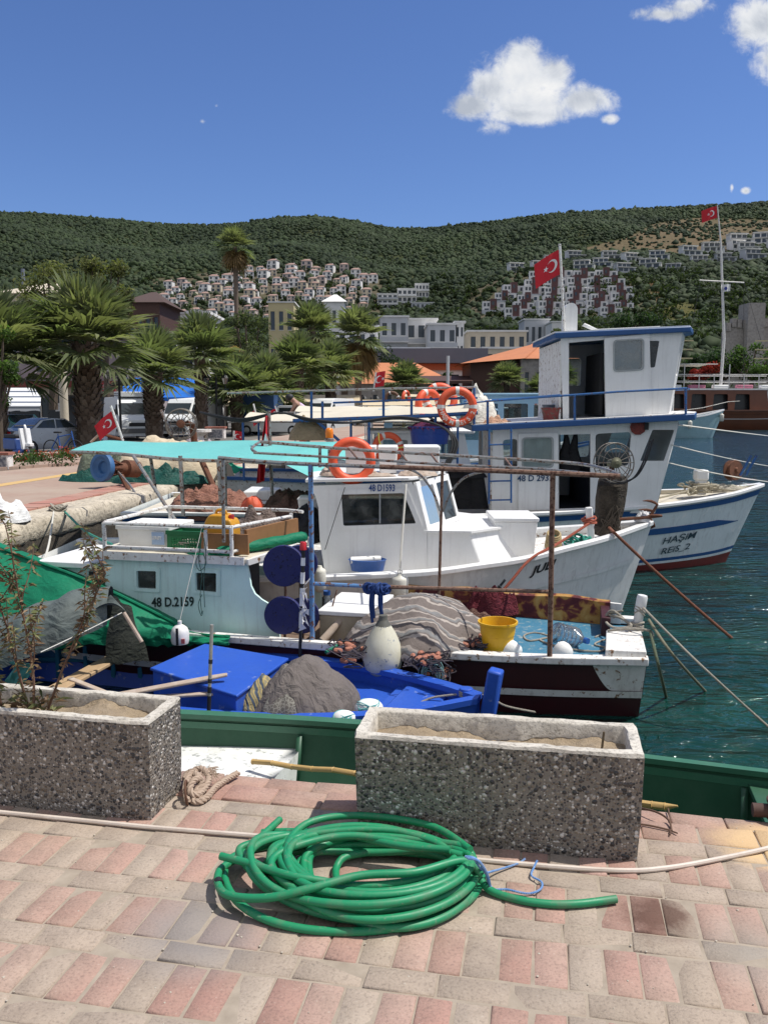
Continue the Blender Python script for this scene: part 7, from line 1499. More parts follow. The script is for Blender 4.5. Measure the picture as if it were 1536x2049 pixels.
# flower bed with kerb
c0 = lq(9.0, 5.1); b = MB(); bed = [lq(8.2, 5.6), lq(10.6, 4.5), lq(13.5, 4.1), lq(16, 4.4), lq(17, 6.5), lq(14, 8.2), lq(9.5, 8.2)]
b.prism([(x, y, -.46) for x, y, _ in bed], (0, 0, .53)); FBD = thing('flower_bed', 'low kerbed flower bed with red and pink blooms in front of the silver car', 'flower bed', bed[0]); b.build('bed', MPR, FBD)
def leafcloud(C, sc, n, sz, col, mat, name, parent=None, jit=.5, flat_=.55):
 """many small leaf faces spread through clumps"""
 C = np.array(C); k = rng.integers(0, len(C), n); d = rng.normal(0, 1, (n, 3)); d /= np.linalg.norm(d, axis=1)[:, None]; rr_ = rng.uniform(0, 1, (n, 1))**.45
 S_ = np.array(sc)[k]; c = C[k]+d*rr_*S_; nz = d+rng.normal(0, .7, (n, 3)); nz /= np.linalg.norm(nz, axis=1)[:, None]
 u = np.cross(nz, rng.normal(0, 1, (n, 3))); u /= np.linalg.norm(u, axis=1)[:, None]; v = np.cross(nz, u); s = sz*rng.uniform(.5, 1.3, (n, 1))
 vs = np.stack([c-u*s, c+v*s*flat_, c+u*s, c-v*s*flat_], 1).reshape(-1, 3); fs = np.arange(n*4).reshape(-1, 4)
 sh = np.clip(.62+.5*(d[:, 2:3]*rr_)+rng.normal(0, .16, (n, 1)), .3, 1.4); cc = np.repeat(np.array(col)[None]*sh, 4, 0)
 if parent is not None: Mi = np.array(PARM[parent]); vs = vs@Mi[:3, :3].T+Mi[:3, 3]
 o = npmesh(name, vs, fs, mat, cc)
 if parent is not None: o.parent = parent; PARM[o] = PARM[parent]
 return o
MLEAF = leafmat('leaves', .6, .4)
cl = [];
for k in range(40): u = random.random(); p = Vector(lq(lerp(8.8, 15.6, u), random.uniform(4.7, 6.6), .1)); cl.append(p)
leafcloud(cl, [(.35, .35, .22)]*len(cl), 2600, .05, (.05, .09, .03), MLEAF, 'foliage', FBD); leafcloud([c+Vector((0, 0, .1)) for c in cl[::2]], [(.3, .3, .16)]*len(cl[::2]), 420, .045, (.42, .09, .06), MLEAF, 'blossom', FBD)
# rounded cobble-faced white planter at the far left and by the palms
MST = M('cobble_inlay', (.10, .11, .14), .7, dirt=.9, dcol=(.55, .55, .52), sc=14);
def cobble_planter(c, w, h, label):
 r = thing('cobble_planter', label, 'planter', c); b = MB(); b.box(c[0]-w/2, c[0]+w/2, c[1]-w*.3, c[1]+w*.3, c[2], c[2]+h*.86); b.build('white_body', WHITE2, r, bevel=.02); b = MB(); b.box(c[0]-w*.56, c[0]+w*.56, c[1]-w*.36, c[1]+w*.36, c[2]+h*.86, c[2]+h); b.build('brick_cap', MATS.get('capred') or M('capred', (.33, .13, .09), .85), r); b = MB(); b.box(c[0]-w*.40, c[0]+w*.40, c[1]-w*.31, c[1]-w*.28, c[2]+h*.10, c[2]+h*.76); b.build('cobble_panel', MST, r)
cobble_planter(P(2, 940, 20.5), .5, .42, 'white planter with dark cobble panel and brick cap at the left photo edge'); cobble_planter(P(433, 878, 34), .7, .48, 'white planter with cobble panel beside the white urn under the palms')
c = P(400, 886, 33.5); r = thing('stone_urn', 'white stone urn on the promenade between the palms', 'urn', c); b = MB(); b.lathe([(.26, 0), (.16, .06), (.15, .26), (.34, .38), (.46, .42), (.46, .52), (0, .52)], c, n=18); b.build('urn', WHITE2, r)
# nets under tarpaulins on the quay
T_ = lambda px, py, Y: P(px, py, Y)
hp_ = thing('net_heap', 'heap of nets under a beige tarpaulin on the left quay', 'net heap', T_(300, 962, 18))
b = MB(); c = Vector(T_(330, 965, 17.8)); b.mound(c.x+.05, c.y+.3, 0, 1.35, 1.0, .78, 3, n=34, rough=.30, freq=4); b.build('beige_tarpaulin', cloth('tarp_beige', (.56, .47, .34), (.38, .30, .20), .6, .9, 2), hp_, ang=80)
b = MB(); b.mound(c.x-1.05, c.y+.15, 0, .85, .7, .62, 8, n=26, rough=.5, freq=5); b.build('olive_tarpaulin', cloth('tarp_olive', (.15, .17, .12), (.08, .10, .08), .8, .8, 4), hp_, ang=80)
b = MB(); b.mound(c.x+.12, c.y-.75, 0, 1.0, .45, .24, 5, n=24, rough=.8, freq=6); b.build('dark_green_tarpaulin', cloth('tarp_bottle', (.012, .075, .06), (.006, .035, .03), .7, .5, 5), hp_, ang=80)
b = MB(); b.mound(c.x-1.3, c.y-.35, 0, .72, .34, .18, 6, n=20, rough=.8, freq=6); b.build('dark_green_skirt', MATS['tarp_bottle'], hp_, ang=80)
c = Vector(T_(395, 948, 21)); b = MB(); b.mound(c.x, c.y, 0, .7, .9, .62, 9, rough=.5, freq=5); tag(b.build('net_heap', cloth('net_lilac', (.42, .37, .40), (.28, .22, .22), .8, 1., 5), ang=80), 'pale lilac net heap beyond the beige tarpaulin', 'net'); c = Vector(T_(425, 950, 19.6)); b = MB(); b.mound(c.x-.05, c.y, 0, .85, .6, .22, 12, rough=.8, freq=6); tag(b.build('green_net', cloth('net_mint', (.03, .33, .20), (.02, .2, .13), .8, 1., 6), ang=80), 'bright green netting spread at the quay edge', 'net')
c = Vector(T_(205, 935, 15.8)); r = thing('net_winch', 'blue rubber-faced net winch drum on rusty steel legs at the quay edge', 'winch', c-Vector((0, 0, .8))); ax = Vector((-.55, -1, .12)); b = MB(); b.lathe([(0, -.06), (.10, -.06), (.12, -.01), (.17, .0), (.20, .05), (.26, .05), (.275, .0), (.26, -.06), (.22, -.10), (.20, -.12)], c, ax*-1 if False else ax, 26, caps=False); b.build('drum', M('winch_blue', (.04, .13, .30), .6, dirt=.5), r, ang=50)
b = MB(); x, y = frame_of(ax); a_ = ax.normalized()
for k in range(8): d = x*math.cos(k*.785)+y*math.sin(k*.785); b.add([c-a_*.09+d*.2+x*.03, c-a_*.09+d*.2-x*.03, c-a_*.42+d*.10-x*.02, c-a_*.42+d*.10+x*.02], [(0, 1, 2, 3)])
b.lathe([(.0, 0), (.10, 0), (.10, .45), (.16, .47), (.16, .75), (0, .75)], c-a_*.1, a_*-1, 14); b.build('gear', RUSTY, r, solid=.02)
b = MB(); f = Vector(T_(285, 1036, 14.6)); b.tube([c-a_*.45+Vector((0, 0, -.12)), f], .05, 8); b.build('leg', RUSTY, r); b = MB(); b.tube([c-a_*.3, Vector(T_(260, 970, 15.5)), Vector(T_(300, 1030, 14.4))], .02, 6); b.build('pipe', PIPE, r); b = MB(); b.tube([Vector(T_(405, 925, 17)), Vector(T_(432, 985, 16.5))], .06, 8); tag(b.build('steel_strut', RUSTY), 'rusty inclined steel strut rising from the quay edge', 'strut')
# loose ropes from the quay edge to the boats
for lb, p0, pm, p1, mt, rr_ in (('thin rope from the quay edge down behind the weeds', (108, 1022, 12.5), (100, 1080, 10), (88, 1125, 8), ROPEW, .012), ('green and grey rope sagging from the quay edge to the roof rack', (128, 1022, 12.6), (170, 1062, 10.5), (225, 1090, 8.5), ROPEG, .014), ('grey rope sagging from the quay edge to the pale cabin corner', (135, 1026, 12.4), (190, 1085, 10), (240, 1110, 8.3), ROPE, .012), ('pale rope dropping over the quay wall beside the steel strut', (300, 990, 15), (308, 1010, 14.8), (306, 1040, 14.6), ROPE, .015)):
 b = MB(); b.tube(smooth_path([T_(*p0), T_(*pm), T_(*p1)], 8), rr_, 6); tag(b.build('mooring_line', mt), lb, 'rope')
b = MB()
for k in range(16): b.torus(Vector(T_(118+random.uniform(-10, 10), 1022, 12.5))+Vector((0, 0, random.uniform(0, .05))), (random.uniform(-1, 1), random.uniform(-1, 1), 1), random.uniform(.05, .1), .012, 12, 5)
tag(b.build('rope_knot', ROPE), 'tangled grey knot of rope on the bright quay edge', 'rope')
c = Vector(T_(12, 1052, 11.4)); b = MB(); b.mound(c.x, c.y, 0, .34, .3, .26, 4, rough=.6); tag(b.build('white_sheet', cloth('sheet_white', (.75, .75, .75), (.55, .55, .55), .5), ang=80), 'crumpled white plastic sheet lying on the quay edge at the left', 'sheet')
# ------------------------------------------------------------------ vehicles
CARG = GDARK if False else M('car_glass', (.03, .04, .045), .08, dirt=.1, bump=0); TYRE = M('tyre', (.02, .02, .021), .8); RIM = M('alloy', (.42, .43, .44), .35, .8); LAMP = M('headlamp', (.62, .64, .66), .15, bump=0); TAIL = M('tail_lamp', (.40, .012, .015), .2, bump=0); PLATE = M('plate_white', (.62, .62, .60), .5, bump=0)
def vehicle(name, label, cat, c, yaw, L, Wd, H, prof, glass, paint, wheels=(.18, .80), wr=.31, group=None):
 """prof: upper outline (x 0..1 rear to front, z in m); glass: side window outlines"""
 fr = Fr(c[0], c[1], yaw); z0 = c[2]; r = thing(name, label, cat, c, R(yaw), group); pr = [(x*L-L/2, z) for x, z in prof]; n = len(pr)
 b = MB(fr); rings = []
 ol = [(pr[0][0]+.02, .24)]+pr+[(pr[-1][0]-.02, .24)]
 for v, kx, kz in ((-1, .985, 0), (-.97, 1, 0), (.97, 1, 0), (1, .985, 0)):
  rings.append([(x*kx, v*(Wd/2)*(1-.16*max(0, (z-.85)/max(H-.85, .1))), z0+z) for x, z in ol])
 b.loft(rings); b.build('body', paint, r, bevel=.03)
 for i, g in enumerate(glass):
  for sd in (-1, 1): b = MB(fr); b.add([(x*L-L/2, sd*(Wd/2*(1-.16*max(0, (z-.85)/max(H-.85, .1)))+.012), z0+z) for x, z in g], [tuple(range(len(g)))]); b.build('side_window', CARG, r, flat=True)
 for wx in wheels:
  for sd in (-1, 1):
   cc = (wx*L-L/2, sd*(Wd/2-.09), z0+wr); b = MB(fr); b.lathe([(wr*.6, -.1), (wr*.95, -.1), (wr, -.07), (wr, .07), (wr*.95, .1), (wr*.6, .1)], cc, (0, sd, 0), 20, caps=False); w = b.build('wheel', TYRE, r); b = MB(fr); b.lathe([(0, .05), (wr*.3, .07), (wr*.62, .075), (wr*.62, .02)], cc, (0, sd, 0), 14, caps=False); b.build('rim', RIM, w)
 def end_face(nm, mat, x, y0, y1, za, zb, front, tilt=0): b = MB(fr); X = x*L-L/2; s = .02 if front else -.02; b.add([(X+s, y0, z0+za), (X+s, y1, z0+za), (X+s-tilt, y1, z0+zb), (X+s-tilt, y0, z0+zb)], [(0, 1, 2, 3)]); b.build(nm, mat, r, flat=True, solid=.015)
 return r, end_face, fr
SILV = M('car_silver', (.42, .44, .47), .3, .5, dirt=.15, bump=0); VANW = M('van_white', (.74, .75, .75), .35, dirt=.15, bump=0)
sed = [(0, .55), (0, .80), (.03, .98), (.12, 1.02), (.20, 1.06), (.30, 1.38), (.42, 1.45), (.56, 1.42), (.68, 1.10), (.74, .98), (.95, .84), (1, .66), (1, .45)]
def sedan(label, px, py, Y, yaw, paint, sc=1, group='parked cars'):
 c = P(px, py, Y); r, ef, fr = vehicle('parked_car', label, 'car', (c[0], c[1], -.46 if c[2] < .2 else c[2]), yaw, 4.2, 1.7, 1.45, sed, [[(.25, 1.08), (.33, 1.36), (.44, 1.40), (.44, 1.06)], [(.455, 1.06), (.455, 1.40), (.55, 1.38), (.655, 1.08)]], paint, group=group)
 ef('rear_window', CARG, .21, -.62, .62, 1.07, 1.36, False, -.42); ef('windscreen', CARG, .675, -.62, .62, 1.10, 1.40, True, .46)
 for s in (-1, 1): ef('tail_light', TAIL, .0, s*.80, s*.52, .72, .95, False); ef('headlight', LAMP, 1., s*.80, s*.45, .58, .74, True)
 ef('number_plate', PLATE, -.002, -.28, .28, .50, .62, False); ef('bumper', paint, -.012, -.82, .82, .34, .62, False); return r
S1 = sedan('silver saloon car parked rear-on beside the flower bed', 103, 905, 35, 52, SILV)
est = [(0, .5), (0, .9), (.04, 1.40), (.08, 1.47), (.55, 1.47), (.67, 1.08), (.95, .92), (1, .7), (1, .45)]
c = P(40, 860, 44); r, ef, fr = vehicle('parked_car', 'dark green estate car with roof rails behind the silver car', 'car', (c[0], c[1], -.46), -38, 4.3, 1.75, 1.47, est, [[(.06, 1.05), (.08, 1.38), (.30, 1.38), (.30, 1.05)], [(.32, 1.05), (.32, 1.38), (.54, 1.38), (.64, 1.08)]], M('car_green', (.02, .075, .07), .25, .3, dirt=.1, bump=0), group='parked cars')
ef('windscreen', CARG, .665, -.66, .66, 1.08, 1.42, True, .46); [ef('headlight', LAMP, 1., s*.80, s*.42, .66, .80, True) for s in (-1, 1)]; ef('grille', BLACK, 1., -.38, .38, .62, .76, True)
vp = [(0, .4), (0, 2.25), (.03, 2.38), (.66, 2.40), (.74, 2.28), (.86, 1.42), (.985, 1.12), (1, .9), (1, .42)]
def van(label, px, Y, yaw, cool=False, group='white delivery vans'):
 c = P(px, 870, Y); r, ef, fr = vehicle('delivery_van', label, 'van', (c[0], c[1], -.46), yaw, 5.3, 1.95, 2.4, vp, [[(.70, 1.42), (.70, 1.98), (.765, 1.98), (.86, 1.42)]], VANW, (.17, .82), .33, group)
 ef('windscreen', CARG, .862, -.80, .80, 1.45, 2.05, True, .42); [ef('headlight', LAMP, 1.0, s*.92, s*.55, .82, 1.08, True) for s in (-1, 1)]; ef('grille', BLACK, 1.0, -.5, .5, .78, .98, True); ef('bumper', M('bumper_grey', (.12, .12, .12), .6), 1.005, -.95, .95, .40, .66, True)
 for s in (-1, 1): b = MB(fr); b.box(1.55, 1.70, s*1.02-.02-.12*(s < 0), s*1.02+.12*(s > 0)+.02, c[2]*0-.46+1.35, -.46+1.72); b.build('mirror', BLACK, r, bevel=.02)
 if cool:
  b = MB(fr); b.box(.0, 1.35, -.75, .75, -.46+2.40, -.46+2.68); cu = b.build('cooling_unit', VANW, r, bevel=.03)
  for i in range(6):
   for j in range(2): q = Vector(fr.w((.12+i*.2+.05, -.77, -.46+2.48+j*.11))); b = MB(fr); b.lathe([(0, 0), (.035, 0), (.035, .012), (0, .012)], (.15+i*.2, -.75, -.46+2.48+j*.11), (0, -1, 0), 8); b.build('vent_hole', BLACK, cu)
 return r
van('white delivery van with a perforated cooling unit on its roof', 258, 50, -62, True); van('white high-roof van parked between the second and third large palms', 385, 54, -105); van('small white van glimpsed through the blue canopy rails', 660, 62, -110)
c = P(548, 862, 56); r, ef, fr = vehicle('pickup_truck', 'white cab pickup truck with a dark blue box behind the palms', 'truck', (c[0], c[1], -.46), -12, 4.8, 1.75, 1.9, [(.0, .5), (.0, .95), (.58, .95), (.60, 1.82), (.64, 1.9), (.84, 1.9), (.90, 1.3), (.99, 1.1), (1, .5)], [[(.63, 1.25), (.63, 1.76), (.82, 1.76), (.88, 1.28)]], VANW, (.18, .82), .33); b = MB(fr); b.box(-2.4, .35, -.9, .9, .5, 2.1); b.build('cargo_box', M('cargo_blue', (.03, .08, .20), .6), r); ef('windscreen', CARG, .872, -.7, .7, 1.3, 1.82, True, .2); [ef('headlight', LAMP, 1., s*.8, s*.5, .8, .98, True) for s in (-1, 1)]
# scooter, bicycle
def wheel2(b, c, ax, R_, rr_): b.torus(c, ax, R_, rr_, 24, 7)
c = Vector(P(40, 922, 27)); c.z = -.2; r = thing('motor_scooter', 'white and blue motor scooter parked by the leftmost palm trunk', 'scooter', c); d = Vector((.75, -.65, 0)); sd = Vector((.65, .75, 0))
for k in (-.62, .62): b = MB(); wheel2(b, c+d*k+Vector((0, 0, .27)), sd, .21, .06); b.build('wheel', TYRE, r)
b = MB(); b.tube(smooth_path([c+d*.62+Vector((0, 0, .35)), c+d*.5+Vector((0, 0, .95)), c+d*.42+Vector((0, 0, 1.1))], 4), .04, 8); b.obox(c+d*.46+Vector((0, 0, .68)), d*.06, sd*.17, (-.06, .05, .32)); b.obox(c+d*.68+Vector((0, 0, .5)), d*.16, sd*.07, (0, 0, .05)); b.build('front_shield', VANW, r, bevel=.03); b = MB(); b.obox(c-d*.38+Vector((0, 0, .5)), d*.42, sd*.14, (0, 0, .18)); b.obox(c+d*.1+Vector((0, 0, .28)), d*.3, sd*.13, (0, 0, .05)); b.build('rear_body', M('scooter_blue', (.05, .10, .30), .35), r, bevel=.04); b = MB(); b.obox(c-d*.35+Vector((0, 0, .74)), d*.38, sd*.13, (0, 0, .06)); b.build('seat', BLACK, r, bevel=.03); b = MB(); b.tube([c+d*.42+Vector((0, 0, 1.08))-sd*.32, c+d*.42+Vector((0, 0, 1.08))+sd*.32], .02, 7); b.build('handlebar', BLACK, r)
c = Vector(P(128, 915, 29)); c.z = -.3; r = thing('bicycle', 'blue bicycle leaning in front of the silver car', 'bicycle', c); d = Vector((.93, -.3, 0)); sd = Vector((.3, .93, 0))
for k in (-.5, .5): b = MB(); wheel2(b, c+d*k+Vector((0, 0, .33)), sd, .31, .02); b.build('wheel', TYRE, r)
b = MB(); z = lambda k, h: c+d*k+Vector((0, 0, h))
for p, q in ((z(-.5, .33), z(-.1, .30)), (z(-.1, .30), z(-.2, .85)), (z(-.1, .3), z(.38, .8)), (z(-.18, .75), z(.36, .85)), (z(-.5, .33), z(-.18, .78)), (z(.5, .33), z(.36, .95))): b.tube([p, q], .02, 6)
b.build('frame', M('bike_blue', (.02, .10, .36), .4), r); b = MB(); b.tube([z(.36, .97)-sd*.28, z(.36, .97)+sd*.28], .016, 6); b.build('handlebar', BLACK, r); b = MB(); b.obox(z(-.2, .9), d*.13, sd*.07, (0, 0, .03)); b.build('saddle', BLACK, r, bevel=.02)
# lamp posts
def lamp(px, Y, top, label):
 c = Vector(P(px, 880, Y)); c.z = -.45; zt = P(px, top, Y)[2]; r = thing('street_lamp', label, 'lamp', c, 0, 'black twin street lamps'); MBK = M('iron_black', (.014, .015, .016), .5, .3)
 b = MB(); b.lathe([(.16, 0), (.14, .35), (.08, .5), (.06, .6), (.055, zt+.45-.5), (.09, zt+.45-.45), (.05, zt+.45-.3), (.03, zt+.45), (0, zt+.46)], c, n=12); b.build('post', MBK, r)
 for s in (-1, 1):
  b = MB(); e = c+Vector((s*.5, 0, zt+.45-.35)); b.tube(smooth_path([c+Vector((0, 0, zt+.45-.7)), c+Vector((s*.3, 0, zt+.45-.75)), e+Vector((0, 0, -.3)), e+Vector((0, 0, -.12))], 5), .025, 6); b.build('arm', MBK, r)
  b = MB(); b.lathe([(.10, -.10), (.19, .22)], e, n=6, caps=False); l = b.build('lantern', MATS['milky_glass'], r, flat=True); b = MB(); b.lathe([(.22, .22), (.16, .32), (.05, .42), (0, .5)], e, n=6); b.build('cap', MBK, l); b = MB()
  for k in range(6): a = k*math.pi/3; x, y = frame_of((0, 0, 1)); q = x*math.cos(a)+y*math.sin(a); b.tube([e+q*.10+Vector((0, 0, -.1)), e+q*.19+Vector((0, 0, .22))], .014, 4)
  b.build('cage', MBK, l)
lamp(243, 40, 738, 'black twin-lantern street lamp in front of the white cooling van'); lamp(435, 48, 752, 'black twin-lantern street lamp right of the fourth palm'); lamp(742, 70, 795, 'black twin-lantern street lamp behind the blue canopy rails')
# flags on poles of the moored boats
for lb, p, q, hb, ht, fl in (('red crescent flag on a leaning pole above the turquoise awning', (247, 884, 13), (222, 812, 13), (236, 852, 13), (224, 822, 13), (200, 880, 13)), ('small red flag drooping low beyond the turquoise awning', (468, 884, 17), (468, 862, 17), (468, 884, 17), (470, 862, 17), (484, 885, 17)), ('drooping red crescent flag left of the tall furled flag', (520, 860, 20), (507, 808, 20), (517, 846, 20), (510, 820, 20), (508, 852, 20)), ('small red flag behind the fifth palm trunk', (560, 845, 26), (550, 812, 26), (556, 835, 26), (552, 817, 26), (543, 840, 26)), ('red crescent flag standing above the blue canopy rail', (747, 783, 22), (752, 745, 22), (749, 776, 22), (752, 746, 22), (768, 770, 22)), ('small red crescent flag by the stone building palms', (1113, 772, 60), (1117, 740, 60), (1113, 766, 60), (1116, 747, 60), (1093, 762, 60))):
 flag(lb, P(*ht), P(*hb), V3(P(*fl))-V3(P(*hb)), (P(*p), P(*q)), 'red crescent flags', .03, .02)
c = P(530, 985, 10.8); r = thing('furled_flag', 'long red crescent flag hanging furled along a grey pole', 'flag', c); b = MB(); b.tube([P(545, 1000, 10.8), P(538, 822, 10.8)], .022, 8); b.build('flag_pole', PIPE, r); g = []
for i in range(25):
 u = i/24; py = lerp(832, 962, u); w0 = lerp(535, lerp(536, 530, u), u); w1 = w0-lerp(3, 17, min(1, u*1.6)); g.append([V3(P(lerp(w0, w1, j/10), py+6*j/10*u, 10.75))+Vector((0, .05*math.sin(j*1.1+u*5), 0)) for j in range(11)])
b = MB(); b.sheet(g); b.build('cloth', FLAGR, r); b = MB()
for i in range(7): u0 = .18+.05*i
cg = [[V3(P(lerp(536, 524, v)+1.5, lerp(868, 912, u)+0, 10.69)) for v in (0.1+.5*abs(u-.5)*2*.6, .55+.3*math.sin(u*3.14))] for u in [k/10 for k in range(11)]]; b.sheet(cg); b.build('crescent', FLAGW, r)
# ------------------------------------------------------------------ palms and street trees
def palm_crown_np(seed, n=38, dead=0):
 """unit fan-palm crown: petioles and folded blades; returns verts, quads, colours"""
 rs = np.random.default_rng(seed); V_, F_q, C_ = [], [], []
 def quad(a, b, c, d, col): k = len(V_); V_.extend([a, b, c, d]); F_q.append((k, k+1, k+2, k+3)); C_.extend([col]*4)
 for i in range(n+dead):
  isd = i >= n; u = (i+.5)/n if not isd else 1; el = math.radians(lerp(88, -24, u**1.3)+rs.normal(0, 7)) if not isd else math.radians(rs.uniform(-80, -55)); az = i*2.39996+rs.normal(0, .15)
  d = np.array([math.cos(az)*math.cos(el), math.sin(az)*math.cos(el), math.sin(el)]); Lp = rs.uniform(.30, .48); sd = np.array([-math.sin(az), math.cos(az), 0]); up = np.cross(d, sd)*-1
  if up[2] < 0: up = -up
  hub = d*Lp+np.array([0, 0, -.06*Lp]); w = .010; base = rs.uniform(.8, 1.15); yel = rs.uniform(0, 1)
  gcol = np.array([.12, .155, .078])*(1-.7*yel)+np.array([.24, .235, .135])*.7*yel; gcol = gcol*base if not isd else np.array([.20, .135, .07])*base
  quad(-sd*w+d*.03, sd*w+d*.03, hub+sd*w, hub-sd*w, gcol*1.25)
  m = 29; Rf = rs.uniform(.52, .68); fold = rs.uniform(.15, .35)
  for k in range(m):
   ph = math.radians(lerp(-112, 112, k/(m-1)))+rs.normal(0, .03); L = Rf*(.72+.28*math.cos(ph*.75))*rs.uniform(.9, 1.08)
   r_ = d*math.cos(ph)+sd*math.sin(ph)+up*(fold*abs(math.sin(ph))); r_ /= np.linalg.norm(r_); tn = np.cross(r_, up); tn /= max(np.linalg.norm(tn), 1e-6)
   mid = hub+r_*L*.55; tip = hub+r_*L+np.array([0, 0, -(.10+.16*rs.uniform())*L*(1.6 if isd else 1)]); wd = .021*Rf/.5; s = rs.uniform(.8, 1.2); lift = up*wd*.55*(1 if k % 2 else -1)
   quad(hub, mid+tn*wd+lift, tip, mid-tn*wd-lift*.2, gcol*s)
 return np.array(V_), np.array(F_q), np.array(C_)
MPALM = leafmat('palm_leaves', .45, .4)
CROWNS = []
for sd_, n_, dd in ((1, 50, 0), (2, 42, 0), (3, 30, 14)):
 v_, f_, c_ = palm_crown_np(sd_, n_, dd); o = npmesh('crown', v_, f_, MPALM, c_); CROWNS.append(o.data); bpy.data.objects.remove(o)
def trunk_mesh(seed, boots=True):
 random.seed(seed); b = MB(); b.lathe([(1.12, 0), (.98, .04), (.92, .3), (.96, .7), (1.05, .93), (.7, 1.0)], n=14)
 if boots:
  rows = 26
  for i in range(rows):
   z = (i+.5)/rows; k_ = 10
   for k in range(k_):
    a = 2*math.pi*(k+.5*(i % 2))/k_+random.uniform(-.12, .12); r0 = .93; w = .30; o = random.uniform(.16, .40)*(1.2 if z > .25 else .5); dz = random.uniform(.035, .06)
    ca, sa = math.cos(a), math.sin(a); t = (-sa, ca)
    p = lambda rr_, tt, zz: (ca*rr_+t[0]*tt, sa*rr_+t[1]*tt, zz)
    b.add([p(r0, -w, z-.02), p(r0, w, z-.02), p(r0+o, w*.55, z+dz), p(r0+o, -w*.55, z+dz), p(r0, 0, z+dz*.7)], [(0, 1, 2, 3), (3, 2, 4), (1, 4, 2), (0, 3, 4)])
 o = b.build('trunk', MTRK, flat=True); me = o.data; bpy.data.objects.remove(o); return me
m, t = newmat('palm_trunk'); p = t.pos(); g = t.new('ShaderNodeNewGeometry'); t.set(t.b.inputs['Base Color'], t.mix(g.outputs['Random Per Island'], t.mix(t.noise(p, 6, 5, .7), (.035, .022, .016), (.13, .085, .06)), (.20, .155, .12))); t.b.inputs['Roughness'].default_value = 1; t.set(t.b.inputs['Normal'], t.bump(t.noise(p, 12, 4), .8, .05)); MTRK = m
TRUNKS = [trunk_mesh(1), trunk_mesh(2), trunk_mesh(3, False)]
def palm(px, Y, ybase, ytop, crp, wpx, ci, label, ti=0, cx=None, zb=None):
 c = P(px, ybase, Y); zb = c[2] if zb is None else zb; zt = P(px, ytop, Y)[2]; k = Y/F_; r = thing('fan_palm', label, 'palm tree', (c[0], Y, zb), random.uniform(0, 6.28), 'fan palms along the promenade')
 tr = bpy.data.objects.new('trunk', TRUNKS[ti]); COL.objects.link(tr); tr.parent = r; tr.scale = (wpx*k/2*.84, wpx*k/2*.84, zt-zb)
 cr = bpy.data.objects.new('crown', CROWNS[ci]); COL.objects.link(cr); cr.parent = r; cr.location = (0, 0, zt-zb-.03); cr.scale = (crp*k*1.08,)*3; cr.rotation_euler = (0, 0, random.uniform(0, 6.28)); PARM[tr] = PARM[cr] = PARM[r]
random.seed(3)
for a in [(2, 33, 912, 715, 145, 36, 0, 'large fan palm cut by the left photo edge', 0), (180, 35, 892, 690, 146, 54, 0, 'largest fan palm with a thick boot-covered trunk beside the silver car'), (310, 44, 876, 748, 100, 40, 1, 'second thick fan palm between the two white vans'), (405, 49, 876, 715, 92, 26, 1, 'fan palm with a slim trunk right of the second van', 1),
          (475, 55, 872, 785, 90, 26, 0, 'fan palm with drooping crown behind the black lamp post', 1), (536, 58, 868, 785, 84, 24, 1, 'fan palm by the white pickup truck', 1), (597, 62, 866, 735, 74, 24, 0, 'middle fan palm with upright fresh fronds', 1), (625, 80, 862, 662, 66, 16, 2, 'tall fan palm rising behind the middle palm', 1),
          (662, 66, 866, 748, 70, 22, 1, 'fan palm with loose fronds left of the tall slim palm', 1), (717, 72, 862, 672, 66, 17, 2, 'tall slim fan palm at the right end of the palm row', 2), (690, 78, 862, 740, 52, 16, 1, 'slim fan palm just left of the tall right-hand palm', 2), (478, 130, 850, 492, 42, 11, 2, 'very tall thin palm with dry brown fronds against the hill', 2), (560, 64, 866, 800, 60, 20, 1, 'low fan palm tucked under its neighbours', 1),
          (812, 78, 815, 768, 50, 14, 0, 'small fan palm before the long orange roof', 1), (1012, 82, 815, 762, 42, 12, 0, 'small fan palm in front of the stone building', 1), (1078, 80, 818, 782, 36, 11, 1, 'low fan palm at the right of the stone building', 1), (1122, 84, 815, 752, 36, 10, 1, 'fan palm partly hidden by the tall wheelhouse', 1)]: palm(*a)
MTW_ = M('tree_wood', (.10, .075, .055), .95)
def tree(name, px, Y, ybase, ytop, wpx, label, col, n=2400, sz=.16, group=None, gaps=9, mat=None):
 c = P(px, ybase, Y); zt = P(px, ytop, Y)[2]; W_ = wpx*Y/F_; H = zt-c[2]; r = thing(name, label, 'tree', c, 0, group); cl, sc = [], []; b = MB()
 b.tube([c, (c[0]+W_*.03, c[1], c[2]+H*.5)], [.04+W_*.045, .03+W_*.02], 7)
 for k in range(gaps):
  a = random.uniform(0, 6.28); u = random.uniform(.0, 1); e = (c[0]+math.cos(a)*W_*.5*random.uniform(.2, .85), c[1]+math.sin(a)*W_*.4*random.uniform(.1, .8), c[2]+H*lerp(.35, .92, u)*(1-.12*abs(math.cos(a)))); b.tube(smooth_path([(c[0], c[1], c[2]+H*random.uniform(.15, .4)), ((c[0]+e[0])/2, (c[1]+e[1])/2, (c[2]+e[2])/2+.1*H), e], 3), [.02+W_*.012]*6+[.015], 5)
  s = W_*random.uniform(.13, .24); cl.append(e); sc.append((s, s, s*.8))
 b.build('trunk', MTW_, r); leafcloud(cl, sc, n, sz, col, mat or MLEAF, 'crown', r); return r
LG, OG, DG, YG = (.085, .15, .035), (.11, .135, .065), (.03, .058, .022), (.15, .16, .06)
tree('ficus_tree', 2, 30, 905, 625, 105, 'bright leafy street tree at the left photo edge before the palm', LG, 4200, .06, gaps=14)
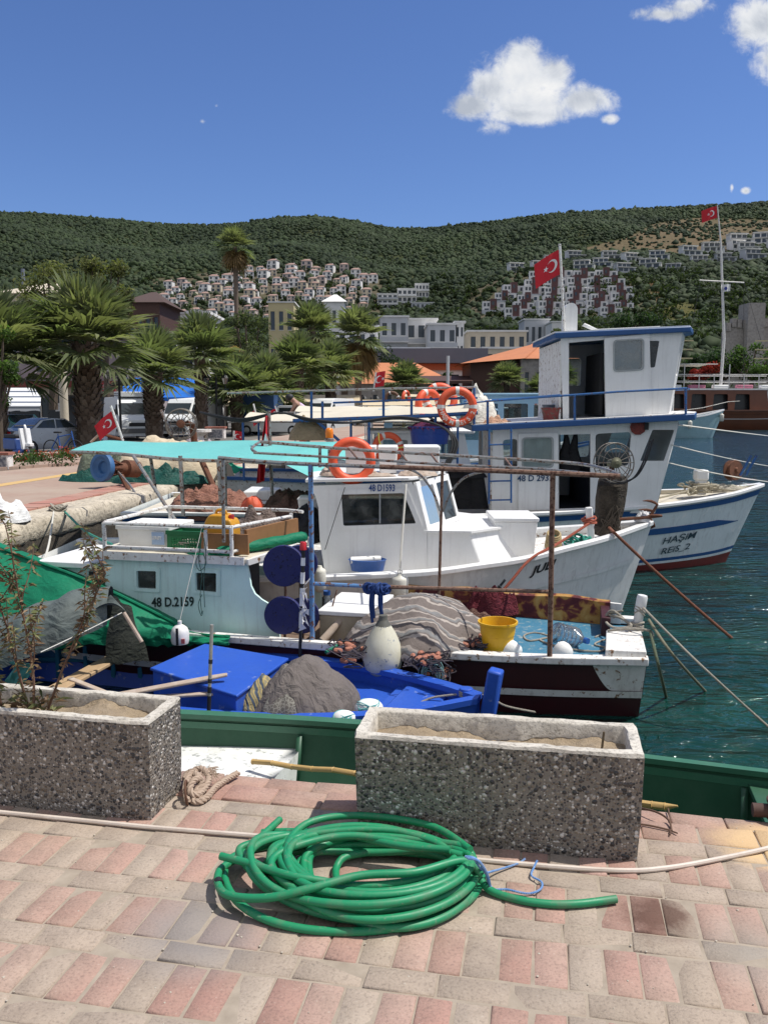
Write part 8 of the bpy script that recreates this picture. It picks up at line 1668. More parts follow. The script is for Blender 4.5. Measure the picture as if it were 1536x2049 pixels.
for a in [(108, 62, 820, 478, 175, 'sparse yellow-green tree top above the left roofs', YG, 4600, .13, 20), (215, 60, 800, 440, 120, 'tall sparse yellow-green tree behind the largest palm', YG, 4600, .13, 20), (500, 78, 850, 610, 120, 'grey-green feathery tree behind the middle palms', OG, 4200, .13, 15), (452, 70, 860, 640, 90, 'feathery olive green tree left of the middle palms', OG, 3000, .12, 12), (560, 90, 850, 640, 100, 'olive tree behind the middle palm crowns', OG, 2600, .14, 11), (285, 64, 800, 590, 60, 'dark evergreen in front of the low white house', DG, 2200, .12, 9), (345, 66, 830, 640, 70, 'loose olive tree behind the slim second-row palm', OG, 2200, .13, 9),
          (760, 98, 790, 690, 120, 'dark round tree left of the grey flat building', DG, 3000, .16, 13), (660, 100, 800, 650, 100, 'dark tree between the tall palms', DG, 2400, .16, 10), (1265, 210, 700, 600, 120, 'dark evergreen behind the tall wheelhouse', DG, 2200, .35, 10), (1140, 170, 720, 640, 80, 'olive tree right of the cream apartment block', OG, 1800, .3, 9), (1500, 120, 790, 680, 110, 'bushy bright green tree before the castle wall', LG, 3200, .18, 13), (1440, 122, 790, 700, 100, 'green tree behind the white mast', DG, 2600, .2, 11), (1385, 124, 795, 712, 80, 'green tree beside the wheelhouse at the far shore', DG, 2200, .2, 10), (890, 92, 800, 745, 70, 'low shrub tree under the grey canopy', DG, 1500, .14, 9)]: tree('street_tree', *a[:5], a[5], a[6], a[7], a[8], 'street trees of the town', a[9])
r = tree('bougainvillea', 1405, 118, 785, 712, 62, 'red flowering bougainvillea at the far shore by the mast', (.30, .035, .03), 1800, .16, None, 9); r = tree('reed_plume', 485, 60, 850, 655, 50, 'dry straw-coloured plumes drooping by the middle palms', (.40, .28, .13), 1500, .09, None, 8)
for i, (px, top) in enumerate([(290, 448), (213, 446), (545, 444), (520, 450), (714, 456), (770, 466), (944, 446), (905, 460), (1080, 438), (1150, 434), (1510, 416), (1493, 421), (60, 434), (400, 460)]):
 p_ = G(px, 700); Yv = YR-6; tree('ridge_tree', px, Yv, float(np.interp(px, rpx, rpy))+6, top-3, random.uniform(14, 24), f'dark tree silhouetted on the hill ridge, {["first","second","third","fourth","fifth","sixth","seventh","eighth","ninth","tenth","eleventh","twelfth","thirteenth","last"][sorted(q_[0] for q_ in [(290,),(213,),(545,),(520,),(714,),(770,),(944,),(905,),(1080,),(1150,),(1510,),(1493,),(60,),(400,)]).index(px)]} from the left', DG, 420, .9, 'trees on the ridge', 6)
# wood and gardens between the houses: one leafy mass
C_, S_c = [], []
for k in range(900):
 px, py = random.uniform(-40, 1580), random.uniform(545, 690)
 if px < 860 and py < 600 and random.random() < .6: continue
 q_ = thit(px, py); s = random.uniform(1.2, 2.7)*(1.2 if px > 1180 else .9); C_.append((q_[0], q_[1], q_[2]+s*.6)); S_c.append((s*1.1, s*1.1, s))
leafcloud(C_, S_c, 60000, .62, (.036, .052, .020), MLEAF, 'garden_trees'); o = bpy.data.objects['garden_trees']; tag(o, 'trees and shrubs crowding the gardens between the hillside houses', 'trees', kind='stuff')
C_, S_c = [], []
for k in range(170):
 px = random.uniform(-60, 1700); Yv = random.uniform(128, 162); s = random.uniform(1.5, 3.2); C_.append((P(px, 800, Yv)[0], Yv, random.uniform(0, 2.4)+s*.3)); S_c.append((s*1.3, s, s))
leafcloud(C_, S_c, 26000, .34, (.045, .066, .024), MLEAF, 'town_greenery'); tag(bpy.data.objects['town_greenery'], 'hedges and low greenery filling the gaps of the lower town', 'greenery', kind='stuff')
# ------------------------------------------------------------------ hillside houses: three kinds, each with walls, roof and windows
HW = [M('house_white', (.72, .71, .69), .8, dirt=.3, sc=.6, fine=8, bump=0), M('house_cream', (.56, .49, .38), .8, dirt=.3, sc=.6, fine=8, bump=0), M('house_rose', (.52, .44, .40), .8, dirt=.3, sc=.6, fine=8, bump=0)]
TILE = M('roof_tile', (.30, .20, .165), .9, dirt=.4, dcol=(.28, .11, .07), sc=2, fine=14, bump=.4, bd=.02); MRN = M('maroon_render', (.12, .058, .056), .8, dirt=.2, sc=.8, bump=0); WIN = M('far_window', (.05, .062, .075), .15, dirt=.2, bump=0); HGREY = M('house_grey', (.50, .51, .53), .8, dirt=.3, sc=.6, fine=8, bump=0)
def proto(kind, wall):
 r = thing('hillside_house', 'x', 'house', (0, 0, 0)); b = MB()
 def win(x0, x1, z0, z1, y): w = MB(); w.box(x0, x1, y-.05, y+.05, z0, z1); w.build('window', WIN, r)
 if kind == 0:
  b.box(-3.6, 3.6, -3, 3, -3, 5.6); b.box(-3.6, -.4, -4.4, -3, -3, 2.6); b.build('wall', wall, r); b = MB(); b.add([(-4, -3.4, 5.6), (4, -3.4, 5.6), (4, 3.4, 5.6), (-4, 3.4, 5.6), (-1.4, 0, 7.1), (1.4, 0, 7.1)], [(0, 1, 5, 4), (1, 2, 5), (2, 3, 4, 5), (3, 0, 4), (0, 3, 2, 1)]); rf = b.build('roof', TILE, r); b = MB(); b.box(1.6, 2.2, .4, 1, 6, 7.4); b.build('chimney', wall, rf)
  win(-2.8, -1.4, 3.1, 4.9, -3); win(1., 2.6, 3.1, 4.9, -3); win(.7, 2.8, .1, 2.2, -3); win(-2.9, -1., .2, 2., -4.4)
 elif kind == 1:
  b.box(-6, -1.8, -3, 3, -4, 5.2); b.box(1.5, 6, -2.4, 3, -4, 4.6); b.build('wall', wall, r); b = MB(); b.box(-1.8, 1.5, -3.8, 3, -1, 6.4); b.build('maroon_block', MRN, r); b = MB(); b.box(-6, 6, -4.6, -3.8, -4, .6); b.build('terrace_wall', HGREY, r)
  for x in (-5.2, -3.4): win(x, x+1.1, 2.6, 4.3, -3)
  win(-1., .2, 3.2, 5., -3.8); win(3.2, 4.9, 2., 3.8, -2.4); win(-4.8, -2.6, -.2, 1.5, -3)
 else:
  b.box(-7, 7, -3.5, 3.5, -5, 2.9); b.box(-7, 3.5, -2.2, 3.5, 2.9, 6.); b.build('wall', wall, r); b = MB(); b.box(-7.5, 4., -3.6, 3.6, 6., 6.4); b.build('roof', HW[0], r); b = MB(); b.box(-7.3, 7.3, -4.6, -3.5, 2.9, 3.2); b.build('terrace', HW[0], r)
  for x in (-6.2, -2.7, .6): win(x, x+2.8, 3.4, 5.6, -2.2)
  for x in (-6.2, -2.2, 2.2): win(x, x+3.2, .3, 2.5, -3.5)
 return r
PRO = [[proto(k, w) for w in (HW if k == 0 else HW[:1] if k == 1 else [HW[0], HGREY])] for k in range(3)]
USED = {}
ORD = ['first', 'second', 'third', 'fourth', 'fifth', 'sixth', 'seventh', 'eighth', 'ninth', 'tenth', 'eleventh', 'twelfth', 'thirteenth', 'fourteenth', 'fifteenth', 'sixteenth', 'seventeenth', 'eighteenth', 'nineteenth', 'twentieth', 'twenty-first', 'twenty-second']
def put(kind, v, px, py, wpx, label, group, rz=None):
 x, y, z = thit(px, py); s = wpx*y/F_/(7.2, 12, 14)[kind]; o = PRO[kind][v]; key = (kind, v); rz = random.uniform(-.35, .35) if rz is None else rz
 if key not in USED: USED[key] = o; o.location = (x, y, z); o.rotation_euler = (0, 0, rz); o.scale = (s, s, s); o['label'] = label; o['group'] = group
 else: dup(o, (x, y, z), rz, s, label, group, chl=KID[key])
KID = {(k, v): list(PRO[k][v].children) for k in range(3) for v in range(len(PRO[k]))}
random.seed(12)
rows = [(558, 440, 745, 12), (568, 335, 760, 17), (581, 320, 735, 17), (595, 322, 740, 16), (610, 330, 735, 14), (625, 350, 745, 12), (640, 370, 745, 10), (543, 460, 700, 9)]
rows.sort()
for ri, (y0, x0, x1, n) in enumerate(rows):
 for k in range(n):
  px = lerp(x0, x1, (k+.5)/n)+random.uniform(-9, 9); v = random.choice((0, 0, 0, 1, 2)); y_ = y0+abs(px-600)*.02+random.uniform(-7, 7)
  put(0, v, px, y_, random.uniform(13, 20), f'{("white", "cream", "rose")[v]} tiled house, {ORD[k]} from left in {ORD[ri]} row of the left village', 'tiled houses of the left hillside village')
rows = [(560, 1050, 1240, 4), (576, 1045, 1250, 5), (592, 1000, 1260, 6), (607, 985, 1270, 6), (622, 965, 1270, 6), (637, 1000, 1250, 4)]
for ri, (y0, x0, x1, n) in enumerate(rows):
 for k in range(n): px = lerp(x0, x1, (k+.5)/n)+random.uniform(-5, 5); put(1, 0, px, y0+random.uniform(-3, 3), random.uniform(38, 46), f'maroon and white terrace house, {ORD[k]} from left in {ORD[ri]} row of the right estate', 'maroon and white terrace houses', random.uniform(-.2, .05))
vl = [(1035, 545, 38), (1080, 540, 36), (1105, 528, 34), (1150, 520, 36), (1168, 540, 40), (1205, 535, 38), (1222, 520, 36), (1248, 545, 38), (1262, 524, 36), (1300, 538, 42), (1318, 520, 38), (1350, 545, 36), (1380, 512, 40), (1402, 530, 40), (1425, 505, 40), (1450, 525, 38), (1478, 490, 44), (1505, 520, 44), (1530, 488, 46), (1560, 500, 46), (1495, 505, 40), (1475, 500, 38)]; vl.sort()
for k, (px, py, w) in enumerate(vl): v = 1 if k % 4 == 3 else 0; put(2, v, px, py, w, f'{"grey" if v else "white"} flat-roofed villa, {ORD[k]} from left in the band under the bare slope', 'flat-roofed villas under the bare slope')
for k_ in KID:                                            # unused prototypes leave the scene
 if k_ not in USED:
  for c in KID[k_]: bpy.data.objects.remove(c)
  bpy.data.objects.remove(PRO[k_[0]][k_[1]])
# ------------------------------------------------------------------ lower town
SHOP = M('shop_dark', (.02, .022, .025), .3, bump=0)
def building(name, label, px0, px1, ytop, Y, D, wall, rows, cols, ybase=None, roof='flat', rmat=None, wfrac=(.5, .5), yaw=0, rail=False, z0=None, cat='building'):
 xa, xb = P(px0, 800, Y)[0], P(px1, 800, Y)[0]; W_ = xb-xa; zt = P(px0, ytop, Y)[2]; z0 = -.46 if z0 is None else z0; fr = Fr(xa, Y, yaw); r = thing(name, label, cat, (xa, Y, z0), R(yaw)); H = zt-z0; holes = []
 for i in range(rows):
  for j in range(cols): fh = H/rows; fw = W_/cols; x = (j+.5)*fw; z = i*fh+fh*.52; holes.append((x-fw*wfrac[0]/2, x+fw*wfrac[0]/2, z-fh*wfrac[1]/2, z+fh*wfrac[1]/2))
 panel('facade', wall, r, [(0, 0), (W_, 0), (W_, H), (0, H)], [[(a, c), (b_, c), (b_, d), (a, d)] for a, b_, c, d in holes], .25, (0, 0, z0), fr=fr)
 b = MB(fr); b.box(0, .25, .13, D, z0, zt); b.box(W_-.25, W_, .13, D, z0, zt); b.box(0, W_, D, D+.25, z0, zt); b.build('side_walls', wall, r)
 for a, b_, c, d in holes: m_ = MB(fr); m_.box(a-.02, b_+.02, .03, .08, z0+c-.02, z0+d+.02); w = m_.build('window', WIN, r); m_ = MB(fr); m_.box(a-.08, b_+.08, -.22, -.13, z0+c-.12, z0+c-.02); m_.build('sill', HW[0], w)
 b = MB(fr); rm = rmat or HW[0]
 if roof == 'flat': b.box(-.3, W_+.3, -.35, D+.4, zt, zt+.3); b.build('roof', rm, r)
 else: e = .6; hh = roof; b.add([(-e, -e, zt), (W_+e, -e, zt), (W_+e, D+e, zt), (-e, D+e, zt), (min(D, W_)*.42, D/2, zt+hh), (W_-min(D, W_)*.42, D/2, zt+hh)], [(0, 1, 5, 4), (1, 2, 5), (2, 3, 4, 5), (3, 0, 4), (0, 3, 2, 1)]); b.build('roof', rm, r)
 if rail:
  for i in range(1, rows): b = MB(fr); b.box(-.1, W_+.1, -1.2, -.14, z0+i*H/rows-.1, z0+i*H/rows+.06); bl = b.build('balcony', HW[0], r); b = MB(fr); b.box(-.1, W_+.1, -1.2, -1.15, z0+i*H/rows+.07, z0+i*H/rows+.8); b.build('parapet', HGREY if i % 2 else HW[0], bl)
 return r, fr, W_, zt
YLW = M('house_yellow', (.56, .47, .27), .8, dirt=.2, sc=.6, bump=0); LIL = M('house_lilac', (.40, .35, .37), .8, dirt=.3, sc=.7, bump=0); SLATE = M('slate_blue', (.13, .15, .19), .6, dirt=.2, sc=.5, bump=0); TERB = M('tiles_orange', (.50, .19, .085), .9, dirt=.5, dcol=(.36, .15, .09), sc=1.4, fine=10, bump=.6, bd=.03)
STONE = M('stone_wall', (.36, .33, .30), .9, dirt=.8, dcol=(.18, .165, .155), sc=2.2, fine=9, bump=.8, bd=.05); WDK = M('dark_timber', (.075, .035, .025), .7)
r, fr, W_, zt = building('shop_building', 'two-storey lilac shop building with red fascia behind the largest palm', -60, 300, 680, 64, 9, LIL, 2, 6, roof='flat', wfrac=(.42, .42))
b = MB(fr); b.box(-.2, W_+.3, -1.1, -.15, 2.75, 3.2); b.build('fascia', M('fascia_red', (.22, .045, .035), .6), r); b = MB(fr); b.box(0, W_, -.5, -.15, 2.2, 2.74); b.build('beige_band', HW[1], r)
for k in range(5): b = MB(fr); b.box(.6+k*2.6, 2.6+k*2.6, -.30, -.16, -.46, 2.1); s = b.build('shop_door', SHOP, r); b = MB(fr); b.box(1.2+k*2.6, 1.7+k*2.6, -.33, -.305, 1., 1.6); b.build('poster', HW[0], s)
r = thing('shop_sign', 'small red shop sign with pale lines of lettering beside the cooling van', 'sign', P(216, 770, 60)); b = MB(); x0, y, z0 = P(205, 783, 60); x1, _, z1 = P(231, 766, 60); b.box(x0, x1, y, y+.1, z0, z1); b.build('board', M('sign_red', (.42, .045, .05), .5), r)
for k in range(2): text('lettering', ('DENiZ SPOR', 'KULÜBÜ')[k], FLAGW, r, (x0+.06, y-.02, lerp(z1, z0, .42+k*.42)), (1, 0, 0), (0, 0, 1), .20, width=.62)
building('townhouse', 'dark timber-roofed terrace house behind the yellow-green tree', 262, 326, 606, 84, 8, WDK, 2, 4, roof=1.5, rmat=M('roof_brown', (.075, .045, .036), .9)); building('townhouse', 'low white house with arched parapet right of the timber roof', 318, 420, 628, 96, 8, HW[0], 3, 4); building('townhouse', 'cream-roofed house with small red gables at the upper left', 10, 165, 588, 90, 8, HW[1], 2, 5, roof=1.6, rmat=HW[1])
building('townhouse', 'pale yellow block above the palms', 540, 590, 606, 190, 10, YLW, 3, 3); building('townhouse', 'white gabled house right of the pale yellow block', 650, 690, 604, 186, 8, HW[0], 3, 3, roof=2., rmat=HW[0]); building('townhouse', 'white house behind the tall slim palm', 655, 755, 655, 120, 9, HW[0], 3, 5, roof='flat')
building('apartment_block', 'grey and white apartment block with dark top terrace left of centre', 760, 815, 635, 150, 12, HGREY, 4, 3, rail=True); building('apartment_block', 'white apartment block with stacked balconies in the middle distance', 812, 872, 640, 155, 12, HW[0], 4, 3, rail=True, wfrac=(.6, .5)); building('apartment_block', 'grey apartment block with a white end wall and balconies', 855, 912, 650, 146, 12, HGREY, 4, 3, rail=True); building('apartment_block', 'plain white end tower of the grey apartment block', 910, 926, 646, 146, 9, HW[0], 5, 2)
building('apartment_block', 'cream apartment block with long terraces left of the tall wheelhouse', 935, 1050, 664, 160, 12, HW[1], 4, 6, rail=True); building('townhouse', 'beige flat house below the cream terraces', 965, 1060, 698, 135, 9, HW[1], 3, 4); building('townhouse', 'grey gabled warehouse with blank side wall', 752, 855, 700, 112, 14, HGREY, 2, 2, roof='flat', wfrac=(.3, .3)); building('townhouse', 'small red-signed house behind the cream block', 1045, 1095, 640, 230, 9, HGREY, 3, 4); building('townhouse', 'pale house just left of the flag pole of the wheelhouse', 1100, 1125, 645, 220, 9, HW[0], 3, 2)
for k, (x0, x1, y0, Yv) in enumerate(((755, 795, 588, 330), (795, 832, 578, 345), (830, 856, 568, 355))): q_ = thit((x0+x1)/2, y0+30); building('stepped_block', f'{("lowest", "middle", "highest")[k]} of three white stepped apartment blocks climbing the hill', x0, x1, y0, q_[1], 10, HW[0], 4-(k > 0), 4, rail=True, wfrac=(.7, .5), z0=q_[2]-3)
q_ = thit(840, 618); building('townhouse', 'long low grey house on the slope under the stepped blocks', 822, 866, 606, q_[1], 8, HGREY, 2, 5, z0=q_[2]-3)
r, fr, W_, zt = building('market_hall', 'long flat slate-blue hall with a red-orange band behind the palms', 782, 962, 722, 105, 18, HW[0], 1, 5, wfrac=(.5, .5)); b = MB(fr); b.box(-6, W_+.6, -1.4, 18.5, zt-.3, zt+1.4); b.build('slate_roof_band', SLATE, r); b = MB(fr); b.box(-.1, W_+.1, -.5, -.15, zt-1.1, zt-.35); b.build('orange_band', M('band_orange', (.45, .12, .05), .7), r)
r, fr, W_, zt = building('stone_building', 'stone building with hipped orange tile roof beside the tall wheelhouse', 1040, 1160, 718, 88, 11, STONE, 1, 5, roof=2.2, rmat=TERB, wfrac=(.32, .55)); b = MB(fr); b.box(-5., -.05, .5, 10, -.46, zt-.4); b.build('timber_wing', WDK, r); b = MB(fr); b.add([(-6.2, -.8, zt-.5), (.3, -.8, zt+.02), (.3, 10, zt+.02), (-6.2, 10, zt-.5), (3.2, 5, zt+2.1)], [(0, 1, 4), (0, 4, 3), (1, 2, 4), (2, 3, 4)]); b.build('wing_roof', TERB, r); b = MB(fr); b.box(-5.1, -.2, -.2, .3, -.46, 1.4); b.build('white_base', HW[0], r)
building('long_house', 'long low house with an orange tile roof behind the canopy rails', 680, 905, 768, 92, 9, STONE, 1, 8, roof=2.4, rmat=TERB, wfrac=(.3, .4))
# castle wall with battlements, far right
q_ = P(1450, 690, 180); r = thing('castle_wall', 'grey stone castle wall with battlements at the far right shore', 'castle', (q_[0], 180, -.4)); xs = [P(x, 700, 180)[0] for x in (1448, 1466, 1484, 1500, 1520, 1620)]; zs = [P(0, y, 180)[2] for y in (664, 650, 656, 638, 652, 644)]; b = MB(); b.prism([(xs[0], 180, -.4)]+[(x, 180, z) for x, z in zip(xs, zs)]+[(xs[-1], 180, -.4)], (0, 2, 0)); b.build('wall', STONE, r)
for k in range(16): x = lerp(xs[0], xs[-1], (k+.5)/16); z = float(np.interp(x, xs, zs)); b = MB(); b.box(x-.45, x+.45, 179.6, 181, z-.3, z+1.4); b.build('merlon', STONE, r)
b = MB(); b.box(xs[3]-1.6, xs[3]+1.8, 178, 183, -.4, zs[3]+3.); b.build('tower', STONE, r)
# awnings, umbrellas, café canopies
def awn(label, px0, px1, yt, yb, Y, dY, mat, name='shop_awning', group=None):
 r = thing(name, label, 'awning', P(px0, yb, Y), 0, group); A_, B_, C_, D_ = V3(P(px0, yb, Y-dY)), V3(P(px1, yb, Y-dY)), V3(P(px1, yt, Y)), V3(P(px0, yt, Y)); b = MB(); b.sheet([[A_.lerp(B_, i/10).lerp(D_.lerp(C_, i/10), j/6)-Vector((0, 0, .10*math.sin(j/6*3.14))) for j in range(7)] for i in range(11)]); b.sheet([[A_.lerp(B_, i/10)-Vector((0, 0, .25*k+.03*math.sin(i*2)*k)) for k in range(2)] for i in range(11)]); b.build('cloth', mat, r)
 for p in (A_, B_): b = MB(); b.tube([(p.x, p.y, -.46), p], .04, 6); b.build('pole', PIPE, r)
m, t = newmat('stripe_awning'); p = t.pos(); x_, y_, z_ = t.sep(p); t.set(t.b.inputs['Base Color'], t.ramp(t.math('FRACT', t.math('MULTIPLY', z_, 3.6)), [(0, (.72, .72, .72)), (.72, (.72, .72, .72)), (.74, (.10, .12, .16)), (1, (.10, .12, .16))], 'CONSTANT')); MSTP = m
awn('blue and white striped market awning at the far left', -20, 82, 776, 812, 46, 3, MSTP); awn('vivid blue awning stretched behind the second thick palm', 246, 395, 756, 795, 58, 5, cloth('awning_blue', (.02, .13, .50), (.03, .18, .58), .2, .7, 2)); awn('pale cream café canopy behind the palm trunks', 450, 720, 790, 806, 72, 5, cloth('canopy_sand', (.58, .48, .32), (.5, .4, .26), .2, .8, 2)); awn('cream canopy in front of the long orange-roofed house', 725, 940, 800, 822, 66, 6, MATS['canopy_sand']); awn('brown slatted pergola roof between grey hall and stone building', 830, 945, 752, 762, 90, 4, WDK)
c = P(1092, 812, 62); r = thing('parasol', 'red and white patterned parasol left of the tall wheelhouse door', 'parasol', c); b = MB(); b.lathe([(1.5, 0), (1.45, .08), (.7, .42), (.05, .62), (0, .62)], (c[0], c[1], c[2]+.05), n=16, caps=False); m, t = newmat('parasol_print'); p = t.pos(); t.set(t.b.inputs['Base Color'], t.ramp(t.noise(p, 3, 2), [(.48, (.55, .05, .06)), (.52, (.75, .68, .66))], 'CONSTANT')); b.build('canopy', m, r); b = MB(); b.tube([(c[0], c[1], -.46), (c[0], c[1], c[2]+.6)], .03, 6); b.build('pole', PIPE, r)
c = P(895, 800, 70); tag(MB().tube([(c[0], 70, -.46), (c[0], 70, P(895, 712, 70)[2])], .13, 8).build('utility_pole', HGREY), 'grey concrete pole in front of the brown pergola', 'pole'); c = P(128, 800, 50); tag(MB().tube([(c[0], 50, -.46), (c[0], 50, P(128, 742, 50)[2])], .24, 10).build('utility_pole', HW[1]), 'thick pale concrete pole left of the largest palm', 'pole'); c = P(47, 560, 92); tag(MB().tube([(c[0], 92, 5), (c[0], 92, P(47, 538, 92)[2])], .2, 8).build('chimney_pipe', SLATE), 'thin dark chimney pipe on the upper left roofs', 'chimney')
# person bending among the moored boats
c = V3(P(606, 838, 24)); r = thing('person', 'person in a lilac shirt bending forward on a boat behind the palms', 'person', c-Vector((0, 0, .8)))
def skin(name, mat, pts, edges, parent):
 me = bpy.data.meshes.new(name); Mi = PARM[parent]; me.from_pydata([tuple(Mi @ V3(p[:3])) for p in pts], edges, []); me.materials.append(mat); o = bpy.data.objects.new(name, me); COL.objects.link(o); o.parent = parent; md = o.modifiers.new('skin', 'SKIN')
 for i, p in enumerate(pts): me.skin_vertices[0].data[i].radius = (p[3], p[3]); me.skin_vertices[0].data[i].use_root = i == 0
 o.modifiers.new('sub', 'SUBSURF').render_levels = 2; return o
q = lambda x, y, z, r_: (c.x+x, c.y+y, c.z+z, r_)
bd = [q(.12, 0, 0, .15), q(.0, -.02, .22, .15), q(-.14, -.05, .42, .16), q(-.24, -.06, .50, .06), q(-.33, -.07, .56, .10), q(-.16, .16, .42, .06), q(-.3, .16, .18, .05), q(-.4, .1, .0, .04), q(-.16, -.24, .42, .06), q(-.3, -.26, .16, .05), q(-.42, -.2, .0, .04), q(.12, .1, -.1, .1), q(.1, .11, -.45, .075), q(.14, .11, -.8, .05), q(.12, -.1, -.1, .1), q(.1, -.11, -.45, .075), q(.14, -.11, -.8, .05), q(.05, .11, -.83, .045), q(.05, -.11, -.83, .045)]
skin('body', M('skin_tan', (.36, .20, .14), .6, bump=0), bd, [(0, 1), (1, 2), (2, 3), (3, 4), (2, 5), (5, 6), (6, 7), (2, 8), (8, 9), (9, 10), (0, 11), (11, 12), (12, 13), (0, 14), (14, 15), (15, 16), (13, 17), (16, 18)], r); skin('shirt', M('shirt_lilac', (.55, .42, .55), .8), [(p[0], p[1], p[2], p[3]*1.1) for p in (bd[0], bd[1], bd[2], bd[5], bd[8])], [(0, 1), (1, 2), (2, 3), (2, 4)], r); b = MB(); b.sph(V3(bd[4][:3])+Vector((-.02, 0, .03)), (.112, .105, .1), 12, 8); b.build('hair', BLACK, r)
# ------------------------------------------------------------------ wooden ship, pale blue launch, boats beyond the row
FG = Fr(46.5, 88.5, 3); LG_ = 30.
bG = curve([-24, -20, -14, -8, -3, -1, 0], [2., 3., 3.4, 3.2, 2., .9, .1]); zG = curve([-24, -18, -10, -4, 0], [1.3, .95, .85, 1.2, 1.9])
hG = Hull(FG, 24, bG, zG, zb=-1.8, rake=2., w0=.5, p=.5); VARN = M('varnished_wood', (.15, .055, .028), .35, dirt=.5, dcol=(.08, .03, .018), sc=1.2, fine=10); r = thing('wooden_ship', 'large brown wooden sailing ship with deckhouse at the right edge of the photo', 'ship', FG.w((0, 0, -1)), FG.yaw)
b = MB(FG); hG.shell(b); b.build('hull', VARN, r); b = MB(FG); hG.band(b, .70, .72, .02); b.build('white_line', WHITE, r); b = MB(FG); hG.rail(b, .25, .14); b.build('rail_cap', VARN, r); b = MB(FG); hG.deck(b, lambda s: zG(s)-.3); b.build('deck', WOOD, r)
b = MB(FG); b.box(-22, -8.2, -2.35, 2.35, .6, .72); b.box(-22, -8.2, -2.2, 2.2, 2.9, 3.05); b.build('house_deck', WHITE, r)
hs = [[(1.+k*2.2, .25), (2.6+k*2.2, .25), (2.5+k*2.2, 1.9), (1.1+k*2.2, 1.9)] for k in range(5)]; panel('deckhouse_side', VARN, r, [(0, 0), (13.4, 0), (13., 2.3), (0, 2.3)], [rpoly(h, .15) for h in hs], .12, (-21.9, -2.1, .6), fr=FG)
b = MB(FG); b.box(-21.6, -8.8, -1.6, 1.8, .65, 2.85); b.build('deckhouse_core', SHOP, r); b = MB(FG); b.box(-8.8, -6.2, -1.9, 1.9, .5, 3.1); b.build('white_cabin', WHITE, r, bevel=.1); w = MB(FG); w.prism([(x, -1.905, z) for x, z in rpoly([(-7.7, 1.4), (-7.1, 1.4), (-7.1, 2.5), (-7.7, 2.5)], .3)], (0, -.05, 0)); w.build('cabin_window', SHOP, r)
for k in range(11): x = -21.8+k*1.5; b = MB(FG); b.tube([(x, -2.25, 3.0), (x, -2.25, 4.4 if k % 3 else 5.4)], .045, 6); b.build('stanchion', WPIPE, r)
for z, x1 in ((3.75, -6.8), (4.4, -6.8), (5.4, -14)): b = MB(FG); b.tube([(-21.9, -2.25, z), (x1, -2.25, z)], .04, 6); b.tube([(-21.9, 2.25, z), (x1, 2.25, z)], .04, 6); b.build('railing', WPIPE, r)
b = MB(FG); b.sheet([[(x, y, 5.45-.02*y*y) for y in (-2.3, 0, 2.3)] for x in (-21.9, -18, -14.)]); b.build('sun_awning', MATS['canopy_cream'], r)
for k in range(5): b = MB(FG); b.box(-19+k*2.4, -17.4+k*2.4, -2., -1.4, 3.05, 3.4); b.build('lounge_cushion', (WHITE, M('cushion_pink', (.55, .20, .28), .9))[k % 2], r, bevel=.08)
mb_ = FG.l(P(1432, 800, 88.5)); mt_ = FG.l(P(1434, 410, 88.5)); mm = FG.l(P(1441, 485, 88.5))
b = MB(FG); b.tube([(mb_[0], 0, .5), (mb_[0]+.2, 0, 8.), mm], [.16, .14, .10], 10); b.build('mast', WPIPE, r); b = MB(FG); b.tube([mm, mt_], [.09, .05], 8); b.build('topmast', WPIPE, r); cy = FG.l(P(1438, 565, 88.5)); b = MB(FG); b.tube([(cy[0]-2.3, 0, cy[2]+.1), (cy[0]+2.2, 0, cy[2]-.1)], .07, 6); b.build('crosstree', WPIPE, r)
for q_ in ((-5.2, -2.2), (5.2, -2.2), (-3.6, 2.2), (3.6, 2.2)): b = MB(FG); b.tube([mm, (cy[0]+(2.2 if q_[0] > 0 else -2.2), 0, cy[2]), (mb_[0]+q_[0], q_[1], 1.3)], .018, 4); b.build('stay', BLACK, r)
for k in range(6): b = MB(FG); xx = mb_[0]+(-4.6 if k < 3 else 3.1); b.box(xx-.75, xx+.75, -2.3, -2.2, 5.9+(k % 3)*.85, 6.02+(k % 3)*.85); b.build('ratline_step', YLW, r)
flag('small red crescent flag at the very top of the white ship mast', P(1433, 412, 88.5), P(1434, 436, 88.5), V3(P(1404, 444, 88.5))-V3(P(1434, 436, 88.5)), None, 'red crescent flags', .12)
b = MB(); A_ = [V3(P(x, y, 88)) for x, y in ((1442, 570), (1461, 568), (1460, 582), (1442, 585))]; b.sheet([[A_[0].lerp(A_[1], i/8).lerp(A_[3].lerp(A_[2], i/8), j/4)+Vector((0, .1*math.sin(i*1.1), 0)) for j in range(5)] for i in range(9)]); wfl = thing('white_flag', 'small white pennant with a blue emblem below the crosstree', 'flag', P(1442, 585, 88)); b.build('cloth', FLAGW, wfl); e_ = V3(P(1451, 577, 87.8)); b = MB(); b.lathe([(0, 0), (.17, 0), (.17, .01), (0, .01)], e_, (0, -1, 0), 10); b.build('emblem', M('emblem_blue', (.04, .06, .28), .7), wfl)
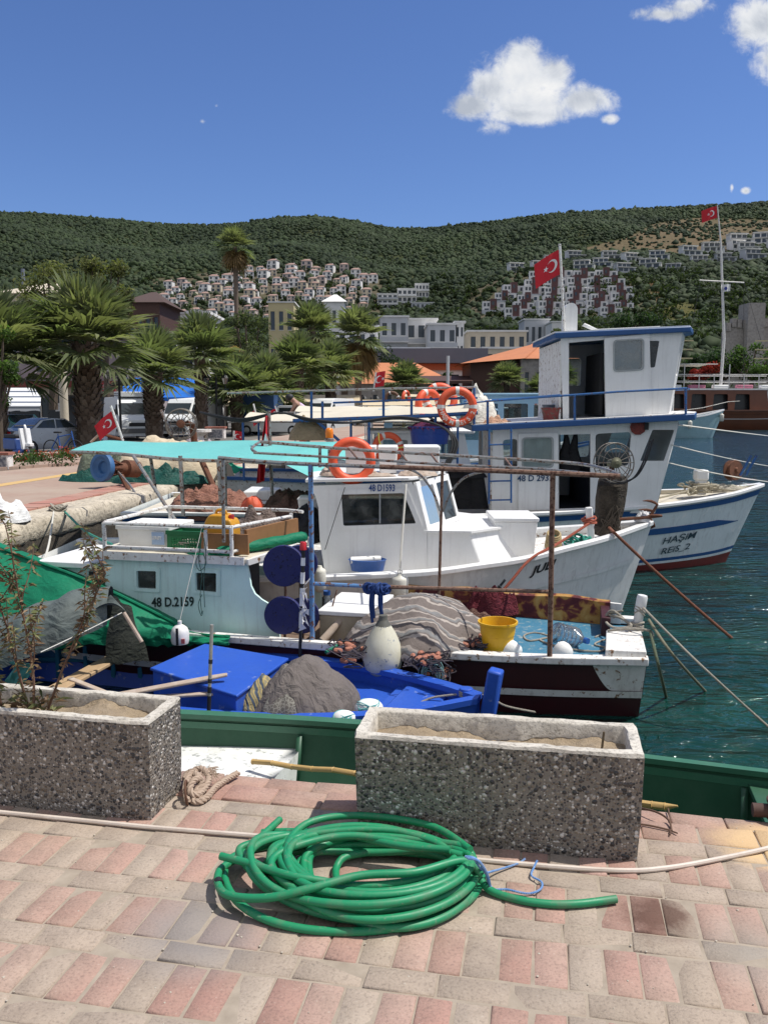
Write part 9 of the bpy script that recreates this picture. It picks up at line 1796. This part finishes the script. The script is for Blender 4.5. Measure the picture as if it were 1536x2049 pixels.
FP = Fr(*P(1447, 822, 66)[:2], 2); bP = curve([-9, -6, -3, -1, 0], [1.4, 1.7, 1.4, .7, .04]); zP = curve([-9, -5, -2, 0], [.45, .35, .62, 1.05]); hP = Hull(FP, 9, bP, zP, zb=-1.6, rake=1., w0=.5, p=.55, flare=.3); PB = M('pale_blue_hull', (.30, .46, .50), .45, dirt=.3); r = thing('pale_blue_boat', 'pale blue boat with white rail lying before the wooden ship', 'boat', FP.w((0, 0, -1)), FP.yaw); b = MB(FP); hP.shell(b); b.build('hull', PB, r); b = MB(FP); hP.rail(b, .16, .10); b.build('gunwale', WHITE, r); b = MB(FP); hP.deck(b, lambda s: zP(s)-.15); b.build('deck', WHITE2, r); b = MB(FP); b.box(-7.5, -4.2, -1., 1., .2, 2.2); b.build('cabin', WHITE2, r, bevel=.08)
for x in (-3.2, -.35): c = FP.w((x, -bP(x)-.2, zP(x)-.75)); fender(FP, (x, -bP(x)-.2, zP(x)-.75), .62, .16, f'white fender {"low amidships" if x < -1 else "at the bow"} on the pale blue boat', MFEN, (x, -bP(x), zP(x)))
b = MB(FP); b.tube([(-4, -1.1, 1.), (-2, -.9, 1.25), (.3, 0, 1.7), (1.2, 0, 1.75)], .035, 6); b.build('bow_rail', PIPE, r)
def smallboat(x, y, yaw, L, B, label, hullm, cabm, cab, posts=None, awn_=None, trim=BLUEP, zg=.05):
 fr = Fr(x, y, yaw); bb = curve([-L, -L*.7, -L*.4, -L*.15, 0], [B*.8, B, B*.95, B*.5, .04]); zz = curve([-L, -L*.5, -L*.15, 0], [zg, zg-.05, zg+.15, zg+.4]); h = Hull(fr, L, bb, zz, zb=-1.4, rake=.4, w0=.5, p=.55, flare=.3); r = thing('moored_boat', label, 'boat', fr.w((0, 0, -1)), fr.yaw, 'boats moored behind the row')
 b = MB(fr); h.shell(b); b.build('hull', hullm, r); b = MB(fr); h.rail(b, .12, .06); b.build('gunwale', trim, r); b = MB(fr); h.deck(b, lambda s: zz(s)-.2); b.build('deck', WHITE2, r)
 if cab:
  s0, s1, hh = cab; w = B*.62; panel_h = [[(s0+(s1-s0)*u0, zg+hh*.42), (s0+(s1-s0)*u1, zg+hh*.42), (s0+(s1-s0)*u1, zg+hh*.86), (s0+(s1-s0)*u0, zg+hh*.86)] for u0, u1 in ((.08, .36), (.42, .66), (.72, .92))]
  for sd in (-1, 1): pn = panel('cabin_side', cabm, r, [(s0, zg-.25), (s1+.25, zg-.25), (s1, zg+hh), (s0, zg+hh)], [rpoly(q, .04) for q in panel_h], .04, (0, sd*w, 0), fr=fr); [MB(fr).add([(a, sd*w, c) for a, c in q], [(0, 1, 2, 3)]).build('pane', GLASS, pn) for q in panel_h]
  b = MB(fr); b.box(s0-.15, s1+.2, -w-.1, w+.1, zg+hh, zg+hh+.07); b.build('cabin_roof', cabm, r, bevel=.02); b = MB(fr); b.add([(s1+.25, -w, zg-.25), (s1+.25, w, zg-.25), (s1, w, zg+hh), (s1, -w, zg+hh)], [(0, 1, 2, 3)]); b.build('windscreen', GLASS, r)
 if awn_:
  s0, s1, z, mt = awn_; b = MB(fr); b.sheet([[(lerp(s0, s1, i/14), lerp(-B, B, j/8), z+.16*math.cos((j/8-.5)*3)-.05*abs(math.sin(i/14*9.4))) for j in range(9)] for i in range(15)]); b.build('awning', mt, r)
  for s in (s0, (s0+s1)/2, s1):
   for t in (-B, B): b = MB(fr); b.tube([(s, t, zg), (s, t, z)], .025, 6); b.build('awning_post', trim, r)
  for t in (-B, B): b = MB(fr); b.tube([(s0-.3, t, z-.02), (s1+.3, t, z-.02)], .022, 6); b.build('awning_rail', PIPE, r)
 return fr
CRM = MATS['canopy_cream']
smallboat(3.2, 18.5, 2, 6.4, 1.4, 'white boat with a long cream awning just beyond the two-storey boat', WHITE2, WHITE, (-3.4, -1.6, .9), None, (-6., -1.8, 1.22, CRM)); smallboat(5, 24, 0, 7.6, 1.6, 'boat with cream awning and white cabin farther along the quay', WHITE2, M('cab_sky', (.30, .48, .62), .5, dirt=.2), (-5, -2.2, 1.3), None, (-7.3, -3.4, 1.35, CRM), WHITE); smallboat(7., 27, -3, 8, 1.5, 'sky blue cabin boat seen through the rails of the two-storey boat', WHITE2, MATS['cab_sky'], (-4.6, -1.6, 1.75)); smallboat(6.5, 34, 0, 7.6, 1.7, 'white boat with sand coloured awning near the end of the row', WHITE2, WHITE, (-4, -2, 1.3), None, (-7.2, -2.8, 1.5, MATS['canopy_sand']), WPIPE); smallboat(9, 44, 0, 8.6, 1.9, 'farthest moored boat with a yellow-edged canopy', WHITE2, VARN, (-5, -2, 1.5), None, (-8, -2, 1.9, MATS['canopy_sand']), YEL)
for px, py, Y, Ro, lb, ax in ((633, 888, 17, .34, 'lifebuoy half seen left of the amber beacon lamp', (.1, -1, .2)), (784, 798, 40, .36, 'dark-faced lifebuoy hanging beyond the blue rails, left one', (0, -1, .1)), (812, 797, 39, .37, 'orange lifebuoy hanging side-on beyond the blue rails', (.9, -.5, 0)), (858, 813, 19, .40, 'orange lifebuoy behind the lettered one, partly hidden', (.7, -.8, .1)), (880, 800, 19.5, .40, 'orange lifebuoy seen through the lettered one', (.1, -1, .3))): lifebuoy(lb, P(px, py, Y), ax, Ro, 'orange lifebuoys', True, None, 20, M('buoy_dark', (.14, .07, .04), .7) if 'dark' in lb else None)
for px, py, rx, h, sd, mt, lb in ((425, 1018, .72, .42, 3, NETR, 'long heap of red-brown net on the stern below the turquoise awning'), (492, 1024, .42, .26, 5, cloth('net_rust', (.36, .15, .08), (.22, .09, .05), .9, 1., 8), 'rust coloured net heap beside the long brown one'), (590, 1012, .42, .30, 8, NETD, 'dark brown net heap left of the raked cabin')): c = P(px, py, 13. if px < 550 else 10.4); b = MB(); b.mound(c[0], c[1], c[2]-.12, rx, .5, h, sd, n=34, rough=.28, freq=8); tag(b.build('net_heap', mt, ang=80), lb, 'net')
c = P(505, 1008, 12.6); b = MB(); b.mound(c[0], c[1], c[2]-.05, .16, .14, .16, 6); tag(b.build('orange_bag', M('bag_orange', (.65, .10, .04), .6), ang=80), 'small bright orange bag on the nets', 'bag')
c = P(528, 984, 13.6); r = thing('white_skiff', 'small grey-white skiff hull behind the brown nets', 'boat', c); b = MB(); b.loft([[(c[0]+x*.27, c[1]+y*.4*(1-.5*max(0, x)), c[2]+z) for x, y in ((-1, -1), (1, -1), (1, 1), (-1, 1))] for z in (-.12, .05)]); b.build('hull', WH2, r, bevel=.03)
w = V3(P(362, 848, 15)); r = thing('net_hauler_wheel', 'spoked net hauler wheel on a rusty arm above the turquoise awning', 'wheel', w); ax = Vector((.15, -1, .1)); x, y = frame_of(ax); b = MB(); b.torus(w, ax, .25, .012, 36, 6); b.torus(w, ax, .17, .008, 30, 6); b.torus(w-ax*.1, ax, .27, .012, 36, 6); b.build('rim', MIR, r); b = MB()
for k in range(14): a = 2*math.pi*k/14; d = x*math.cos(a)+y*math.sin(a); b.tube([w+d*.03, w+d*.25], .007, 5)
b.build('spokes', MIR, r); b = MB(); b.lathe([(0, -.1), (.07, -.1), (.07, .05), (0, .06)], w, ax, 14); b.build('hub', RUSTY, r); b = MB(); b.tube([w+Vector((.08, .1, 0)), V3(P(385, 850, 15.2)), V3(P(390, 890, 15.2))], .06, 8); b.build('arm', RUSTY, r)
for lb, p, q, mt, rr_ in (('leaning grey pole left of the net hauler wheel', (322, 820, 15), (345, 868, 15), PIPE, .025), ('thin bleached pole tripod on the quay behind the beige tarpaulin', (182, 885, 20), (200, 868, 20), WOODW, .03), ('rusty crossbar on the quay behind the beige tarpaulin', (196, 866, 20), (246, 880, 20), RUSTY, .035)): tag(MB().tube([P(*p), P(*q)], rr_, 6).build('pole', mt), lb, 'pole')
